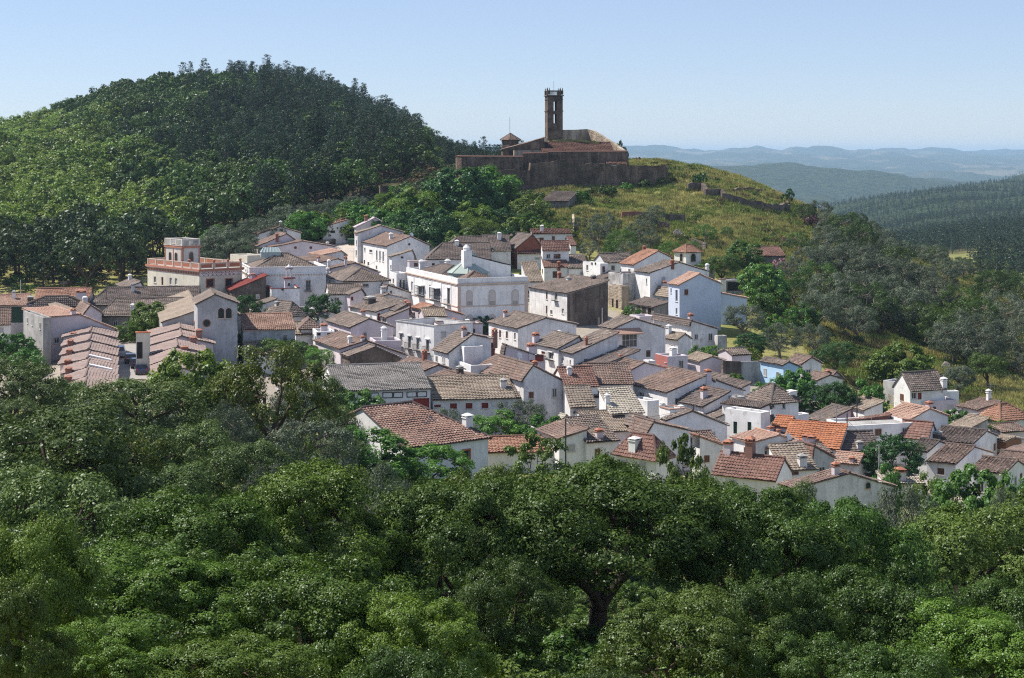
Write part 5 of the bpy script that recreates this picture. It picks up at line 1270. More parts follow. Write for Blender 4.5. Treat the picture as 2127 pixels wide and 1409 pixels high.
# pink bell turret on the low white block
d = HOUSES['turretbase']; P_ = d['P']
rx = d['onR'](1658, 640)[0]; pz = d['zE']; c0 = P_(rx, 1.2, pz - .6)
root = empty('bell_turret', c0, 'slim pink and white bell turret with maroon cornices', 'bell turret')
mb = MB()
def ringbox(c, w, z0, z1, b):
    b.box((c.x, c.y, (z0 + z1) / 2), d['dR'] * w, d['dL'] * w, UP * ((z1 - z0) / 2))
tot = (700 - 390) / 5.3175 * d['Y'] / F
z0 = c0.z
for sx in (-1, 1): mb.box((c0.x, c0.y, z0 + tot * .23) + d['dR'] * 0 if False else Vector((c0.x, c0.y, z0 + tot * .23)) + d['dR'] * sx * .62, d['dR'] * .22, d['dL'] * .5, UP * tot * .23)
mb.box((c0.x, c0.y, z0 + tot * .42), d['dR'] * .395, d['dL'] * .45, UP * tot * .05)
mb.box((c0.x, c0.y, z0 + tot * .06), d['dR'] * .395, d['dL'] * .45, UP * tot * .06)
link('belfry', mb.mesh('belfry', M['lilac'], c0), root)
b = MB(); ringbox(c0, 1.1, z0 + tot * .462, z0 + tot * .50, b); ringbox(c0, .72, z0 + tot * .80, z0 + tot * .825, b)
link('cornice', b.mesh('cornice', M['maroon'], c0), root)
b = MB()
for sx in (-1, 1):
    for sy in (-1, 1): b.box(Vector((c0.x, c0.y, z0 + tot * .65)) + d['dR'] * sx * .42 + d['dL'] * sy * .42, d['dR'] * .13, d['dL'] * .13, UP * tot * .148)
ringbox(c0, .58, z0 + tot * .826, z0 + tot * .88, b)
b.cyl((c0.x, c0.y, z0 + tot * .881), .4, tot * .07, 8, .12); b.cyl((c0.x, c0.y, z0 + tot * .952), .12, tot * .05, 8, .02)
link('lantern_stage', b.mesh('lantern_stage', M['white'], c0), root)
b = MB(); b.cyl((c0.x, c0.y, z0 + tot * .2), .3, .5, 10, .14)
link('bell', b.mesh('bell', M['iron'], c0), root)

# the big white mansion in the middle
d = H('3', (640, 590), 187, 1262, 'big white mansion with peach window surrounds and parapet in the village centre', 10, th=21, roof='flat', wall='clean', par=1.0, name='mansion', cat='mansion', key='mansion',
  win=[('R', 722, 700, 768, 832, 'archshut'), ('R', 922, 698, 970, 830, 'archshut'), ('R', 1124, 695, 1172, 826, 'archshut'), ('R', 922, 912, 970, 975, 'archshut'), ('R', 1112, 882, 1180, 950, 'arch'), ('R', 722, 915, 768, 975, 'archshut'),
       ('L', 228, 615, 252, 705, 'shut'), ('L', 295, 645, 348, 745, 'bay'), ('L', 388, 645, 412, 770, 'shut'), ('L', 428, 665, 488, 790, 'bay'), ('L', 548, 672, 576, 825, 'balc'), ('L', 515, 860, 540, 930, 'win'), ('L', 400, 820, 425, 880, 'win')],
  chim=[(330, 410, 515, 'c', .9), (548, 410, 515, 'c', .9)])
zE = d['zE']; P_ = d['P']
band(d, zE - 1.0, .22, .22, 'peach', 'cornice'); band(d, zE - 1.32, .1, .1, 'peach', 'cornice_moulding')
zb_ = d['onR'](700, 838)[1]; band(d, zb_, .16, .1, 'peach', 'string_course')
for s in (0.28, d['wR'] - .3):
    b = MB(); b.box(P_(s, -.045, (zE - 1.5 + d['zb']) / 2), d['dR'] * .28, d['dL'] * .04, UP * ((zE - 1.5 - d['zb']) / 2))
    link('pilaster', b.mesh('pilaster', M['peach'], d['off']), d['root'])
for s in [d['wL'] * k for k in (.12, .3, .48, .66, .84)]:
    b = MB(); b.box(P_(-.05, s, (zE - 1.5 + zb_) / 2), d['dR'] * .045, d['dL'] * .22, UP * ((zE - 1.5 - zb_) / 2))
    link('pilaster', b.mesh('pilaster', M['clean'], d['off']), d['root'])
hip_on(d, 1.2, d['wR'] - 5.0, 1.2, 12.5, zE - .95, 1.7, 't_mid')
hip_on(d, 1.0, d['wR'] - 3.0, 14, d['wL'] - 1, zE - .95, 1.8, 't_dark')
# glass cupola
s_, z_ = d['onR'](715, 520)
cc = P_(5.0, 8.5, zE)
b = MB(); n = 8
def oct_(c, r, z): return [Vector((c.x, c.y, z)) + d['dR'] * r * math.cos(math.pi / 8 + i * math.pi / 4) + d['dL'] * r * math.sin(math.pi / 8 + i * math.pi / 4) for i in range(8)]
b.prism(oct_(cc, 3.6, zE - .9), oct_(cc, 3.6, zE + .35)); b.prism(oct_(cc, 3.9, zE + .36), oct_(cc, 1.0, zE + 2.4))
co = link('glass_cupola', b.mesh('glass_cupola', M['t_green'], d['off']), d['root'])
b = MB(); b.prism(oct_(cc, .85, zE + 2.4), oct_(cc, .85, zE + 3.3)); b.prism(oct_(cc, 1.45, zE + 3.3), oct_(cc, .3, zE + 4.7)); b.prism(oct_(cc, .3, zE + 4.7), oct_(cc, .22, zE + 5.3))
link('cupola_lantern', b.mesh('cupola_lantern', M['t_green'], d['off']), co)
b = MB()
for p, q in zip(oct_(cc, 3.93, zE + .4), oct_(cc, 1.03, zE + 2.45)): b.tube(p, q, .07, 4)
link('cupola_ribs', b.mesh('cupola_ribs', M['frame'], d['off']), co)
# white penthouse with sloping roof and big stack
p0 = P_(d['wR'] - 4.6, 6.5, 0)
b = MB()
q = [P_(d['wR'] - 8.2, 7, zE - 1), P_(d['wR'] - .6, 7, zE - 1), P_(d['wR'] - .6, 12, zE - 1), P_(d['wR'] - 8.2, 12, zE - 1)]
b.prism(q, [q[0] + UP * 4.4, q[1] + UP * 2.4, q[2] + UP * 2.4, q[3] + UP * 4.4])
ph = link('penthouse', b.mesh('penthouse', M['clean'], d['off']), d['root'])
b = MB(); t4 = [q[0] + UP * 4.44, q[1] + UP * 2.44 + d['dR'] * .4, q[2] + UP * 2.44 + d['dR'] * .4, q[3] + UP * 4.44]; b.prism(t4, [p + UP * .15 for p in t4])
link('penthouse_roof', b.mesh('penthouse_roof', M['t_dark'], d['off']), ph)
sp_ = P_(d['wR'] - 9.0, 7.2, zE - 1); b = MB(); b.box(sp_ + UP * 2.7, d['dR'] * .75, d['dL'] * .75, UP * 2.7); so = link('chimney', b.mesh('chimney', M['clean'], d['off']), d['root'])
b = MB(); b.cyl((sp_.x, sp_.y, zE + 4.41), .6, .5, 10); b.cyl((sp_.x, sp_.y, zE + 4.92), .65, .55, 10, .15); link('chimney_cap', b.mesh('chimney_cap', M['clean'], d['off']), so)

# yellow palace with roof balustrade and square tower
d = H('b', (660, 478), 88, 1130, 'ornate cream palace with orange balustrades and frieze', 9, th=41, roof='flat', wall='cream', par=.1, name='palace', cat='palace', key='palace', ymin=280,
  win=[('R', 742, 590, 818, 668, 'orange'), ('R', 950, 585, 1022, 660, 'orange'), ('L', 155, 555, 182, 625, 'win'), ('L', 240, 562, 262, 655, 'brown'), ('L', 330, 570, 356, 650, 'shut'), ('L', 388, 575, 415, 650, 'shut')])
zE = d['zE']; P_ = d['P']
band(d, zE - .22, .42, .35, 'orange', 'cornice'); band(d, zE - .5, .12, .2, 'palecream', 'cornice_moulding')
dentils(d, zE - .85, .5, .3, .62, .1, 'orange', 'frieze', 'L')
b = MB(); n = 10
for i in range(n):
    for k in range(8):
        a = math.pi * k / 8 * 2; r = .34; s = (i + .5) * d['wR'] / n
        b.box(P_(s + r * math.cos(a), -.05, zE - .95 + r * math.sin(a)), d['dR'] * .1, d['dL'] * .048, UP * .1)
    b.box(P_(s, -.04, zE - 1.02), d['dR'] * .15, d['dL'] * .038, UP * .15)
tag(link('frieze_medallions', b.mesh('frieze_medallions', M['clean'], d['off']), d['root']), kind='stuff')
b = MB(); b.box(P_(d['wR'] / 2, -.012, zE - .95), d['dR'] * d['wR'] / 2, d['dL'] * .01, UP * .4); link('frieze_ground', b.mesh('frieze_ground', M['orange'], d['off']), d['root'])
def balustrade(P_, dR, dL, wR, wL, z, ht, root, off, m1, m2, sides='RLBT', npan=3):
    segs = {'R': (lambda s: P_(s, .14, 0), wR, dR, dL), 'L': (lambda s: P_(.14, s, 0), wL, dL, dR), 'B': (lambda s: P_(s, wL - .14, 0), wR, dR, dL), 'T': (lambda s: P_(wR - .14, s, 0), wL, dL, dR)}
    for k in sides:
        fn, ln, ax, nx = segs[k]
        n = npan if k in 'RB' else max(1, round(npan * wL / wR))
        for i in range(n):
            a, c = ln * i / n + .28, ln * (i + 1) / n - .28
            pm = MB(); q = fn((a + c) / 2); pm.box((q.x, q.y, z + ht * .5), ax * ((c - a) / 2), nx * .09, UP * ht * .38)
            o = link('balustrade_panel', pm.mesh('balustrade_panel', M[m1], off), root)
            im = MB(); im.box((q.x, q.y, z + ht * .5), ax * ((c - a) / 2 - .18), nx * .105, UP * ht * .25)
            link('panel_field', im.mesh('panel_field', M[m2], off), o)
        for i in range(n + 1):
            if i == 0 and k in 'LT' or i == n and k in 'LT': continue
            q = fn(min(max(ln * i / n, .14), ln - .14)); pm = MB()
            pm.box((q.x, q.y, z + ht * .5), ax * .17, nx * .17, UP * ht * .5)
            link('balustrade_pier', pm.mesh('balustrade_pier', M[m1], off), root)
        pm = MB(); q = fn(ln / 2); pm.box((q.x, q.y, z + ht * .94), ax * (ln / 2 - .36 if k in 'LT' else ln / 2), nx * .14, UP * ht * .06)
        link('handrail', pm.mesh('handrail', M[m1], off), root)
balustrade(P_, d['dR'], d['dL'], d['wR'], d['wL'], zE + .003, 1.15, d['root'], d['off'], 'peach', 'orange')
for r, l in ((.14, 4), (d['wR'] * .35, .14), (d['wR'] * .97, .14), (d['wR'] * .68, .14)):
    q = P_(r, l, zE + 1.16); b = MB(); b.cyl((q.x, q.y, q.z), .12, .15, 8, .22); b.cyl((q.x, q.y, q.z + .15), .22, .3, 8, .3); b.cyl((q.x, q.y, q.z + .45), .3, .12, 8, .1)
    link('roof_urn', b.mesh('roof_urn', M['terracotta'], d['off']), d['root'])
TW = H('b', (468, 240), 278, 668, 'square lookout tower of the cream palace with arched windows', 12.0, th=41, roof='flat', wall='palecream', par=.1, name='palace_tower', cat='tower', Y=d['Y'] + 8.5,
  win=[('L', 326, 285, 352, 405, 'arch'), ('L', 390, 290, 418, 408, 'arch'), ('R', 545, 285, 592, 385, 'arch')])
z2 = TW['zE']
band(TW, z2 + .12, .45, .14, 'orange', 'cornice'); band(TW, z2 + .40, .1, .2, 'palecream', 'cornice_moulding')
for s in (.2, TW['wR'] - .2):
    b = MB(); b.box(TW['P'](s, -.03, z2 - 2.5), TW['dR'] * .12, TW['dL'] * .028, UP * 2.4); link('pilaster', b.mesh('pilaster', M['orange'], TW['off']), TW['root'])
for s in (.3, TW['wL'] * .5, TW['wL'] - .2):
    b = MB(); b.box(TW['P'](-.03, s, z2 - 2.5), TW['dR'] * .028, TW['dL'] * .12, UP * 2.4); link('pilaster', b.mesh('pilaster', M['orange'], TW['off']), TW['root'])
balustrade(TW['P'], TW['dR'], TW['dL'], TW['wR'], TW['wL'], z2 + .42, 1.25, TW['root'], TW['off'], 'palecream', 'concrete', npan=2)
H('b', (1190, 325), 1000, 4.0, 'cream screen wall on the palace terrace', 10, th=41, Y=d['Y'] + 16, roof='flat', wall='cream', par=.2, name='screen_wall', cat='wall')

# ------------------------------------------------------------------ hill-top mosque and castle
def cy8(y): return 160 + y / 3.867
W('8', [(470, 762, 430), (560, 748, 430), (770, 752, 431), (776, 690, 431.5), (1000, 668, 432), (1190, 664, 432), (1215, 702, 432), (1380, 692, 433), (1445, 716, 433), (1500, 702, 433), (1700, 708, 434), (1850, 712, 435), (1872, 735, 446)],
  'massive dark brown retaining wall below the hill-top mosque', Y=431, thick=1.2, mat='stone', name='castle_wall', jag=.35, base=8.5, sub=1.6)
W('8', [(192, 652, 452), (192, 640, 447), (205, 637, 443.5), (235, 638, 442), (400, 640, 440), (560, 641, 440), (722, 642, 440)], 'round-cornered castle wall with tiled coping at the left of the mosque', thick=.9, mat='stone', name='castle_wall', cop='t_mosque_shade', base=6)
W('8', [(716, 616, 441), (820, 613, 441), (918, 613, 441)], 'short stepped castle wall left of the mosque front', thick=.8, mat='stone', name='castle_wall', cop='t_mosque_shade', base=6)
W('8', [(922, 603, 442), (1100, 601, 442), (1300, 601, 443), (1552, 600, 444), (1556, 640, 452)], 'upper castle wall running below the red mosque roof', thick=.8, mat='stone', name='castle_wall', cop='t_mosque_shade', base=6.5)
W('8', [(1030, 426, 466), (1130, 425, 468), (1235, 419, 470), (1290, 432, 468), (1330, 455, 465), (1460, 535, 458), (1545, 600, 451)], 'pale stone curtain wall stepping down behind the minaret', thick=1.0, mat='palestone', name='castle_wall', base=9, jag=.06)
H('8', (880, 606), 9.0, 1452, 'mosque prayer hall with a wide red tiled roof', 4, th=4, Y=446, roof='gR', rf=1.0, rise=2.6, tile='t_mosque_shade', wall='stone', sp=.42, name='mosque', cat='mosque')
W('8', [(925, 512, 457), (1100, 500, 458), (1340, 520, 456)], 'grassy earth bank on top of the mosque roof line', thick=2.5, mat='ground', name='earth_bank', cat='earth bank', jag=.25, base=5, sub=.8)
H('8', (560, 585), 5.0, 895, 'mosque side hall with one roof sloping left', 3.5, th=6, Y=449, pk=(890, 493), tile='t_mid', wall='stone', sp=.5, name='mosque', cat='mosque', win=[('R', 610, 590, 640, 625, 'dark')])
H('8', (650, 590), 4.0, 870, 'low flat stone block in front of the mosque side hall', 2.6, th=4, Y=445, roof='flat', wall='palestone', par=.3, name='mosque', cat='mosque')
H('8', (612, 502), 552, 686, 'small square stone turret with a pyramid tile roof', 4.5, th=40, Y=456, roof='hip', rise=1.5, tile='t_mid', wall='stone', sp=.3, over=.4, name='turret', cat='turret')
tp = at(900 + 615 / 3.867, cy8(450), 458)
b = MB(); b.tube(tp - UP * .2, tp + UP * 4.5, .05, 5); ro_ = empty('lightning_rod', tp - UP * .2, 'thin rod on the pyramid roof turret', 'rod'); link('rod', b.mesh('rod', M['iron'], tp - UP * .2), ro_)
H('8', (1400, 702), 4.0, 1556, 'low ruined hut with a rusty roof inside the castle wall', 1.6, th=4, Y=440, roof='gR', rf=1.0, rise=.9, tile='t_red', wall='white', name='hut', cat='hut')
# minaret / bell tower
Yt = 458.0
sX = Yt / F
x0 = (1132 - 1063.5) * sX; wid = 4.9
t = math.radians(9); dR = Vector((math.cos(t), math.sin(t), 0)); dL = Vector((-math.sin(t), math.cos(t), 0))
zt = CAMZ + (HOR - cy8(150)) * sX; zb0 = CAMZ + (HOR - cy8(560)) * sX
Bc = Vector(((1137.5 - 1063.5) * sX, Yt, 0)); w = 4.35
root = empty('bell_tower', Bc + dR * w / 2 + dL * w / 2 + UP * zb0, 'tall square brown stone minaret tower with slit openings', 'tower')
off = root.location.copy()
def TP(r, l, z): return Bc + dR * r + dL * l + UP * z
def zy(y): return CAMZ + (HOR - cy8(y)) * sX
mb = MB()
holes = [(w * .40, zy(372), w * .60, zy(298)), (w * .40, zy(276), w * .60, zy(195))]
def gridface(fn, hs, z0, z1, full, dep):
    xs = sorted({0, full} | {q for hh in hs for q in (hh[0], hh[2])}); zs = sorted({z0, z1} | {q for hh in hs for q in (hh[1], hh[3])})
    for i in range(len(xs) - 1):
        for j in range(len(zs) - 1):
            mx, mz = (xs[i] + xs[i + 1]) / 2, (zs[j] + zs[j + 1]) / 2
            if any(hh[0] < mx < hh[2] and hh[1] < mz < hh[3] for hh in hs): continue
            mb.poly([fn(xs[i], zs[j], 0), fn(xs[i + 1], zs[j], 0), fn(xs[i + 1], zs[j + 1], 0), fn(xs[i], zs[j + 1], 0)])
    for a0, b0, a1, b1 in hs:
        q = [(a0, b0), (a1, b0), (a1, b1), (a0, b1)]
        for i in range(4):
            p, r = q[i], q[(i + 1) % 4]
            mb.poly([fn(*p, 0), fn(*r, 0), fn(*r, dep), fn(*p, dep)])
gridface(lambda s, z, dd: TP(s, dd, z), holes, zb0 - 3, zt, w, .8)
bh = [(a0 + 1.0 - .55, b0, a1 + 1.0 - .55, b1) for a0, b0, a1, b1 in holes]
gridface(lambda s, z, dd: TP(s, w - dd, z), [(a0 - .05, b0, a1 + .2, b1) for a0, b0, a1, b1 in holes], zb0 - 3, zt, w, .8)
mb.poly([TP(0, 0, zb0 - 3), TP(0, w, zb0 - 3), TP(0, w, zt), TP(0, 0, zt)]); mb.poly([TP(w, 0, zb0 - 3), TP(w, w, zb0 - 3), TP(w, w, zt), TP(w, 0, zt)])
mb.poly([TP(0, 0, zt), TP(w, 0, zt), TP(w, w, zt), TP(0, w, zt)])
link('shaft', mb.mesh('shaft', M['stone'], off), root)
for nm, y, hh, pr in (('string_course', 274, .22, .18), ('cornice', 150, .3, .28), ('cornice', 182, .15, .12)):
    b = MB(); b.box(TP(w / 2, w / 2, zy(y)), dR * (w / 2 + pr), dL * (w / 2 + pr), UP * hh / 2); link(nm, b.mesh(nm, M['stone'], off), root)
zp = zy(146) + .15; hp = zy(108) - zp
for r in (.3, w - .3):
    for l in (.3, w - .3):
        b = MB(); b.box(TP(r, l, zp + hp / 2), dR * .42, dL * .42, UP * hp / 2); po = link('parapet_pier', b.mesh('parapet_pier', M['stone'], off), root)
        b = MB()
        for q in (-.25, .25):
            p = TP(r + q, l, zp + hp); b.cyl((p.x, p.y, p.z), .1, .3, 6, .14); b.cyl((p.x, p.y, p.z + .3), .14, .55, 6, .02)
        link('pinnacle', b.mesh('pinnacle', M['stone'], off), po)
for l in (.2, w - .2):
    b = MB(); b.box(TP(w / 2, l, zp + hp - .1), dR * (w / 2 - .72), dL * .12, UP * .1)
    for i in range(9): b.box(TP(.85 + (w - 1.7) * i / 8, l, zp + hp * .43), dR * .06, dL * .08, UP * hp * .43)
    link('parapet_baluster', b.mesh('parapet_baluster', M['stone'], off), root)
for r in (.2, w - .2):
    b = MB(); b.box(TP(r, w / 2, zp + hp - .1), dL * (w / 2 - .72), dR * .12, UP * .1)
    for i in range(9): b.box(TP(r, .85 + (w - 1.7) * i / 8, zp + hp * .43), dR * .08, dL * .06, UP * hp * .43)
    link('parapet_baluster', b.mesh('parapet_baluster', M['stone'], off), root)
b = MB(); b.tube(TP(w / 2, w / 2, zt), TP(w / 2, w / 2, zy(30)), .04, 5); link('flagpole', b.mesh('flagpole', M['iron'], off), root)

# shed under the castle wall, turret ruin and scattered ruin walls
H('8', (1085, 1002), 875, 1155, 'tile-roofed shed standing under the castle retaining wall', 2.2, th=66, pk=(1152, 932), tile='t_dark', wall='rubble', name='shed', cat='shed', ymin=380)
H('i', (112, 175), 102, 175, 'square ruined stub of a stone tower with grass on top', 7, th=20, Y=418, roof='flat', wall='stone', par=.1, floor='ground', name='tower_ruin', cat='ruin')
W('g', [(330, 262), (410, 258), (430, 292), (512, 290), (522, 312), (640, 346), (760, 368), (868, 372)], 'long dark rampart along the right shoulder of the hill', Y=None, h=1.8, thick=1.2, mat='darkstone', name='rampart', jag=.35, ymin=395, sub=1.2)  # dark stone colour stands in for the shade on the cut bank
W('g', [(565, 290), (640, 283), (700, 292), (800, 300), (860, 325), (862, 362)], 'broken stone edge around the grassy bastion platform', h=1.0, thick=.8, mat='stone', name='rampart', jag=.3, ymin=405, sub=1.2)
W('4', [(600, 2), (700, -4), (820, 5)], 'red brick ruin wall on the grassy slope', 1.6, mat='brick', name='ruin_wall', jag=.1, ymin=340)
W('4', [(985, 20), (1060, 22), (1158, 25)], 'grey stone ruin wall on the slope below the castle corner', 1.8, mat='darkstone', name='ruin_wall', jag=.15, ymin=340)
W('4', [(918, 80), (970, 88), (1022, 98)], 'short dark ruin wall beside the olive tree on the slope', 2.0, mat='darkstone', name='ruin_wall', jag=.15, ymin=330)
W('4', [(1218, 232), (1280, 255), (1350, 280)], 'slanting dark terrace wall above the pavilion', 1.8, mat='darkstone', name='ruin_wall', jag=.15, ymin=330)
W('4', [(2020, 222), (2080, 232), (2150, 240)], 'low brick terrace wall near the pale path', 1.5, mat='brick', name='ruin_wall', jag=.1, ymin=330)
W('3', [(1660, 20), (1665, 90), (1655, 180)], 'thin stone boundary wall climbing beside the hillside garden', 1.6, mat='palestone', name='boundary_wall', jag=.15, ymin=330)
W('i', [(930, 290), (1040, 296), (1130, 300)], 'pale low garden wall below the castle wall', 1.2, mat='concrete', name='boundary_wall', ymin=380)
W('7', [(1180, 260), (1240, 300), (1310, 340)], 'dry stone wall left of the red door house terrace', 1.6, mat='rubble', name='boundary_wall', jag=.2)

# ------------------------------------------------------------------ streets
def road(c, pts, width, mat, name='street', h=0.0, Ys=None):
    pr = []
    for k, (x, y) in enumerate(pts):
        px, py = cp(c, x, y); yy = Ys[k] if Ys else solveY(px, py, 0.0)
        pr.append(Vector(((px - 1063.5) / F * yy, yy, 0)))
    fine = []
    for a, b in zip(pr[:-1], pr[1:]):
        n = max(2, int((b - a).length / 1.5))
        fine += [a.lerp(b, i / n) for i in range(n)]
    fine.append(pr[-1])
    V = []; Q = []
    for i, p in enumerate(fine):
        d = fine[min(i + 1, len(fine) - 1)] - fine[max(i - 1, 0)]; d.normalize(); n = Vector((d.y, -d.x, 0))
        for k in range(7):
            q = p + n * width * (k / 6 - .5)
            V.append((q.x, q.y, max(terr1(q.x, q.y), terr1(p.x, p.y) - .4) + .10))
        if i:
            for k in range(6): a = (i - 1) * 7 + k; Q.append((a, a + 1, a + 8, a + 7))
    o = link(name, np_mesh(name, V, Q, M[mat], None, True)); tag(o, kind='structure'); return o
road('2', [(880, 500), (862, 420), (860, 330), (885, 258), (925, 222)], 7.5, 'paving', 'road')
road('e', [(330, 520), (410, 680), (520, 800), (640, 990)], 6.0, 'asphalt', 'street')

# ------------------------------------------------------------------ small outbuildings in the gaps between the houses
FOOT = []
for o in list(bpy.data.objects):
    if o.type == 'EMPTY' and o.get('category') in ('house', 'mansion', 'palace', 'barn', 'hall', 'tower', 'ruin', 'outbuilding', 'shed'):
        w_ = [c for c in o.children if c.name.split('.')[0] == 'wall']
        if w_:
            vs = np.array([v.co for v in w_[0].data.vertices])[:, :2] + np.array(o.location)[:2]
            FOOT.append((vs.mean(0), np.linalg.norm(vs - vs.mean(0), axis=1).max(), o))
CEN = np.array([f[0] for f in FOOT]); RAD = np.array([f[1] for f in FOOT])
used = set(); YARD = []
rg = random.Random(4)
for _ in range(6000):
    x = rg.uniform(520, 2080); y = rg.uniform(190, 340)
    if x < 700 and y < 210: continue
    if x > 1450 and y > 262 - (x - 1450) * .02: continue
    p = np.array([(x - 1063.5) / F * y, y]); dd = np.linalg.norm(CEN - p, axis=1) - RAD * .86
    k = int(np.argmin(dd))
    if dd[k] < 1.6 or dd[k] > 7: continue
    nm_ = FOOT[k][2]['label']
    if nm_ in used or FOOT[k][2].get('group'): continue
    if any((p[0] - q[0]) ** 2 + (p[1] - q[1]) ** 2 < 30 for q in YARD): continue
    used.add(nm_); YARD.append((p[0], p[1], nm_, x))
def shortlab(t, n=9):
    w_ = t.split()[:n]
    while w_ and w_[-1] in ('with', 'a', 'an', 'the', 'of', 'and', 'under', 'at', 'in', 'by', 'its', 'below', 'behind', 'beside', 'above', 'on', 'between', 'to', 'whose', 'one', 'two', 'three', 'four', 'just', 'right', 'left', 'low', 'dark', 'white', 'small', 'before', 'down', 'from'): w_.pop()
    return ' '.join(w_)
for i, (X_, Y_, nm_, x) in enumerate(YARD):
    z_ = terr1(X_, Y_); hh_ = rg.uniform(2.4, 3.4)
    row = HOR - (z_ + hh_ - CAMZ) / Y_ * F
    if i % 3 < 2:
        kind_ = rg.choice(['gL', 'gR', 'flat', 'gL'])
        H('p', (x, row), rg.uniform(3.5, 5.5), rg.uniform(3., 4.5), 'low outbuilding next to the ' + shortlab(nm_), hh_, th=rg.choice([20, 24, 28]), Y=Y_, roof=kind_, rf=rg.choice([.5, 1.0]), pitch=.32, tile=rg.choice(['t_old', 't_mid', 't_dark', 't_old', 't_tan']), wall=rg.choice(['white', 'clean', 'stained', 'lilac']), par=.4, name='outbuilding', cat='outbuilding')
# ------------------------------------------------------------------ trees
def unit(v): return v / np.maximum(1e-9, np.linalg.norm(v, axis=-1, keepdims=True))
def leaves(r, cen, rad, n_per, ls, asp=0.55, up=0.25, squash=0.75, droop=0.0, cd=None):
    """leaf blades spread through small clumps; returns verts (n*4) and tone"""
    k = len(cen)
    n = k * n_per
    c = np.repeat(cen, n_per, 0); R = np.repeat(rad, n_per)
    d = unit(r.normal(size=(n, 3)))
    rr = r.uniform(0.25, 1.0, n) ** 0.5
    pos = c + d * (R * rr)[:, None] * np.array([1, 1, squash])
    nrm = unit(d * 0.6 + (np.repeat(cd, n_per, 0) * .6 if cd is not None else 0) + np.array([0, 0, up]) + r.normal(size=(n, 3)) * 0.42)
    a = unit(np.cross(nrm, r.normal(size=(n, 3)))); a[:, 2] -= droop; a = unit(a); b = unit(np.cross(nrm, a))
    L = ls * r.uniform(0.65, 1.35, n)[:, None]
    V = np.stack([pos - a * L * .5, pos + b * L * asp * .5 + nrm * L * .06, pos + a * L * .5, pos - b * L * asp * .5 + nrm * L * .06], 1)
    ct = np.repeat(np.clip(r.normal(0.5, 0.16, k), 0, 1), n_per)
    tone = np.clip(ct * 0.75 + r.beta(2, 2, n) * 0.28, 0, 1)
    return V.reshape(-1, 3), np.repeat(tone, 4)
def leafmesh(name, V, tone, mat):
    Q = np.arange(len(V)).reshape(-1, 4)
    return np_mesh(name, V, Q, M[mat], tone)
def tube_path(V, Fc, pts, rad, n=6):
    base = len(V)
    pts = [np.array(p, float) for p in pts]
    for i, p in enumerate(pts):
        d = pts[min(i + 1, len(pts) - 1)] - pts[max(i - 1, 0)]; d = d / (np.linalg.norm(d) + 1e-9)
        x = np.cross(d, [0.3, 0.9, 0.2]); x /= np.linalg.norm(x) + 1e-9; y = np.cross(d, x)
        for k in range(n):
            a = 6.2832 * k / n
            V.append(p + (x * math.cos(a) + y * math.sin(a)) * rad[i])
        if i:
            for k in range(n):
                q = base + (i - 1) * n
                Fc.append((q + k, q + (k + 1) % n, q + n + (k + 1) % n, q + n + k))
def limbs(r, tips, H, fork, r0, name, mat, nseg=6, lean=0.25, sides=6):
    V = []; Fc = []
    f = np.array([r.uniform(-lean, lean), r.uniform(-lean, lean), fork])
    tube_path(V, Fc, [(0, 0, -0.6), (0, 0, 0.0), f * [0.4, 0.4, 0.5], f], [r0 * 1.5, r0 * 1.25, r0, r0 * .9], sides)
    mains = []
    order = list(r.permutation(len(tips)))
    nm = min(5, len(order))
    for j, i in enumerate(order):
        t = tips[i]
        if j < nm: s = f; ra = r0 * .62
        else:
            cand = [(np.linalg.norm(m - t), m) for m in mains]; s = min(cand, key=lambda q: q[0])[1]; ra = r0 * .28
        mid = s * .5 + t * .5 + r.normal(size=3) * np.linalg.norm(t - s) * .1
        q1 = s * .75 + t * .25 + r.normal(size=3) * np.linalg.norm(t - s) * .06
        q3 = s * .25 + t * .75 + r.normal(size=3) * np.linalg.norm(t - s) * .07
        tube_path(V, Fc, [s, q1, mid, q3, t], [ra, ra * .8, ra * .6, ra * .4, ra * .15], sides)
        mains += [mid, q3, q1]
    return np_mesh(name, np.array(V), np.array(Fc), M[mat], None, True)
PROTO = {}
PR = random.Random(21)
def broadleaf(key, seed, R, H, nb, nsub, nl, ls, mat, cz=0.6, ch=0.4, br=0.30, asp=.55, fork=.22, r0=.28, up=.25, droop=0, low=-.25, sub_r=.40, bark='bark', hollow=.55, sides=6, squash=.75):
    r = np.random.RandomState(seed)
    d = unit(r.normal(size=(nb * 6, 3))); d = d[d[:, 2] > low]
    # spread the boughs apart
    pick = [0]
    for _ in range(min(nb, len(d)) - 1):
        dist = np.min(np.linalg.norm(d[:, None] - d[pick][None], axis=2), axis=1) * r.uniform(.6, 1, len(d))
        pick.append(int(np.argmax(dist)))
    d = d[pick]
    fr = r.uniform(hollow, .86, len(d))[:, None]
    B = d * fr * np.array([R, R, H * ch]) * r.uniform(.85, 1.1, (len(d), 1)) + np.array([0, 0, H * cz])
    rb = R * br * r.uniform(.7, 1.25, len(d))
    sd = unit(r.normal(size=(len(d), nsub, 3)) + d[:, None] * .7 + np.array([0, 0, .35]))
    S = B[:, None] + sd * (rb[:, None] * r.uniform(.55, 1.0, (len(d), nsub)))[..., None] * np.array([1, 1, .8])
    sr = np.repeat(rb, nsub) * sub_r * r.uniform(.6, 1.35, len(d) * nsub)
    V, tone = leaves(r, S.reshape(-1, 3), sr, nl, ls, asp, up, squash, droop, sd.reshape(-1, 3))
    top = V[:, 2].max()
    V[:, 2] *= H / top
    wid = np.percentile(np.abs(V[:, :2]), 98.5)
    PROTO[key] = dict(crown=leafmesh('crown', V, tone, mat), trunk=limbs(r, B * [1, 1, H / top], H, H * fork, r0, 'trunk', bark, sides=sides), R=wid, H=H)
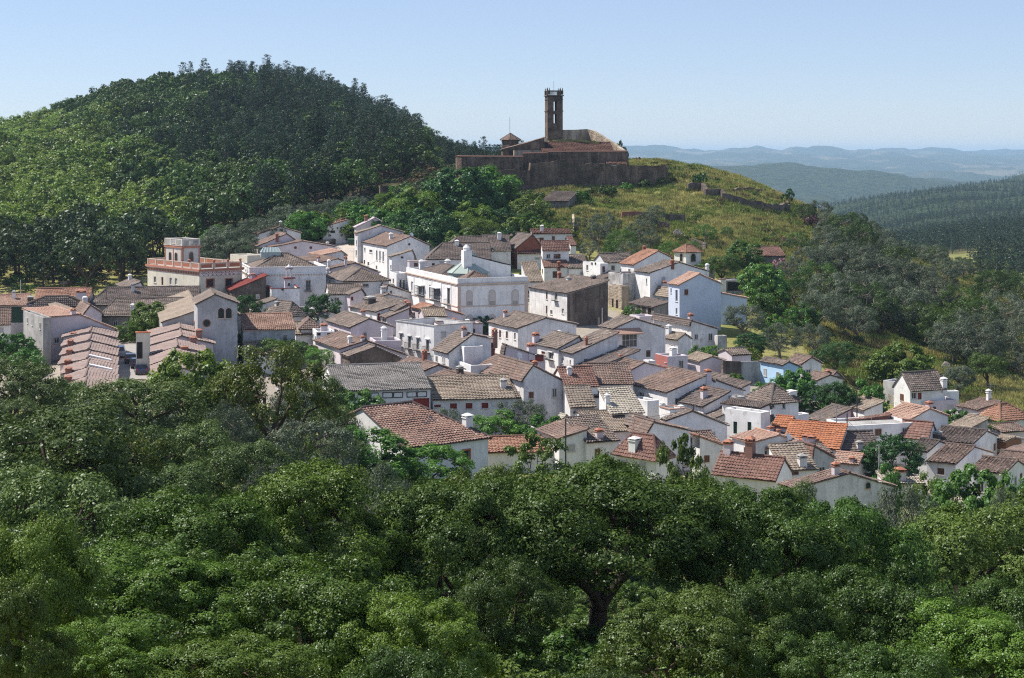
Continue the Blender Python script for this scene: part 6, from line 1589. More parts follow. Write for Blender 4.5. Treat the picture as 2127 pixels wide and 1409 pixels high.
# large, near
broadleaf('oakA', 1, 4.8, 8.5, 18, 34, 150, .135, 'l_oak', br=.38, sub_r=.29, hollow=.62)
broadleaf('oakB', 2, 4.6, 8.0, 21, 30, 150, .135, 'l_oak', br=.34, sub_r=.30, hollow=.62)
broadleaf('oakC', 3, 5.0, 9.0, 17, 36, 150, .125, 'l_oakdark', br=.38, fork=.3, r0=.34, hollow=.64, sub_r=.27)
broadleaf('oakD', 4, 4.6, 8.5, 24, 26, 150, .12, 'l_pale', br=.31, low=-.35, sub_r=.30, hollow=.62)
broadleaf('oakE', 5, 4.4, 9.0, 15, 38, 150, .13, 'l_oak', br=.42, sub_r=.26, hollow=.55, fork=.28, low=-.1)
broadleaf('oakF', 6, 5.0, 7.6, 26, 24, 150, .13, 'l_oakdark', br=.29, sub_r=.33, hollow=.66, low=-.3)
broadleaf('oakG', 3, 5.0, 9.0, 17, 36, 150, .125, 'l_oakdark', br=.36, fork=.3, r0=.36, hollow=.66, sub_r=.27, low=.08, cz=.62, ch=.38)
# middle distance
broadleaf('oakM', 11, 4.5, 8.0, 26, 12, 72, .18, 'l_oakdark', r0=.3, br=.30, low=-.45)
broadleaf('oakN', 12, 4.5, 7.6, 20, 12, 70, .17, 'l_oakgold', r0=.32, br=.28, hollow=.65, fork=.3)
broadleaf('oliveA', 13, 3.0, 5.0, 20, 12, 62, .17, 'l_olive', asp=.3, br=.32, r0=.24, fork=.2, bark='palebark', cz=.54, ch=.46, low=-.5)
broadleaf('oliveB', 14, 3.2, 4.8, 18, 12, 62, .17, 'l_olive', asp=.3, br=.33, r0=.22, fork=.22, bark='palebark', cz=.54, ch=.46, low=-.5)
broadleaf('figA', 15, 3.0, 4.4, 30, 12, 44, .20, 'l_fig', asp=.75, br=.28, r0=.16, cz=.5, ch=.5, low=-.92, up=.5)
broadleaf('figB', 16, 3.2, 4.6, 26, 12, 46, .20, 'l_fig', asp=.7, br=.30, r0=.16, cz=.5, ch=.5, low=-.92, up=.5)
broadleaf('citrusA', 17, 2.6, 5.0, 32, 12, 46, .16, 'l_citrus', br=.28, r0=.16, cz=.52, ch=.47, low=-.92, hollow=.62)
broadleaf('sapling', 18, 2.2, 5.5, 14, 9, 46, .15, 'l_pale', br=.28, r0=.1, cz=.6, ch=.4, fork=.35)
# far
broadleaf('farA', 21, 4.2, 7.0, 14, 7, 16, .52, 'l_far', r0=.22, sides=4)
broadleaf('farB', 22, 4.2, 8.0, 12, 8, 16, .52, 'l_far', r0=.22, sides=4, br=.33)
broadleaf('chestA', 23, 4.2, 7.5, 16, 8, 15, .5, 'l_chest', r0=.22, sides=4, up=.6, low=-.4)
broadleaf('chestB', 24, 4.4, 8.0, 14, 8, 16, .5, 'l_chest', r0=.22, sides=4, up=.6, low=-.4, br=.33)
broadleaf('oliveF', 25, 3.2, 4.8, 13, 8, 15, .40, 'l_olive', asp=.4, r0=.2, sides=4, bark='palebark', br=.33)
broadleaf('bush', 26, 1.5, 1.6, 9, 6, 22, .22, 'l_oakdark', r0=.05, sides=4, cz=.45, ch=.5, low=-.2, fork=.1)
broadleaf('bushB', 27, 1.5, 1.3, 9, 6, 22, .2, 'l_green', r0=.05, sides=4, cz=.45, ch=.5, low=-.2, fork=.1)
broadleaf('bushN', 28, 1.5, 1.6, 12, 10, 60, .10, 'l_oakdark', r0=.05, sides=4, cz=.45, ch=.5, low=-.2, fork=.1)
def pine(key, seed, H, R, tiers, nl, ls, mat='l_pine', start=.42, sides=4, cone=.45):
    r = np.random.RandomState(seed)
    C = []; rad = []; V = []; Fc = []
    bend = r.normal(size=2) * .35
    tube_path(V, Fc, [(0, 0, -.5), (0, 0, 0), (bend[0] * .5, bend[1] * .5, H * .5), (bend[0], bend[1], H * .93)], [.26, .22, .15, .04], sides)
    for t in range(tiers):
        q = t / (tiers - 1); z = H * (start + (1 - start) * q * .97)
        rr = R * (1 - cone * q) * r.uniform(.6, 1.1) * (1 if q < .93 else .35)
        n = 3 + int(3 * (1 - q))
        a0 = r.uniform(0, 6.28)
        for k in range(n):
            a = a0 + 6.283 * k / n + r.uniform(-.4, .4); m = rr * r.uniform(.5, 1.0)
            p = np.array([bend[0] * q + math.cos(a) * m, bend[1] * q + math.sin(a) * m, z + r.uniform(-.3, .4) + m * .12])
            tube_path(V, Fc, [(bend[0] * q, bend[1] * q, z - .3), tuple(p)], [.05, .02], 3)
            C.append(p); rad.append(R * .27 * r.uniform(.8, 1.3))
    C = np.array(C); rad = np.array(rad)
    Vv, tone = leaves(r, C, rad, nl, ls, .35, .5, .62)
    PROTO[key] = dict(crown=leafmesh('crown', Vv, tone, mat), trunk=np_mesh('trunk', np.array(V), np.array(Fc), M['bark'], None, True), R=np.percentile(np.abs(Vv[:, :2]), 98), H=float(Vv[:, 2].max()))
pine('pineA', 31, 13, 3.0, 9, 26, .55); pine('pineB', 32, 14, 2.6, 10, 24, .55, start=.38); pine('pineC', 33, 12, 3.3, 7, 30, .55, start=.5, cone=.25)
pine('pineF', 34, 12, 2.6, 6, 12, .95, start=.3, cone=.55, sides=3)

def plant(kind, loc, sx, sz, label, cat='tree', group=None, mat=None, rz=None, name=None):
    p = PROTO[kind]
    root = empty(name or 'tree', loc, label, cat, group)
    root.rotation_euler = (0, 0, PR.uniform(0, 6.28) if rz is None else rz)
    root.scale = (sx, sx, sz)
    for nm in ('trunk', 'crown'):
        o = link(nm, p[nm], root)
        if nm == 'crown' and mat:
            o.material_slots[0].link = 'OBJECT'; o.material_slots[0].material = M[mat]
    return root
def T(kind, px, py, wpx, label, Y=None, ratio=1.05, y0=100., cat='tree', group=None, mat=None, name='tree', hmin=1.0, lift=0.0, rz=None):
    """tree by its crown: centre column, top row and width in the picture; Y fixed or found on the ground"""
    u = (px - 1063.5) / F
    if Y is None:
        Ys = np.arange(y0, 1200, .5)
        g = CAMZ + (HOR - py) / F * Ys - terr(u * Ys, Ys) - ratio * wpx * Ys / F
        s = np.where((g[:-1] > 0) & (g[1:] <= 0))[0]
        Y = float(Ys[s[0]]) if len(s) else float(Ys[np.argmin(np.abs(g))])
    top = at(px, py, Y); gz = terr1(top.x, Y)
    H_ = max(hmin, top.z - gz); R_ = wpx / 2 * Y / F
    p = PROTO[kind]
    return plant(kind, (top.x, Y, gz), R_ / p['R'], H_ / p['H'], label, cat, group, mat, rz, name)
# ---- foreground oaks
FG = [
 ('oakA', 55, 1066, 300, 40, 'glossy green oak at the left edge, cut by the frame', 'l_oak'),
 ('oakE', 10, 1205, 260, 33, 'dark glossy oak in the bottom left corner', 'l_oak'),
 ('oakE', 640, 956, 380, 60, 'bright glossy oak rising left of centre', 'l_oak'),
 ('oakA', 410, 1012, 380, 55, 'broad oak with yellowish shoots left of centre', 'l_oak'),
 ('oakB', 300, 1140, 420, 44, 'sunlit oak crown low on the left', 'l_oak'),
 ('oakF', 640, 1160, 460, 45, 'wide leafy oak low in the left half', 'l_oak'),
 ('oakD', 850, 1225, 340, 43, 'oak with small leaves bottom, left of the forked trunk', 'l_oak'),
 ('oakF', 960, 985, 420, 62, 'rounded dense cork oak at the centre, left of the forked trunk', 'l_oakdark'),
 ('oakG', 1235, 950, 540, 64, 'large central cork oak with a forked dark trunk', 'l_oakdark'),
 ('oakD', 1430, 1232, 400, 43, 'yellow-green oak bush low right of centre', 'l_pale'),
 ('oakD', 1240, 1385, 260, 36, 'bottom edge oak crown below the forked trunk', 'l_oakdark'),
 ('oakG', 1560, 1000, 380, 66, 'tall cork oak with a pale upright trunk right of centre', 'l_oakdark'),
 ('oakB', 1745, 1020, 340, 76, 'feathery oak in front of the white ridge wall', 'l_oakdark'),
 ('oakD', 2030, 1040, 430, 88, 'broad pale green tree at the right edge below the gardens', 'l_pale'),
 ('oakF', 1810, 1175, 360, 54, 'dark cork oak in the lower right', 'l_oakdark'),
 ('oakE', 2030, 1262, 360, 47, 'leafy oak in the bottom right corner', 'l_oak'),
 ('oakC', 1700, 1318, 320, 42, 'shaded oak crown at the bottom right of centre', 'l_oakdark'),
 ('oakA', 2120, 1180, 300, 58, 'oak cut by the right edge below the pale green tree', 'l_oakdark'),
 ('oakC', 1050, 1160, 270, 52, 'shaded oak behind the forked trunk', 'l_oakdark'),
 ('oakB', 1860, 1330, 280, 40, 'small leafed oak at the bottom edge on the right', 'l_oakdark'),
 ('oakE', 480, 1330, 380, 36, 'oak crown touching the bottom edge on the left', 'l_oak'),
 ('oakD', 205, 1290, 330, 36, 'leafy oak crown at the bottom edge near the left corner', 'l_oak'),
 ('oakD', 1590, 1190, 260, 52, 'undergrowth oak beside the pale upright trunk', 'l_oakdark'),
 ('oakF', 860, 1345, 300, 36, 'dark oak crown touching the bottom edge left of centre', 'l_oakdark'),
]
for k, x, y, w, Y, lab, mt in FG: T(k, x, y, w, lab, Y=Y, mat=mt, name='oak_tree', group='foreground oaks')
MID = [
 ('oakM', 85, 832, 400, 80, 'large dark oak at the left edge with bronze tints', 'l_mid'), ('oakM', 215, 868, 260, 86, 'dark oak right beside the large left edge oak', 'l_oakgold'),
 ('oakM', 120, 960, 330, 62, 'deep shaded oak below the large left edge oak', 'l_mid'),
 ('oakN', 556, 708, 250, 128, 'golden-green cork oak with open branches below the terraces', 'l_oakgold'),
 ('oakM', 305, 772, 290, 126, 'spreading dark oak right below the left terrace', 'l_mid'), ('oakM', 35, 742, 190, 150, 'dark oak by the left edge below the white cottage', 'l_mid'),
 ('oakM', 140, 778, 120, 160, 'small oak hiding the foot of the left terrace', 'l_mid'), ('figA', 405, 722, 175, 172, 'bright light-green walnut below the right terrace', 'l_lime'),
 ('oakM', 262, 880, 190, 100, 'round oak in the left middle ground', 'l_mid'), ('oakM', 390, 872, 190, 104, 'round oak below the golden cork oak, left', 'l_mid'),
 ('oakM', 505, 905, 200, 96, 'round oak below the golden cork oak, right', 'l_mid'), ('oakM', 345, 958, 210, 84, 'bluish oak above the broad foreground oak', 'l_mid'),
 ('oliveA', 645, 866, 200, 112, 'silvery olive below the grey hall', None), ('oliveB', 790, 960, 190, 84, 'grey olive above the central cork oaks', None),
 ('oliveA', 190, 830, 150, 118, 'silvery olive below the left terrace oak', None), ('oliveB', 480, 830, 120, 122, 'olive in the shade of the golden cork oak', None),
 ('oliveB', 560, 960, 130, 92, 'olive behind the bright glossy oak', None),
 ('figB', 765, 880, 190, 155, 'bright green tree before the speckled red roof', 'l_fig'), ('citrusA', 905, 920, 150, 158, 'dark leafy orange tree before the speckled red roof', 'l_fig'),
 ('figA', 742, 806, 120, 196, 'bright shrub tree before the grey hall', 'l_fig'), ('figB', 1030, 850, 130, 200, 'bright fig right of the speckled red roof', 'l_fig'),
 ('oliveA', 810, 838, 90, 197, 'small olive before the grey hall gate', None), ('oliveB', 920, 845, 90, 196, 'small olive before the brown windows', None),
 ('oliveA', 1085, 828, 110, 205, 'olive beside the striped lean-to', None), ('figA', 1125, 860, 110, 200, 'green tree beside the striped lean-to', 'l_fig'),
 ('figA', 1215, 872, 90, 207, 'leafy shrub below the little shuttered cottage', 'l_fig'), ('sapling', 1110, 896, 150, 136, 'pale green young tree in front of the low orange shed', 'l_pale'),
 ('sapling', 1415, 898, 120, 122, 'sparse young tree leaning before the hipped orange-edged roof', 'l_pale'), ('oakM', 1290, 930, 150, 112, 'oak crest before the fancy white chimney', 'l_pale'),
 ('oakM', 1490, 968, 150, 108, 'oak crest before the maroon-brown roof', 'l_pale'), ('oakM', 990, 955, 180, 110, 'bushy oak crest right of the speckled roof wall', 'l_pale'),
 ('oakM', 1640, 985, 130, 122, 'small oak crest before the white ridge wall house', 'l_mid'), ('oliveA', 1880, 1000, 170, 100, 'grey olive in front of the low grey shed', None), ('citrusA', 1855, 902, 135, 196, 'dark round tree in the lower right gardens', 'l_citrus'),
 ('figB', 1845, 958, 70, 180, 'small bush under the dark round tree', 'l_fig'), ('figA', 2010, 968, 150, 168, 'bright fig before the lowest right house', 'l_fig'),
 ('figB', 1930, 978, 70, 185, 'olive-green shrub left of the shuttered window house', 'l_lime'), ('figB', 2110, 975, 110, 165, 'fig cut by the right edge', 'l_fig'),
 ('figA', 1990, 850, 80, 235, 'fig behind the ribbed roofs', 'l_fig'), ('figB', 2060, 865, 110, 232, 'bright shrubs behind the ribbed roofs at the right', 'l_lime'),
 ('figA', 2100, 1010, 120, 140, 'leafy shrub at the right edge above the pale tree', 'l_lime'), ('oliveB', 2080, 1010, 90, 130, 'little olive above the pale green tree', None),
]
for k, x, y, w, Y, lab, mt in MID: T(k, x, y, w, lab, Y=Y, mat=mt, name='olive_tree' if 'olive' in k else 'oak_tree' if 'oak' in k else 'garden_tree')
for q, (x, y, w, Y) in enumerate([(60, 800, 150, 165), (130, 815, 150, 150), (215, 805, 140, 160), (330, 830, 140, 150), (400, 800, 120, 170), (470, 790, 130, 172), (620, 800, 120, 175), (690, 830, 120, 172), (665, 775, 110, 190), (560, 845, 140, 150), (700, 905, 130, 150), (20, 825, 130, 140), (430, 850, 130, 140)]):
    T('oakM', x, y, w, 'oak in the belt below the left quarter, %s from the left' % ['second', 'third', 'fourth', 'fifth', 'sixth', 'eighth', 'tenth', 'twelfth', 'eleventh', 'ninth', 'rightmost', 'leftmost', 'seventh'][q], Y=Y, mat='l_mid' if q % 3 else 'l_olive', name='oak_tree', group='oak belt below the left quarter')
TOWN = [
 ('citrusA', 665, 608, 82, 'dark dense dome-shaped tree in the village', None, 1.0), ('citrusA', 512, 610, 62, 'dark citrus beside the maroon roof', None, 1.1), ('figA', 540, 652, 80, 'bright shrub right of the weathered barn', 'l_lime', .7),
 ('oliveA', 578, 636, 62, 'grey flowering shrub by the hipped roof', 'l_oakdark', .8), ('figB', 612, 650, 50, 'green shrub left of the dome-shaped tree', 'l_fig', .8),
 ('figA', 318, 626, 95, 'bright green tree above the cream house', 'l_lime', .8), ('citrusA', 226, 642, 48, 'dark bush left of the bright tree', None, 1.0), ('figB', 262, 668, 60, 'yellow-green shrub left of the cream house', 'l_lime', .7),
 ('figA', 30, 690, 90, 'bright tree before the lilac three-storey house', 'l_fig', .9), ('figB', 55, 720, 70, 'leafy shrub at the foot of the lilac house', 'l_fig', .9),
 ('oakM', 590, 700, 120, 'dark shrub mass under the white-grey house', 'l_oakdark', .6), ('oakM', 670, 720, 80, 'green bush mass right below the mud-walled barn', 'l_fig', .8), ('oakM', 500, 690, 110, 'dark hedge in the shade of the weathered barn', 'l_citrus', .5),
 ('figA', 1003, 655, 55, 'climbing shrub at the mansion foot', 'l_citrus', .7), ('figB', 1310, 632, 40, 'green bush in the overgrown plot', 'l_fig', .9),
 ('oakM', 1500, 525, 85, 'dark round evergreen right of the pavilion', 'l_oakdark', .8), ('figB', 1545, 495, 75, 'bright fig above the dark evergreen', 'l_fig', .8), ('figA', 1585, 545, 95, 'green fig below the half-buried shed', 'l_fig', 1.0), ('figB', 1600, 590, 80, 'leafy bush right of the carport', 'l_fig', .8),
 ('oliveA', 1545, 630, 90, 'grey olive against the blue-shaded gable', None, .85), ('citrusA', 1560, 690, 70, 'dark citrus below the grey olive', None, .8), ('figA', 1600, 650, 60, 'bright shrub behind the citrus', 'l_fig', .8), ('oliveB', 1620, 668, 85, 'pale olive in the terraced garden', None, .9),
 ('figB', 1668, 628, 70, 'bright fig in the terraced garden', 'l_fig', .9), ('oliveA', 1700, 605, 95, 'tall olive above the terraced garden', None, .9), ('oliveB', 1690, 670, 80, 'thin olive below the tall olive', None, .9), ('oakM', 1735, 705, 90, 'dark evergreen beside the weeping tree', 'l_citrus', .9),
 ('figA', 1868, 712, 125, 'feathery bright tree above the red door house', 'l_lime', .75), ('figB', 1558, 720, 50, 'round bright bush above the retaining wall', 'l_lime', .7), ('figA', 1525, 775, 45, 'round bush below the retaining wall', 'l_lime', .8),
 ('figA', 1650, 765, 80, 'bright tree hiding the sky-blue house', 'l_fig', 1.0), ('citrusA', 1740, 790, 90, 'dark bushy garden tree left of the red door house', 'l_citrus', 1.0), ('figB', 1800, 785, 95, 'fig between the dark garden tree and the red door house', 'l_fig', 1.0), ('figB', 1600, 785, 70, 'light shrub behind the hipped roof', 'l_fig', .8), ('citrusA', 1700, 800, 70, 'dark bush behind the terracotta wall', 'l_citrus', .9),
 ('oakM', 1990, 755, 75, 'gnarled olive at the right edge of the village', 'l_olive', 1.0), ('oakM', 2050, 730, 80, 'lone leaning oak on the dry slope', 'l_oakdark', 1.0), ('figB', 1480, 715, 55, 'ivy bush on the crumbling white stub wall', 'l_fig', .6),
 ('figB', 1440, 700, 40, 'shrub at the foot of the peeling wall', 'l_fig', .6), ('bush', 1455, 356, 34, 'small round bush on the skyline ridge', 'l_citrus', .9), ('bush', 1637, 390, 26, 'dark bush on the bastion platform edge', 'l_citrus', 1.3), ('bush', 1290, 290, 24, 'bush behind the curtain wall of the castle', 'l_citrus', .9),
 ('bush', 1690, 445, 45, 'pink flowering oleander by the pale path', 'l_flower', .7), ('bush', 1625, 535, 50, 'pink flowering shrub below the half-buried shed', 'l_flower', .6),
]
for k, x, y, w, lab, mt, ra in TOWN: T(k, x, y, w, lab, ratio=ra, y0=160, mat=mt, name='olive_tree' if 'olive' in lab else 'shrub' if ('shrub' in lab or 'bush' in lab) else 'garden_tree', cat='shrub' if ('shrub' in lab or 'bush' in lab or 'hedge' in lab) else 'tree')
for i, (X_, Y_, nm_, x) in enumerate(YARD):
    if i % 3 == 2:
        z_ = terr1(X_, Y_); hh_ = rg.uniform(2.2, 4.2)
        T(rg.choice(['figA', 'figB', 'citrusA']), x, HOR - (z_ + hh_ - CAMZ) / Y_ * F, rg.uniform(2.6, 4.2) * F / Y_, 'courtyard shrub next to the ' + shortlab(nm_), Y=Y_, mat=rg.choice(['l_fig', 'l_citrus', 'l_lime']), name='shrub', cat='shrub')
# hillside garden between village and castle
GARD = [('figB', 870, 385, 130), ('figA', 960, 345, 150), ('figB', 1010, 340, 120), ('figA', 985, 350, 110), ('figB', 1030, 365, 90), ('figA', 905, 430, 120), ('figB', 985, 415, 110), ('figA', 845, 435, 90), ('figB', 800, 430, 90), ('citrusA', 835, 455, 70), ('figA', 945, 455, 70),
        ('oakM', 1000, 450, 90), ('citrusA', 1035, 430, 80), ('figB', 1100, 400, 80), ('figA', 960, 478, 80), ('figB', 1050, 470, 80), ('citrusA', 1098, 440, 45), ('figA', 1120, 455, 55), ('figB', 1150, 462, 50), ('oliveA', 935, 455, 50), ('figA', 760, 425, 90), ('figB', 715, 430, 80), ('figA', 655, 440, 80), ('citrusA', 625, 455, 45), ('figB', 690, 450, 60), ('figA', 735, 455, 60), ('figB', 1180, 470, 40), ('figA', 780, 462, 60), ('figB', 870, 470, 60), ('citrusA', 905, 475, 40),
        ('figA', 1075, 450, 70), ('figB', 590, 460, 60), ('citrusA', 560, 465, 45)]
ORD = ['first', 'second', 'third', 'fourth', 'fifth', 'sixth', 'seventh', 'eighth', 'ninth', 'tenth', 'eleventh', 'twelfth', 'thirteenth', 'fourteenth', 'fifteenth']
def rowlabels(L, xi, yi, nrow, text):
    idx = sorted(range(len(L)), key=lambda i: L[i][yi]); n = math.ceil(len(L) / nrow); lab = {}
    rn = {1: [''], 2: [' upper row,', ' lower row,'], 3: [' upper row,', ' middle row,', ' lower row,'], 4: [' top row,', ' second row down,', ' third row down,', ' bottom row,']}[nrow]
    for q in range(nrow):
        row = sorted(idx[q * n:(q + 1) * n], key=lambda i: L[i][xi])
        for k, i in enumerate(row): lab[L[i]] = text + ',' + rn[q] + ' ' + ORD[k] + ' from left'
    return lab
q_ = np.random.RandomState(8)
for i in range(18):
    x = int(q_.uniform(430, 900)); GARD.append((['figA', 'figB', 'citrusA'][i % 3], x, int(np.interp(x, [430, 600, 800, 900], [462, 430, 398, 380]) + q_.uniform(0, 45)), int(q_.uniform(55, 95))))
ORD += ['sixteenth', 'seventeenth', 'eighteenth', 'nineteenth', 'twentieth']
GL = rowlabels(GARD, 1, 2, 3, 'leafy fruit tree in the hillside garden')
for k, x, y, w in GARD: T(k, x, y, w, GL[(k, x, y, w)], ratio=.8, y0=330, mat=RNG.choice(['l_fig', 'l_fig', 'l_fig', 'l_lime', 'l_lime', 'l_citrus']) if k != 'oliveA' else None, group='hillside garden trees', name='garden_tree')
CW = [(1030, 372, 60), (1062, 388, 45), (1088, 396, 40), (1118, 398, 36), (1205, 396, 40), (1235, 388, 36), (1262, 384, 40), (1300, 378, 36), (1340, 372, 30), (1372, 368, 30)]
for k, (x, y, w) in enumerate(CW): T('bush' if k % 2 else 'figA', x, y, w, 'shrub at the foot of the castle retaining wall, %s from left' % ORD[k], ratio=.55, y0=395, mat=['l_oakdark', 'l_fig', 'l_mid'][k % 3], name='shrub', cat='shrub', group='shrubs along the castle wall')
OLB = [(600, 425, 90), (560, 455, 90), (470, 465, 110), (500, 490, 90), (440, 490, 80), (530, 450, 80), (650, 420, 80), (690, 412, 60), (430, 520, 70), (740, 405, 60)]
OBL = rowlabels(OLB, 0, 1, 2, 'grey olive at the foot of the wooded hill')
for x, y, w in OLB: T('oliveA', x, y, w, OBL[(x, y, w)], ratio=.8, y0=340, group='olives behind the village', name='olive_tree')
SLO = [(1255, 440, 70), (1290, 475, 75), (1330, 455, 60), (1345, 440, 50), (1240, 465, 60), (1310, 500, 60), (1360, 425, 50), (1465, 465, 50), (1510, 470, 30), (1390, 500, 45), (1200, 450, 40), (1270, 500, 45), (1350, 480, 45), (1225, 500, 50), (1440, 500, 40)]
SLL = rowlabels(SLO, 0, 1, 2, 'olive on the grassy castle slope')
for x, y, w in SLO: T('oliveB', x, y, w, SLL[(x, y, w)], ratio=.8, y0=330, group='slope olives', name='olive_tree', mat=RNG.choice([None, None, 'l_fig']))
r = np.random.RandomState(5)
OLR = [(1700, 415, 60), (1670, 425, 50), (1760, 440, 90), (1830, 470, 90), (1720, 480, 100), (1790, 500, 110), (1860, 510, 110), (1700, 540, 110), (1780, 560, 120), (1850, 570, 120), (1680, 510, 80), (1930, 550, 110), (1900, 600, 110), (1990, 590, 110), (1760, 610, 90), (2010, 640, 130), (2080, 600, 110), (1960, 640, 110), (2110, 660, 120), (2040, 700, 90), (2115, 730, 90), (1840, 620, 80), (1920, 640, 70), (1660, 480, 60), (1885, 545, 80), (1815, 535, 80), (1740, 520, 80), (2060, 560, 90), (2120, 570, 90), (1640, 540, 60), (1650, 575, 70)]
OLR += [(x + 22, y + 24, w) for x, y, w in OLR if 1690 < x < 2100][:16]
XO = []
while len(XO) < 32:
    x, yy = r.uniform(1665, 2190), r.uniform(345, 500)
    if yy < 392 + (x - 1700) * .02 or yy < np.interp(x, [1650, 1800, 2000, 2200], [400, 375, 372, 350]): continue
    X_ = (x - 1063.5) / F * yy; g_ = terr1(X_, yy); hgt = r.uniform(4.5, 6.5)
    XO.append((round(x), round(HOR - (g_ + hgt - CAMZ) / yy * F), round(hgt * 1.25 * F / yy), round(yy, 1)))
XOL = rowlabels(XO, 0, 1, 4, 'olive between the larger olives of the right grove')
for q in XO: T('oliveA' if q[0] % 2 else 'oliveB', q[0], q[1], q[2], XOL[q], Y=q[3], group='right hillside olive grove', name='olive_tree', mat=RNG.choice([None, None, 'l_oakdark', 'l_holm']))
ORL = rowlabels(OLR, 0, 1, 4, 'olive in the right hillside grove')
for x, y, w in OLR: T('oliveA' if x % 2 else 'oliveB', x, y, w, ORL[(x, y, w)], ratio=.85, y0=300, group='right hillside olive grove', name='olive_tree', mat=RNG.choice([None, None, 'l_oakdark']))

# ------------------------------------------------------------------ scattered masses (one object each)
def scatter(name, pts, rot, scl, pick, protos, mats=None, label=None, cat=None):
    me = bpy.data.meshes.new(name)
    me.vertices.add(len(pts)); me.vertices.foreach_set('co', np.asarray(pts, np.float32).ravel())
    for nm, arr, ty in (('rot', rot, 'FLOAT'), ('scl', scl, 'FLOAT'), ('pick', pick, 'INT')):
        a = me.attributes.new(nm, ty, 'POINT'); a.data.foreach_set('value', np.asarray(arr, np.int32 if ty == 'INT' else np.float32))
    o = link(name, me); tag(o, kind='stuff', label=label, cat=cat)
    ng = bpy.data.node_groups.new(name, 'GeometryNodeTree')
    ng.interface.new_socket('Geometry', in_out='INPUT', socket_type='NodeSocketGeometry'); ng.interface.new_socket('Geometry', in_out='OUTPUT', socket_type='NodeSocketGeometry')
    gi = ng.nodes.new('NodeGroupInput'); go = ng.nodes.new('NodeGroupOutput'); jn = ng.nodes.new('GeometryNodeJoinGeometry')
    m2p = ng.nodes.new('GeometryNodeMeshToPoints'); ng.links.new(gi.outputs[0], m2p.inputs['Mesh'])
    def attr(nm, ty):
        n = ng.nodes.new('GeometryNodeInputNamedAttribute'); n.data_type = ty; n.inputs[0].default_value = nm; return n.outputs[0]
    cx = ng.nodes.new('ShaderNodeCombineXYZ'); ng.links.new(attr('rot', 'FLOAT'), cx.inputs[2])
    pk = attr('pick', 'INT'); sc_ = attr('scl', 'FLOAT')
    for i, key in enumerate(protos):
        po = bpy.data.objects.new(key + '_source', None) if False else None
        meshes = [PROTO[key]['crown']] + ([PROTO[key]['trunk']] if 'trunk' in PROTO[key] else [])
        cmp_ = ng.nodes.new('FunctionNodeCompare'); cmp_.data_type = 'INT'; cmp_.operation = 'EQUAL'
        ins = [s for s in cmp_.inputs if s.type == 'INT']; ng.links.new(pk, ins[0]); ins[1].default_value = i
        jj = ng.nodes.new('GeometryNodeJoinGeometry')
        for k, mm in enumerate(meshes):
            ob = bpy.data.objects.new(key + ('_leaves' if k == 0 else '_stem'), mm)
            oi = ng.nodes.new('GeometryNodeObjectInfo'); oi.inputs['Object'].default_value = ob; oi.inputs['As Instance'].default_value = False
            g = oi.outputs['Geometry']
            if mats and mats[i] and k == 0:
                sm = ng.nodes.new('GeometryNodeSetMaterial'); sm.inputs['Material'].default_value = M[mats[i]]; ng.links.new(g, sm.inputs['Geometry']); g = sm.outputs[0]
            ng.links.new(g, jj.inputs[0])
        ip = ng.nodes.new('GeometryNodeInstanceOnPoints')
        ng.links.new(m2p.outputs[0], ip.inputs['Points']); ng.links.new(cmp_.outputs[0], ip.inputs['Selection']); ng.links.new(jj.outputs[0], ip.inputs['Instance'])
        ng.links.new(cx.outputs[0], ip.inputs['Rotation']); ng.links.new(sc_, ip.inputs['Scale'])
        ng.links.new(ip.outputs[0], jn.inputs[0])
    ng.links.new(jn.outputs[0], go.inputs[0])
    md = o.modifiers.new('scatter', 'NODES'); md.node_group = ng
    return o
def poisson(n, gen, dmin):
    """random points with a grid thinning so that crowns do not pile up"""
    P_ = gen(n); key = {}; out = []
    for i, (x, y) in enumerate(P_):
        d = dmin(x, y) if callable(dmin) else dmin
        k = (int((x * .83 + y * .56 + 1.7 * math.sin(y * .13)) // d), int((y * .83 - x * .56 + 1.7 * math.sin(x * .17)) // d))
        if k in key: continue
        key[k] = 1; out.append(i)
    return P_[out]
r = np.random.RandomState(77)
def gen_hill(n):
    px = r.uniform(-220, 1090, n); y = r.uniform(0, 1, n) ** .85 * 550 + 335
    return np.stack([(px - 1063.5) / F * y, y], 1)
hp = poisson(16000, gen_hill, lambda x, y: 7.6 if x / y * F + 1063.5 < 460 else 6.4)
hz = terr(hp[:, 0], hp[:, 1]); hpx = hp[:, 0] / hp[:, 1] * F + 1063.5; hrow = HOR - (hz - CAMZ) / hp[:, 1] * F
nz = fbm(hp[:, 0], hp[:, 1], 90, 3, 5)
lim = np.interp(hpx, [-300, 300, 430, 600, 720, 900, 1100], [338, 345, 390, 412, 428, 480, 540])
keep = (hp[:, 1] > lim) & (nz < .9) & ~((hpx > 880) & (hp[:, 1] < 520))
hp, hz, hpx, hrow, nz = hp[keep], hz[keep], hpx[keep], hrow[keep], nz[keep]
pine_w = (1 - np.clip((520 - hp[:, 1]) / 40, 0, 1) * (hpx < 520)) * np.clip((hpx - 300 + (hrow - 300) * .4 + nz * 90) / 210, 0, 1)
chest_w = np.clip((330 - hpx + (hrow - 300) * .9 + nz * 110) / 260, 0, 1) * (hrow > 262)
uu = r.uniform(0, 1, len(hp))
sp_h = np.where(uu < pine_w, 0, np.where(r.uniform(0, 1, len(hp)) < chest_w, 1, 2))
holm = (hp[:, 1] < 388 + nz * 22) & (hpx < 420)
sp_h = np.where(holm, 2, sp_h)
sp_h = np.where((sp_h == 0) & (r.uniform(0, 1, len(hp)) < .24 + .2 * (nz > .3)), 2, sp_h)
names = {0: ['pineA', 'pineB', 'pineC'], 1: ['chestA', 'chestB'], 2: ['farA', 'farB']}
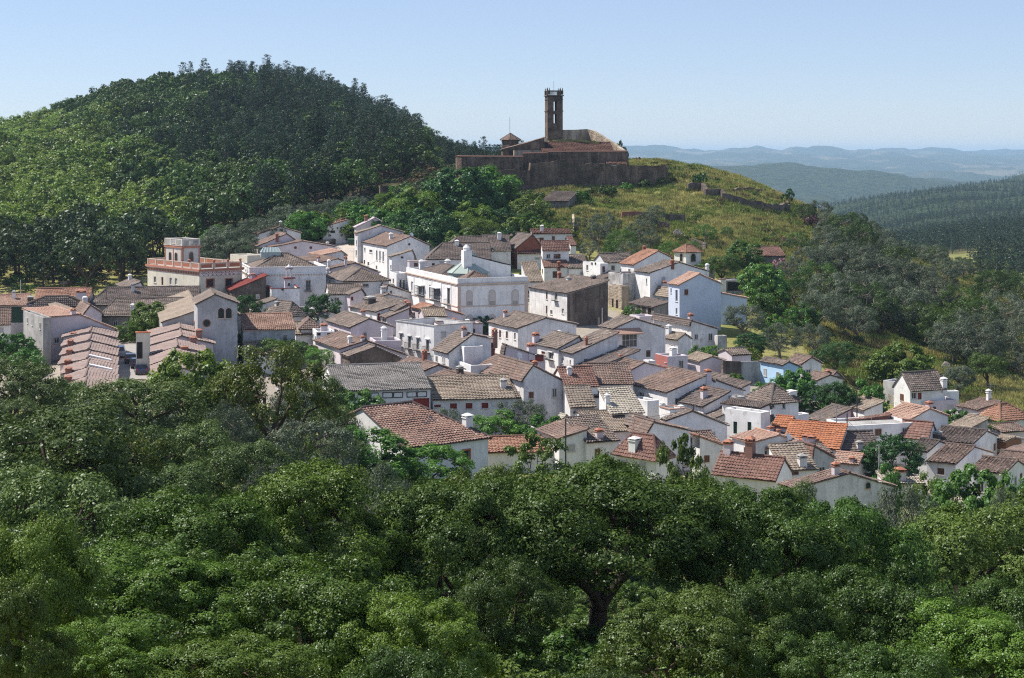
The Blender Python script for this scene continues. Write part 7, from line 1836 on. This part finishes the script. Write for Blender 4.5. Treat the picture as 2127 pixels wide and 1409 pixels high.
labs = {0: ('dark pine on the wooded hill behind the village', 'pine_tree', 'pines on the wooded hill'), 1: ('bright chestnut tree with creamy catkins on the lower left hillside', 'chestnut_tree', 'chestnuts on the left hillside'), 2: ('rounded evergreen oak on the wooded hill at the left', 'oak_tree', 'oaks on the wooded hill')}
order = np.argsort(hp[:, 1]); cnt = {0: 0, 1: 0, 2: 0}; rest = []
for i in order:
    k = int(sp_h[i]); s = r.uniform(.95, 1.75) if k else (r.uniform(.8, 1.35) if r.uniform() > .07 else r.uniform(1.35, 1.6))
    px_ok = -20 < hpx[i] < 1060
    if hpx[i] > 880: s = min(s, .85)
    if px_ok and cnt[k] < 110 and r.uniform() < .8:
        cnt[k] += 1; l_, n_, g_ = labs[k]
        plant(names[k][r.randint(len(names[k]))], (hp[i, 0], hp[i, 1], hz[i] - .1), s, s * r.uniform(.9, 1.15), l_, 'tree', g_, name=n_, mat='l_holm' if k == 2 and holm[i] else None)
    else: rest.append((i, s))
ids = np.array([q[0] for q in rest]); ss = np.array([q[1] for q in rest])
pro = ['pineA', 'pineB', 'pineC', 'chestA', 'chestB', 'farA', 'farB', 'farA']
pk = np.array([{0: r.randint(0, 3), 1: 3 + r.randint(0, 2), 2: 7 if holm[i] else 5 + r.randint(0, 2)}[int(sp_h[i])] for i in ids])
scatter('woodland', np.column_stack([hp[ids], hz[ids] - .1]), r.uniform(0, 6.28, len(ids)), ss, pk, pro, [None] * 7 + ['l_holm'])
# green thicket at the foot of the hill
tk = r.uniform(0, 1, (900, 2)); tpx = 380 + tk[:, 0] * 560; ty = np.interp(tpx, [380, 600, 800, 940], [352, 385, 395, 402]) + tk[:, 1] * 45
tq = np.column_stack([(tpx - 1063.5) / F * ty, ty])
scatter('thicket', np.column_stack([tq, terr(tq[:, 0], tq[:, 1]) - .1]), r.uniform(0, 6.28, 900), r.uniform(.8, 1.9, 900), r.randint(0, 3, 900), ['bush', 'bush', 'bush'], ['l_fig', 'l_far', 'l_olive'])
# undergrowth of the wooded hill
up_ = poisson(9000, gen_hill, 4.0); up_ = up_[up_[:, 1] > np.interp(up_[:, 0] / up_[:, 1] * F + 1063.5, [-300, 300, 430, 600], [338, 345, 400, 408])]
scatter('undergrowth', np.column_stack([up_, terr(up_[:, 0], up_[:, 1])]), r.uniform(0, 6.28, len(up_)), r.uniform(.8, 1.7, len(up_)), r.randint(0, 3, len(up_)), ['bush', 'bush', 'bushB'], ['l_far', 'l_brown', 'l_far'])
# forested hill beyond the valley, right
def gen_right(n):
    px = r.uniform(1380, 2400, n); y = np.exp(r.uniform(math.log(640), math.log(4300), n))
    return np.stack([(px - 1063.5) / F * y, y], 1)
fp = poisson(90000, gen_right, lambda x, y: 4.6 + max(0, y - 900) * .0016)
fpx = fp[:, 0] / fp[:, 1] * F + 1063.5; fnz = fbm(fp[:, 0], fp[:, 1], 160, 3, 3)
keep = (fp[:, 1] > 980) | ((fnz < -.1) & (fp[:, 1] > 700))
fp = fp[keep]; fp = fp[r.uniform(0, 1, len(fp)) < .8]; fp = fp + r.normal(0, 1.4, fp.shape)
scatter('pine_forest', np.column_stack([fp, terr(fp[:, 0], fp[:, 1]) - .2]), r.uniform(0, 6.28, len(fp)), np.interp(fp[:, 1], [700, 1100, 1600], [1.0, .75, .62]) * r.uniform(.7, 1.3, len(fp)), np.where(r.uniform(0, 1, len(fp)) < .85, 0, 1), ['pineF', 'farA'])
# grass tufts, dry and green, and low scrub on the castle slope and the right slope
def tuft(key, seed, n, ht, spread, mat):
    q = np.random.RandomState(seed); b = np.column_stack([q.normal(0, spread, n), q.normal(0, spread, n), np.full(n, -.05)])
    a = q.uniform(0, 6.28, n); h_ = ht * q.uniform(.5, 1.2, n); w = .035
    dx = np.column_stack([np.cos(a), np.sin(a), np.zeros(n)]); t = b + np.column_stack([q.normal(0, .3, n) * h_, q.normal(0, .3, n) * h_, h_])
    V = np.stack([b - dx * w, b + dx * w, t + dx * w * .3, t - dx * w * .3], 1).reshape(-1, 3)
    PROTO[key] = dict(crown=leafmesh('tuft', V, np.repeat(q.uniform(0, 1, n), 4), mat), R=1, H=ht)
tuft('tuftA', 41, 60, .55, .38, 'l_grass'); tuft('tuftB', 42, 60, .4, .42, 'l_green'); tuft('tuftC', 43, 50, .45, .4, 'l_brown')
def gen_slope(n):
    px = r.uniform(1080, 2200, n); y = r.uniform(215, 475, n)
    return np.stack([(px - 1063.5) / F * y, y], 1)
gp = gen_slope(46000); gpx = gp[:, 0] / gp[:, 1] * F + 1063.5
edge = np.interp(gpx, [1080, 1200, 1450, 1560, 1750, 1900, 2127, 2300], [392, 372, 365, 322, 268, 258, 240, 232])
gp = gp[gp[:, 1] > edge]; gn = fbm(gp[:, 0], gp[:, 1], 22, 3, 12); gq = gp[:, 0] / gp[:, 1] * F + 1063.5
u_ = r.uniform(0, 1, len(gp))
pk = np.where(gn + u_ * .9 - .2 > .35, 1, np.where((u_ < .12) | ((gq > 1680) & (gq < 1830) & (gp[:, 1] < 360) & (u_ < .6)), 2, 0))
scatter('hillside_grass', np.column_stack([gp, terr(gp[:, 0], gp[:, 1])]), r.uniform(0, 6.28, len(gp)), r.uniform(.7, 1.8, len(gp)), pk, ['tuftA', 'tuftB', 'tuftC'])
bp = gen_slope(4000); bpx = bp[:, 0] / bp[:, 1] * F + 1063.5
bp = bp[(bp[:, 1] > np.interp(bpx, [1080, 1200, 1450, 1560, 1750, 1900, 2127, 2300], [395, 378, 372, 335, 280, 268, 250, 240])) & (fbm(bp[:, 0], bp[:, 1], 40, 3, 20) > -.1)]
scatter('hillside_scrub', np.column_stack([bp, terr(bp[:, 0], bp[:, 1]) - .1]), r.uniform(0, 6.28, len(bp)), r.uniform(.35, 1.0, len(bp)), r.randint(0, 4, len(bp)), ['bush', 'bushB', 'bushB', 'bushB'], ['l_oakdark', 'l_green', 'l_brown', 'l_green'])
# scrub between the foreground trees and in the village gardens
def gen_fg(n):
    px = r.uniform(-200, 2330, n); y = np.exp(r.uniform(math.log(46), math.log(215), n))
    return np.stack([(px - 1063.5) / F * y, y], 1)
sp2 = poisson(3600, gen_fg, 2.6)
spx = sp2[:, 0] / sp2[:, 1] * F + 1063.5
lim = np.interp(spx, [-200, 300, 700, 1000, 1500, 2330], [178, 185, 200, 180, 165, 158])
sp2 = sp2[sp2[:, 1] < lim]
scatter('undergrowth', np.column_stack([sp2, terr(sp2[:, 0], sp2[:, 1]) - .1]), r.uniform(0, 6.28, len(sp2)), r.uniform(.7, 1.5, len(sp2)), r.randint(0, 4, len(sp2)), ['bushN', 'bushN', 'bushN', 'bushN'], ['l_oakdark', 'l_oak', 'l_oakdark', 'l_pale'])
# ------------------------------------------------------------------ parked cars
def car(px, py, rz, paintmat, label, kind='hatch', sc_=1.0):
    Y = solveY(px, py, .1); p = at(px, py, Y); z = terr1(p.x, Y) + .1
    root = empty('parked_car', (p.x, Y, z), label, 'car', 'cars parked in the terrace street'); root.rotation_euler = (0, 0, rz)
    prof = {'hatch': [(-2.0, .35), (-2.02, .75), (-1.85, .92), (-1.55, 1.42), (-.2, 1.46), (.45, 1.35), (1.05, .95), (1.85, .82), (2.0, .6), (1.98, .32)],
            'van': [(-2.1, .35), (-2.12, .8), (-2.05, 1.05), (-1.95, 1.75), (-.2, 1.8), (.9, 1.75), (1.5, 1.1), (2.0, .95), (2.1, .6), (2.08, .32)]}[kind]
    def width(z_): return .84 if z_ < .95 else .84 - (z_ - .95) * .30
    b = MB(); Lp = [Vector((x, -width(zz), zz)) for x, zz in prof]; Rp = [Vector((x, width(zz), zz)) for x, zz in prof]
    b.poly(Lp); b.poly(list(reversed(Rp)))
    n = len(prof)
    for i in range(n): j = (i + 1) % n; b.poly([Lp[j], Lp[i], Rp[i], Rp[j]])
    link('body', b.mesh('body', M[paintmat]), root)
    for s in (-1, 1):
        g = MB(); top = 1.38 if kind == 'hatch' else 1.66
        x0, x1 = (-1.5, .85) if kind == 'hatch' else (-1.85, 1.25)
        q = [Vector((x0 - .1, s * (width(.98) + .006), .98)), Vector((x1, s * (width(.98) + .006), .98)), Vector((x1 - .5, s * (width(top) + .006), top)), Vector((x0 + .1, s * (width(top) + .006), top))]
        if s > 0: q.reverse()
        g.poly(q); link('side_window', g.mesh('side_window', M['glass']), root)
    for nm, (xa, za), (xb, zb) in (('rear_window', prof[2], prof[3]), ('windscreen', prof[6], prof[5])):
        g = MB(); o = Vector((-.012 if nm == 'rear_window' else .012, 0, .008)); A = Vector((xa, 0, za)).lerp(Vector((xb, 0, zb)), .1); Bq = Vector((xa, 0, za)).lerp(Vector((xb, 0, zb)), .92)
        wa, wb = width(A.z) - .08, width(Bq.z) - .08
        g.poly([A + o + Vector((0, -wa, 0)), A + o + Vector((0, wa, 0)), Bq + o + Vector((0, wb, 0)), Bq + o + Vector((0, -wb, 0))]); link(nm, g.mesh(nm, M['glass']), root)
    for x in (-1.25, 1.3):
        for s in (-1, 1):
            w = MB(); n = 14
            ring = lambda yy, r_: [Vector((x + r_ * math.cos(6.2832 * i / n), yy, .31 + r_ * math.sin(6.2832 * i / n))) for i in range(n)]
            w.prism(ring(s * .66, .31), ring(s * .86, .31)); wo_ = link('wheel', w.mesh('wheel', M['rubber']), root)
            w = MB(); w.prism(ring(s * .861, .19), ring(s * .875, .19)); link('rim', w.mesh('rim', M['metal']), wo_)
    for s in (-1, 1):
        l = MB(); l.box((2.0, s * .6, .68), (.02, 0, 0), (0, .17, 0), (0, 0, .09)); link('headlight', l.mesh('headlight', M['headlamp']), root)
        l = MB(); l.box((-2.03, s * .68, .82), (.02, 0, 0), (0, .1, 0), (0, 0, .14)); link('taillight', l.mesh('taillight', M['taillamp']), root)
    return root
car(249, 741, math.radians(103), 'carsilver', 'silver van parked at the top of the terrace street', 'van')
car(271, 753, math.radians(105), 'cardark', 'dark grey car parked above the blue cars')
car(283, 763, math.radians(106), 'carnavy', 'navy car parked between the dark grey and the bright blue car')
car(293, 776, math.radians(106), 'carblue', 'deep blue car parked lowest in the terrace street')

# ------------------------------------------------------------------ small street furniture
def pole(c, x, ytop, h, label, name='utility_pole', mat='palebark', arms=1, ymin=165.):
    px, py = cp(c, x, ytop); Y = solveY(px, py, h, ymin); p = at(px, py, Y); g = terr1(p.x, Y); root = empty(name, (p.x, Y, g), label, 'pole')
    b = MB(); b.cyl((0, 0, -.5), .11, h + .5, 8, .07); link('post', b.mesh('post', M[mat]), root)
    if arms:
        b = MB(); b.box((0, .12, h - .35), (.7, 0, 0), (0, .05, 0), (0, 0, .05))
        for k in (-.6, 0, .6): b.cyl((k, .12, h - .3), .04, .14, 6)
        link('crossarm', b.mesh('crossarm', M['iron']), root)
pole('6', 483, 890, 7, 'slim utility pole before the plain white wall', arms=0, mat='iron'); pole('6', 1512, 790, 6.5, 'dark pole rising behind the white gabled house', mat='iron', arms=0)
pole('7', 805, 345, 7, 'slender street pole beside the terracotta wall', mat='metal', arms=0); pole('7', 950, 215, 7.5, 'dark utility pole in the gardens behind the terracotta wall', mat='iron')
pole('7', 1105, 620, 6.5, 'pole beside the dark round tree', mat='metal'); pole('7', 1330, 645, 6, 'pole with crossarm right of the dark round tree', mat='metal')
pole('3', 1918, 850, 6, 'bare pole in the overgrown plot', mat='metal', arms=0); pole('1', 670, 445, 8, 'pole with crossarm in front of the dark wood at the left', ymin=250); pole('1', 130, 430, 9, 'thin mast behind the left quarter', mat='metal', arms=0, ymin=250)
# overhead cables
def cable(c, a, b, h, label):
    q = []
    for x, y in (a, b):
        px, py = cp(c, x, y); Y = solveY(px, py, h); q.append(at(px, py, Y))
    o = q[0].copy(); mb_ = MB(); n = 14; sag = (q[1] - q[0]).length * .03; last = None
    for i in range(n + 1):
        t_ = i / n; p_ = q[0].lerp(q[1], t_) - Vector((0, 0, 4 * sag * t_ * (1 - t_)))
        if last is not None: mb_.tube(last, p_, .022, 4)
        last = p_
    tag(link('overhead_cable', mb_.mesh('overhead_cable', M['iron'], o), None, o), label, 'cable')
cable('7', (805, 350), (1105, 625), 6.5, 'sagging cable from the terracotta wall pole to the dark tree pole')
cable('7', (1105, 625), (1330, 650), 6, 'cable between the two poles by the dark round tree')
cable('6', (483, 900), (1512, 800), 6.2, 'long cable across the lower centre roofs')
cable('3', (430, 1060), (1172, 1050), 7, 'cable from the grand facade to the slot-windowed house')
cable('2', (700, 620), (1190, 420), 6.5, 'cable over the narrow street towards the slit-window house')
# litter bin on the ramp
px, py = cp('2', 905, 352); Y = solveY(px, py, 0.0); p = at(px, py, Y); root = empty('waste_container', (p.x, Y, terr1(p.x, Y) + .1), 'dark green waste container on the steep ramp', 'container')
b = MB(); b.prism([Vector(q) for q in ((-.9, -.5, .2), (.9, -.5, .2), (.9, .5, .2), (-.9, .5, .2))], [Vector(q) for q in ((-1.0, -.6, 1.3), (1.0, -.6, 1.3), (1.0, .6, 1.3), (-1.0, .6, 1.3))]); link('bin', b.mesh('bin', M['green']), root)
b = MB(); b.prism([Vector(q) for q in ((-1.03, -.63, 1.303), (1.03, -.63, 1.303), (1.03, .63, 1.303), (-1.03, .63, 1.303))], [Vector(q) for q in ((-.9, -.2, 1.6), (.9, -.2, 1.6), (.9, .3, 1.6), (-.9, .3, 1.6))]); link('lid', b.mesh('lid', M['green']), root)
b = MB()
for sx in (-.7, .7):
    for sy in (-.4, .4): b.cyl((sx, sy, 0), .1, .22, 8)
link('wheels', b.mesh('wheels', M['rubber']), root)
# fence with posts on the ridge right of the castle
fp_ = [(1403, 352), (1411, 354), (1420, 357), (1426, 360), (1432, 363), (1438, 366), (1444, 369)]
root = None
for i, (x, y) in enumerate(fp_):
    hh = 1.6 if i < 2 else 1.1
    Y = solveY(x, y - 8, hh, 400); p = at(x, y - 8, Y); g = terr1(p.x, Y)
    if root is None: root = empty('ridge_fence', (p.x, Y, g), 'dark post fence on the ridge right of the castle', 'fence'); o0 = Vector((p.x, Y, g)); prev = None
    b = MB(); b.cyl((p.x, Y, g - .3), .12 if i < 2 else .07, hh + .3, 6); link('post', b.mesh('post', M['bark'], o0), root)
    q = Vector((p.x, Y, g + hh * .75))
    if prev is not None:
        b = MB(); b.tube(prev, q, .03, 4); link('rail', b.mesh('rail', M['bark'], o0), root)
    prev = q
# boulders on the slopes
def boulder(c, x, y, size, label, seed):
    px, py = cp(c, x, y); Y = solveY(px, py, size * .4, 250); p = at(px, py, Y); q = np.random.RandomState(seed)
    d = unit(q.normal(size=(160, 3))); import bmesh
    bm = bmesh.new(); bmesh.ops.create_icosphere(bm, subdivisions=3, radius=1)
    for v in bm.verts:
        k = 1 + .18 * math.sin(v.co.x * 3 + seed) + .15 * math.sin(v.co.y * 4.3 + seed * 2) + .12 * math.sin(v.co.z * 5 + seed)
        v.co = Vector((v.co.x * k, v.co.y * k * .8, v.co.z * k * .6)) * size
        for n in ((.6, .5, .6), (-.7, .2, .5), (.1, -.8, .5)):
            nn = Vector(n).normalized(); dd = v.co.dot(nn) - size * .55
            if dd > 0: v.co -= nn * dd
    me = bpy.data.meshes.new('boulder'); bm.to_mesh(me); bm.free(); me.materials.append(M['rubble'])
    o = link('boulder', me, None, (p.x, Y, terr1(p.x, Y) + size * .1)); tag(o, label, 'rock')
boulder('h', 1580, 740, 1.6, 'grey rock outcrop on the dry slope above the red door house', 3)
boulder('h', 1560, 725, .9, 'smaller rock leaning on the slope outcrop', 5)
boulder('4', 1090, 180, 1.6, 'heap of grey rocks on the grassy castle slope', 8)
road('g', [(945, 465), (960, 500), (985, 535), (1008, 560)], 1.4, 'paving', 'path')
_V = terr(*np.meshgrid(np.linspace(-20000, 20000, 300), np.geomspace(6.1, 28500, 400))); terr_min = float(_V.min( ) ) - 6.0
# ------------------------------------------------------------------ the air
b = MB(); b.box((0, 14290, (terr_min + 165) / 2), (24000, 0, 0), (0, 14310, 0), (0, 0, (165 - terr_min) / 2))
m = bpy.data.materials.new('haze'); m.use_nodes = True; nt = m.node_tree; nt.nodes.clear()
out = nt.nodes.new('ShaderNodeOutputMaterial'); pv = nt.nodes.new('ShaderNodeVolumePrincipled')
pv.inputs['Color'].default_value = (0.52, 0.75, 1.0, 1); pv.inputs['Density'].default_value = 0.00006; pv.inputs['Anisotropy'].default_value = 0.1
nt.links.new(pv.outputs[0], out.inputs['Volume'])
tag(link('haze', b.mesh('haze', m)), kind='stuff')
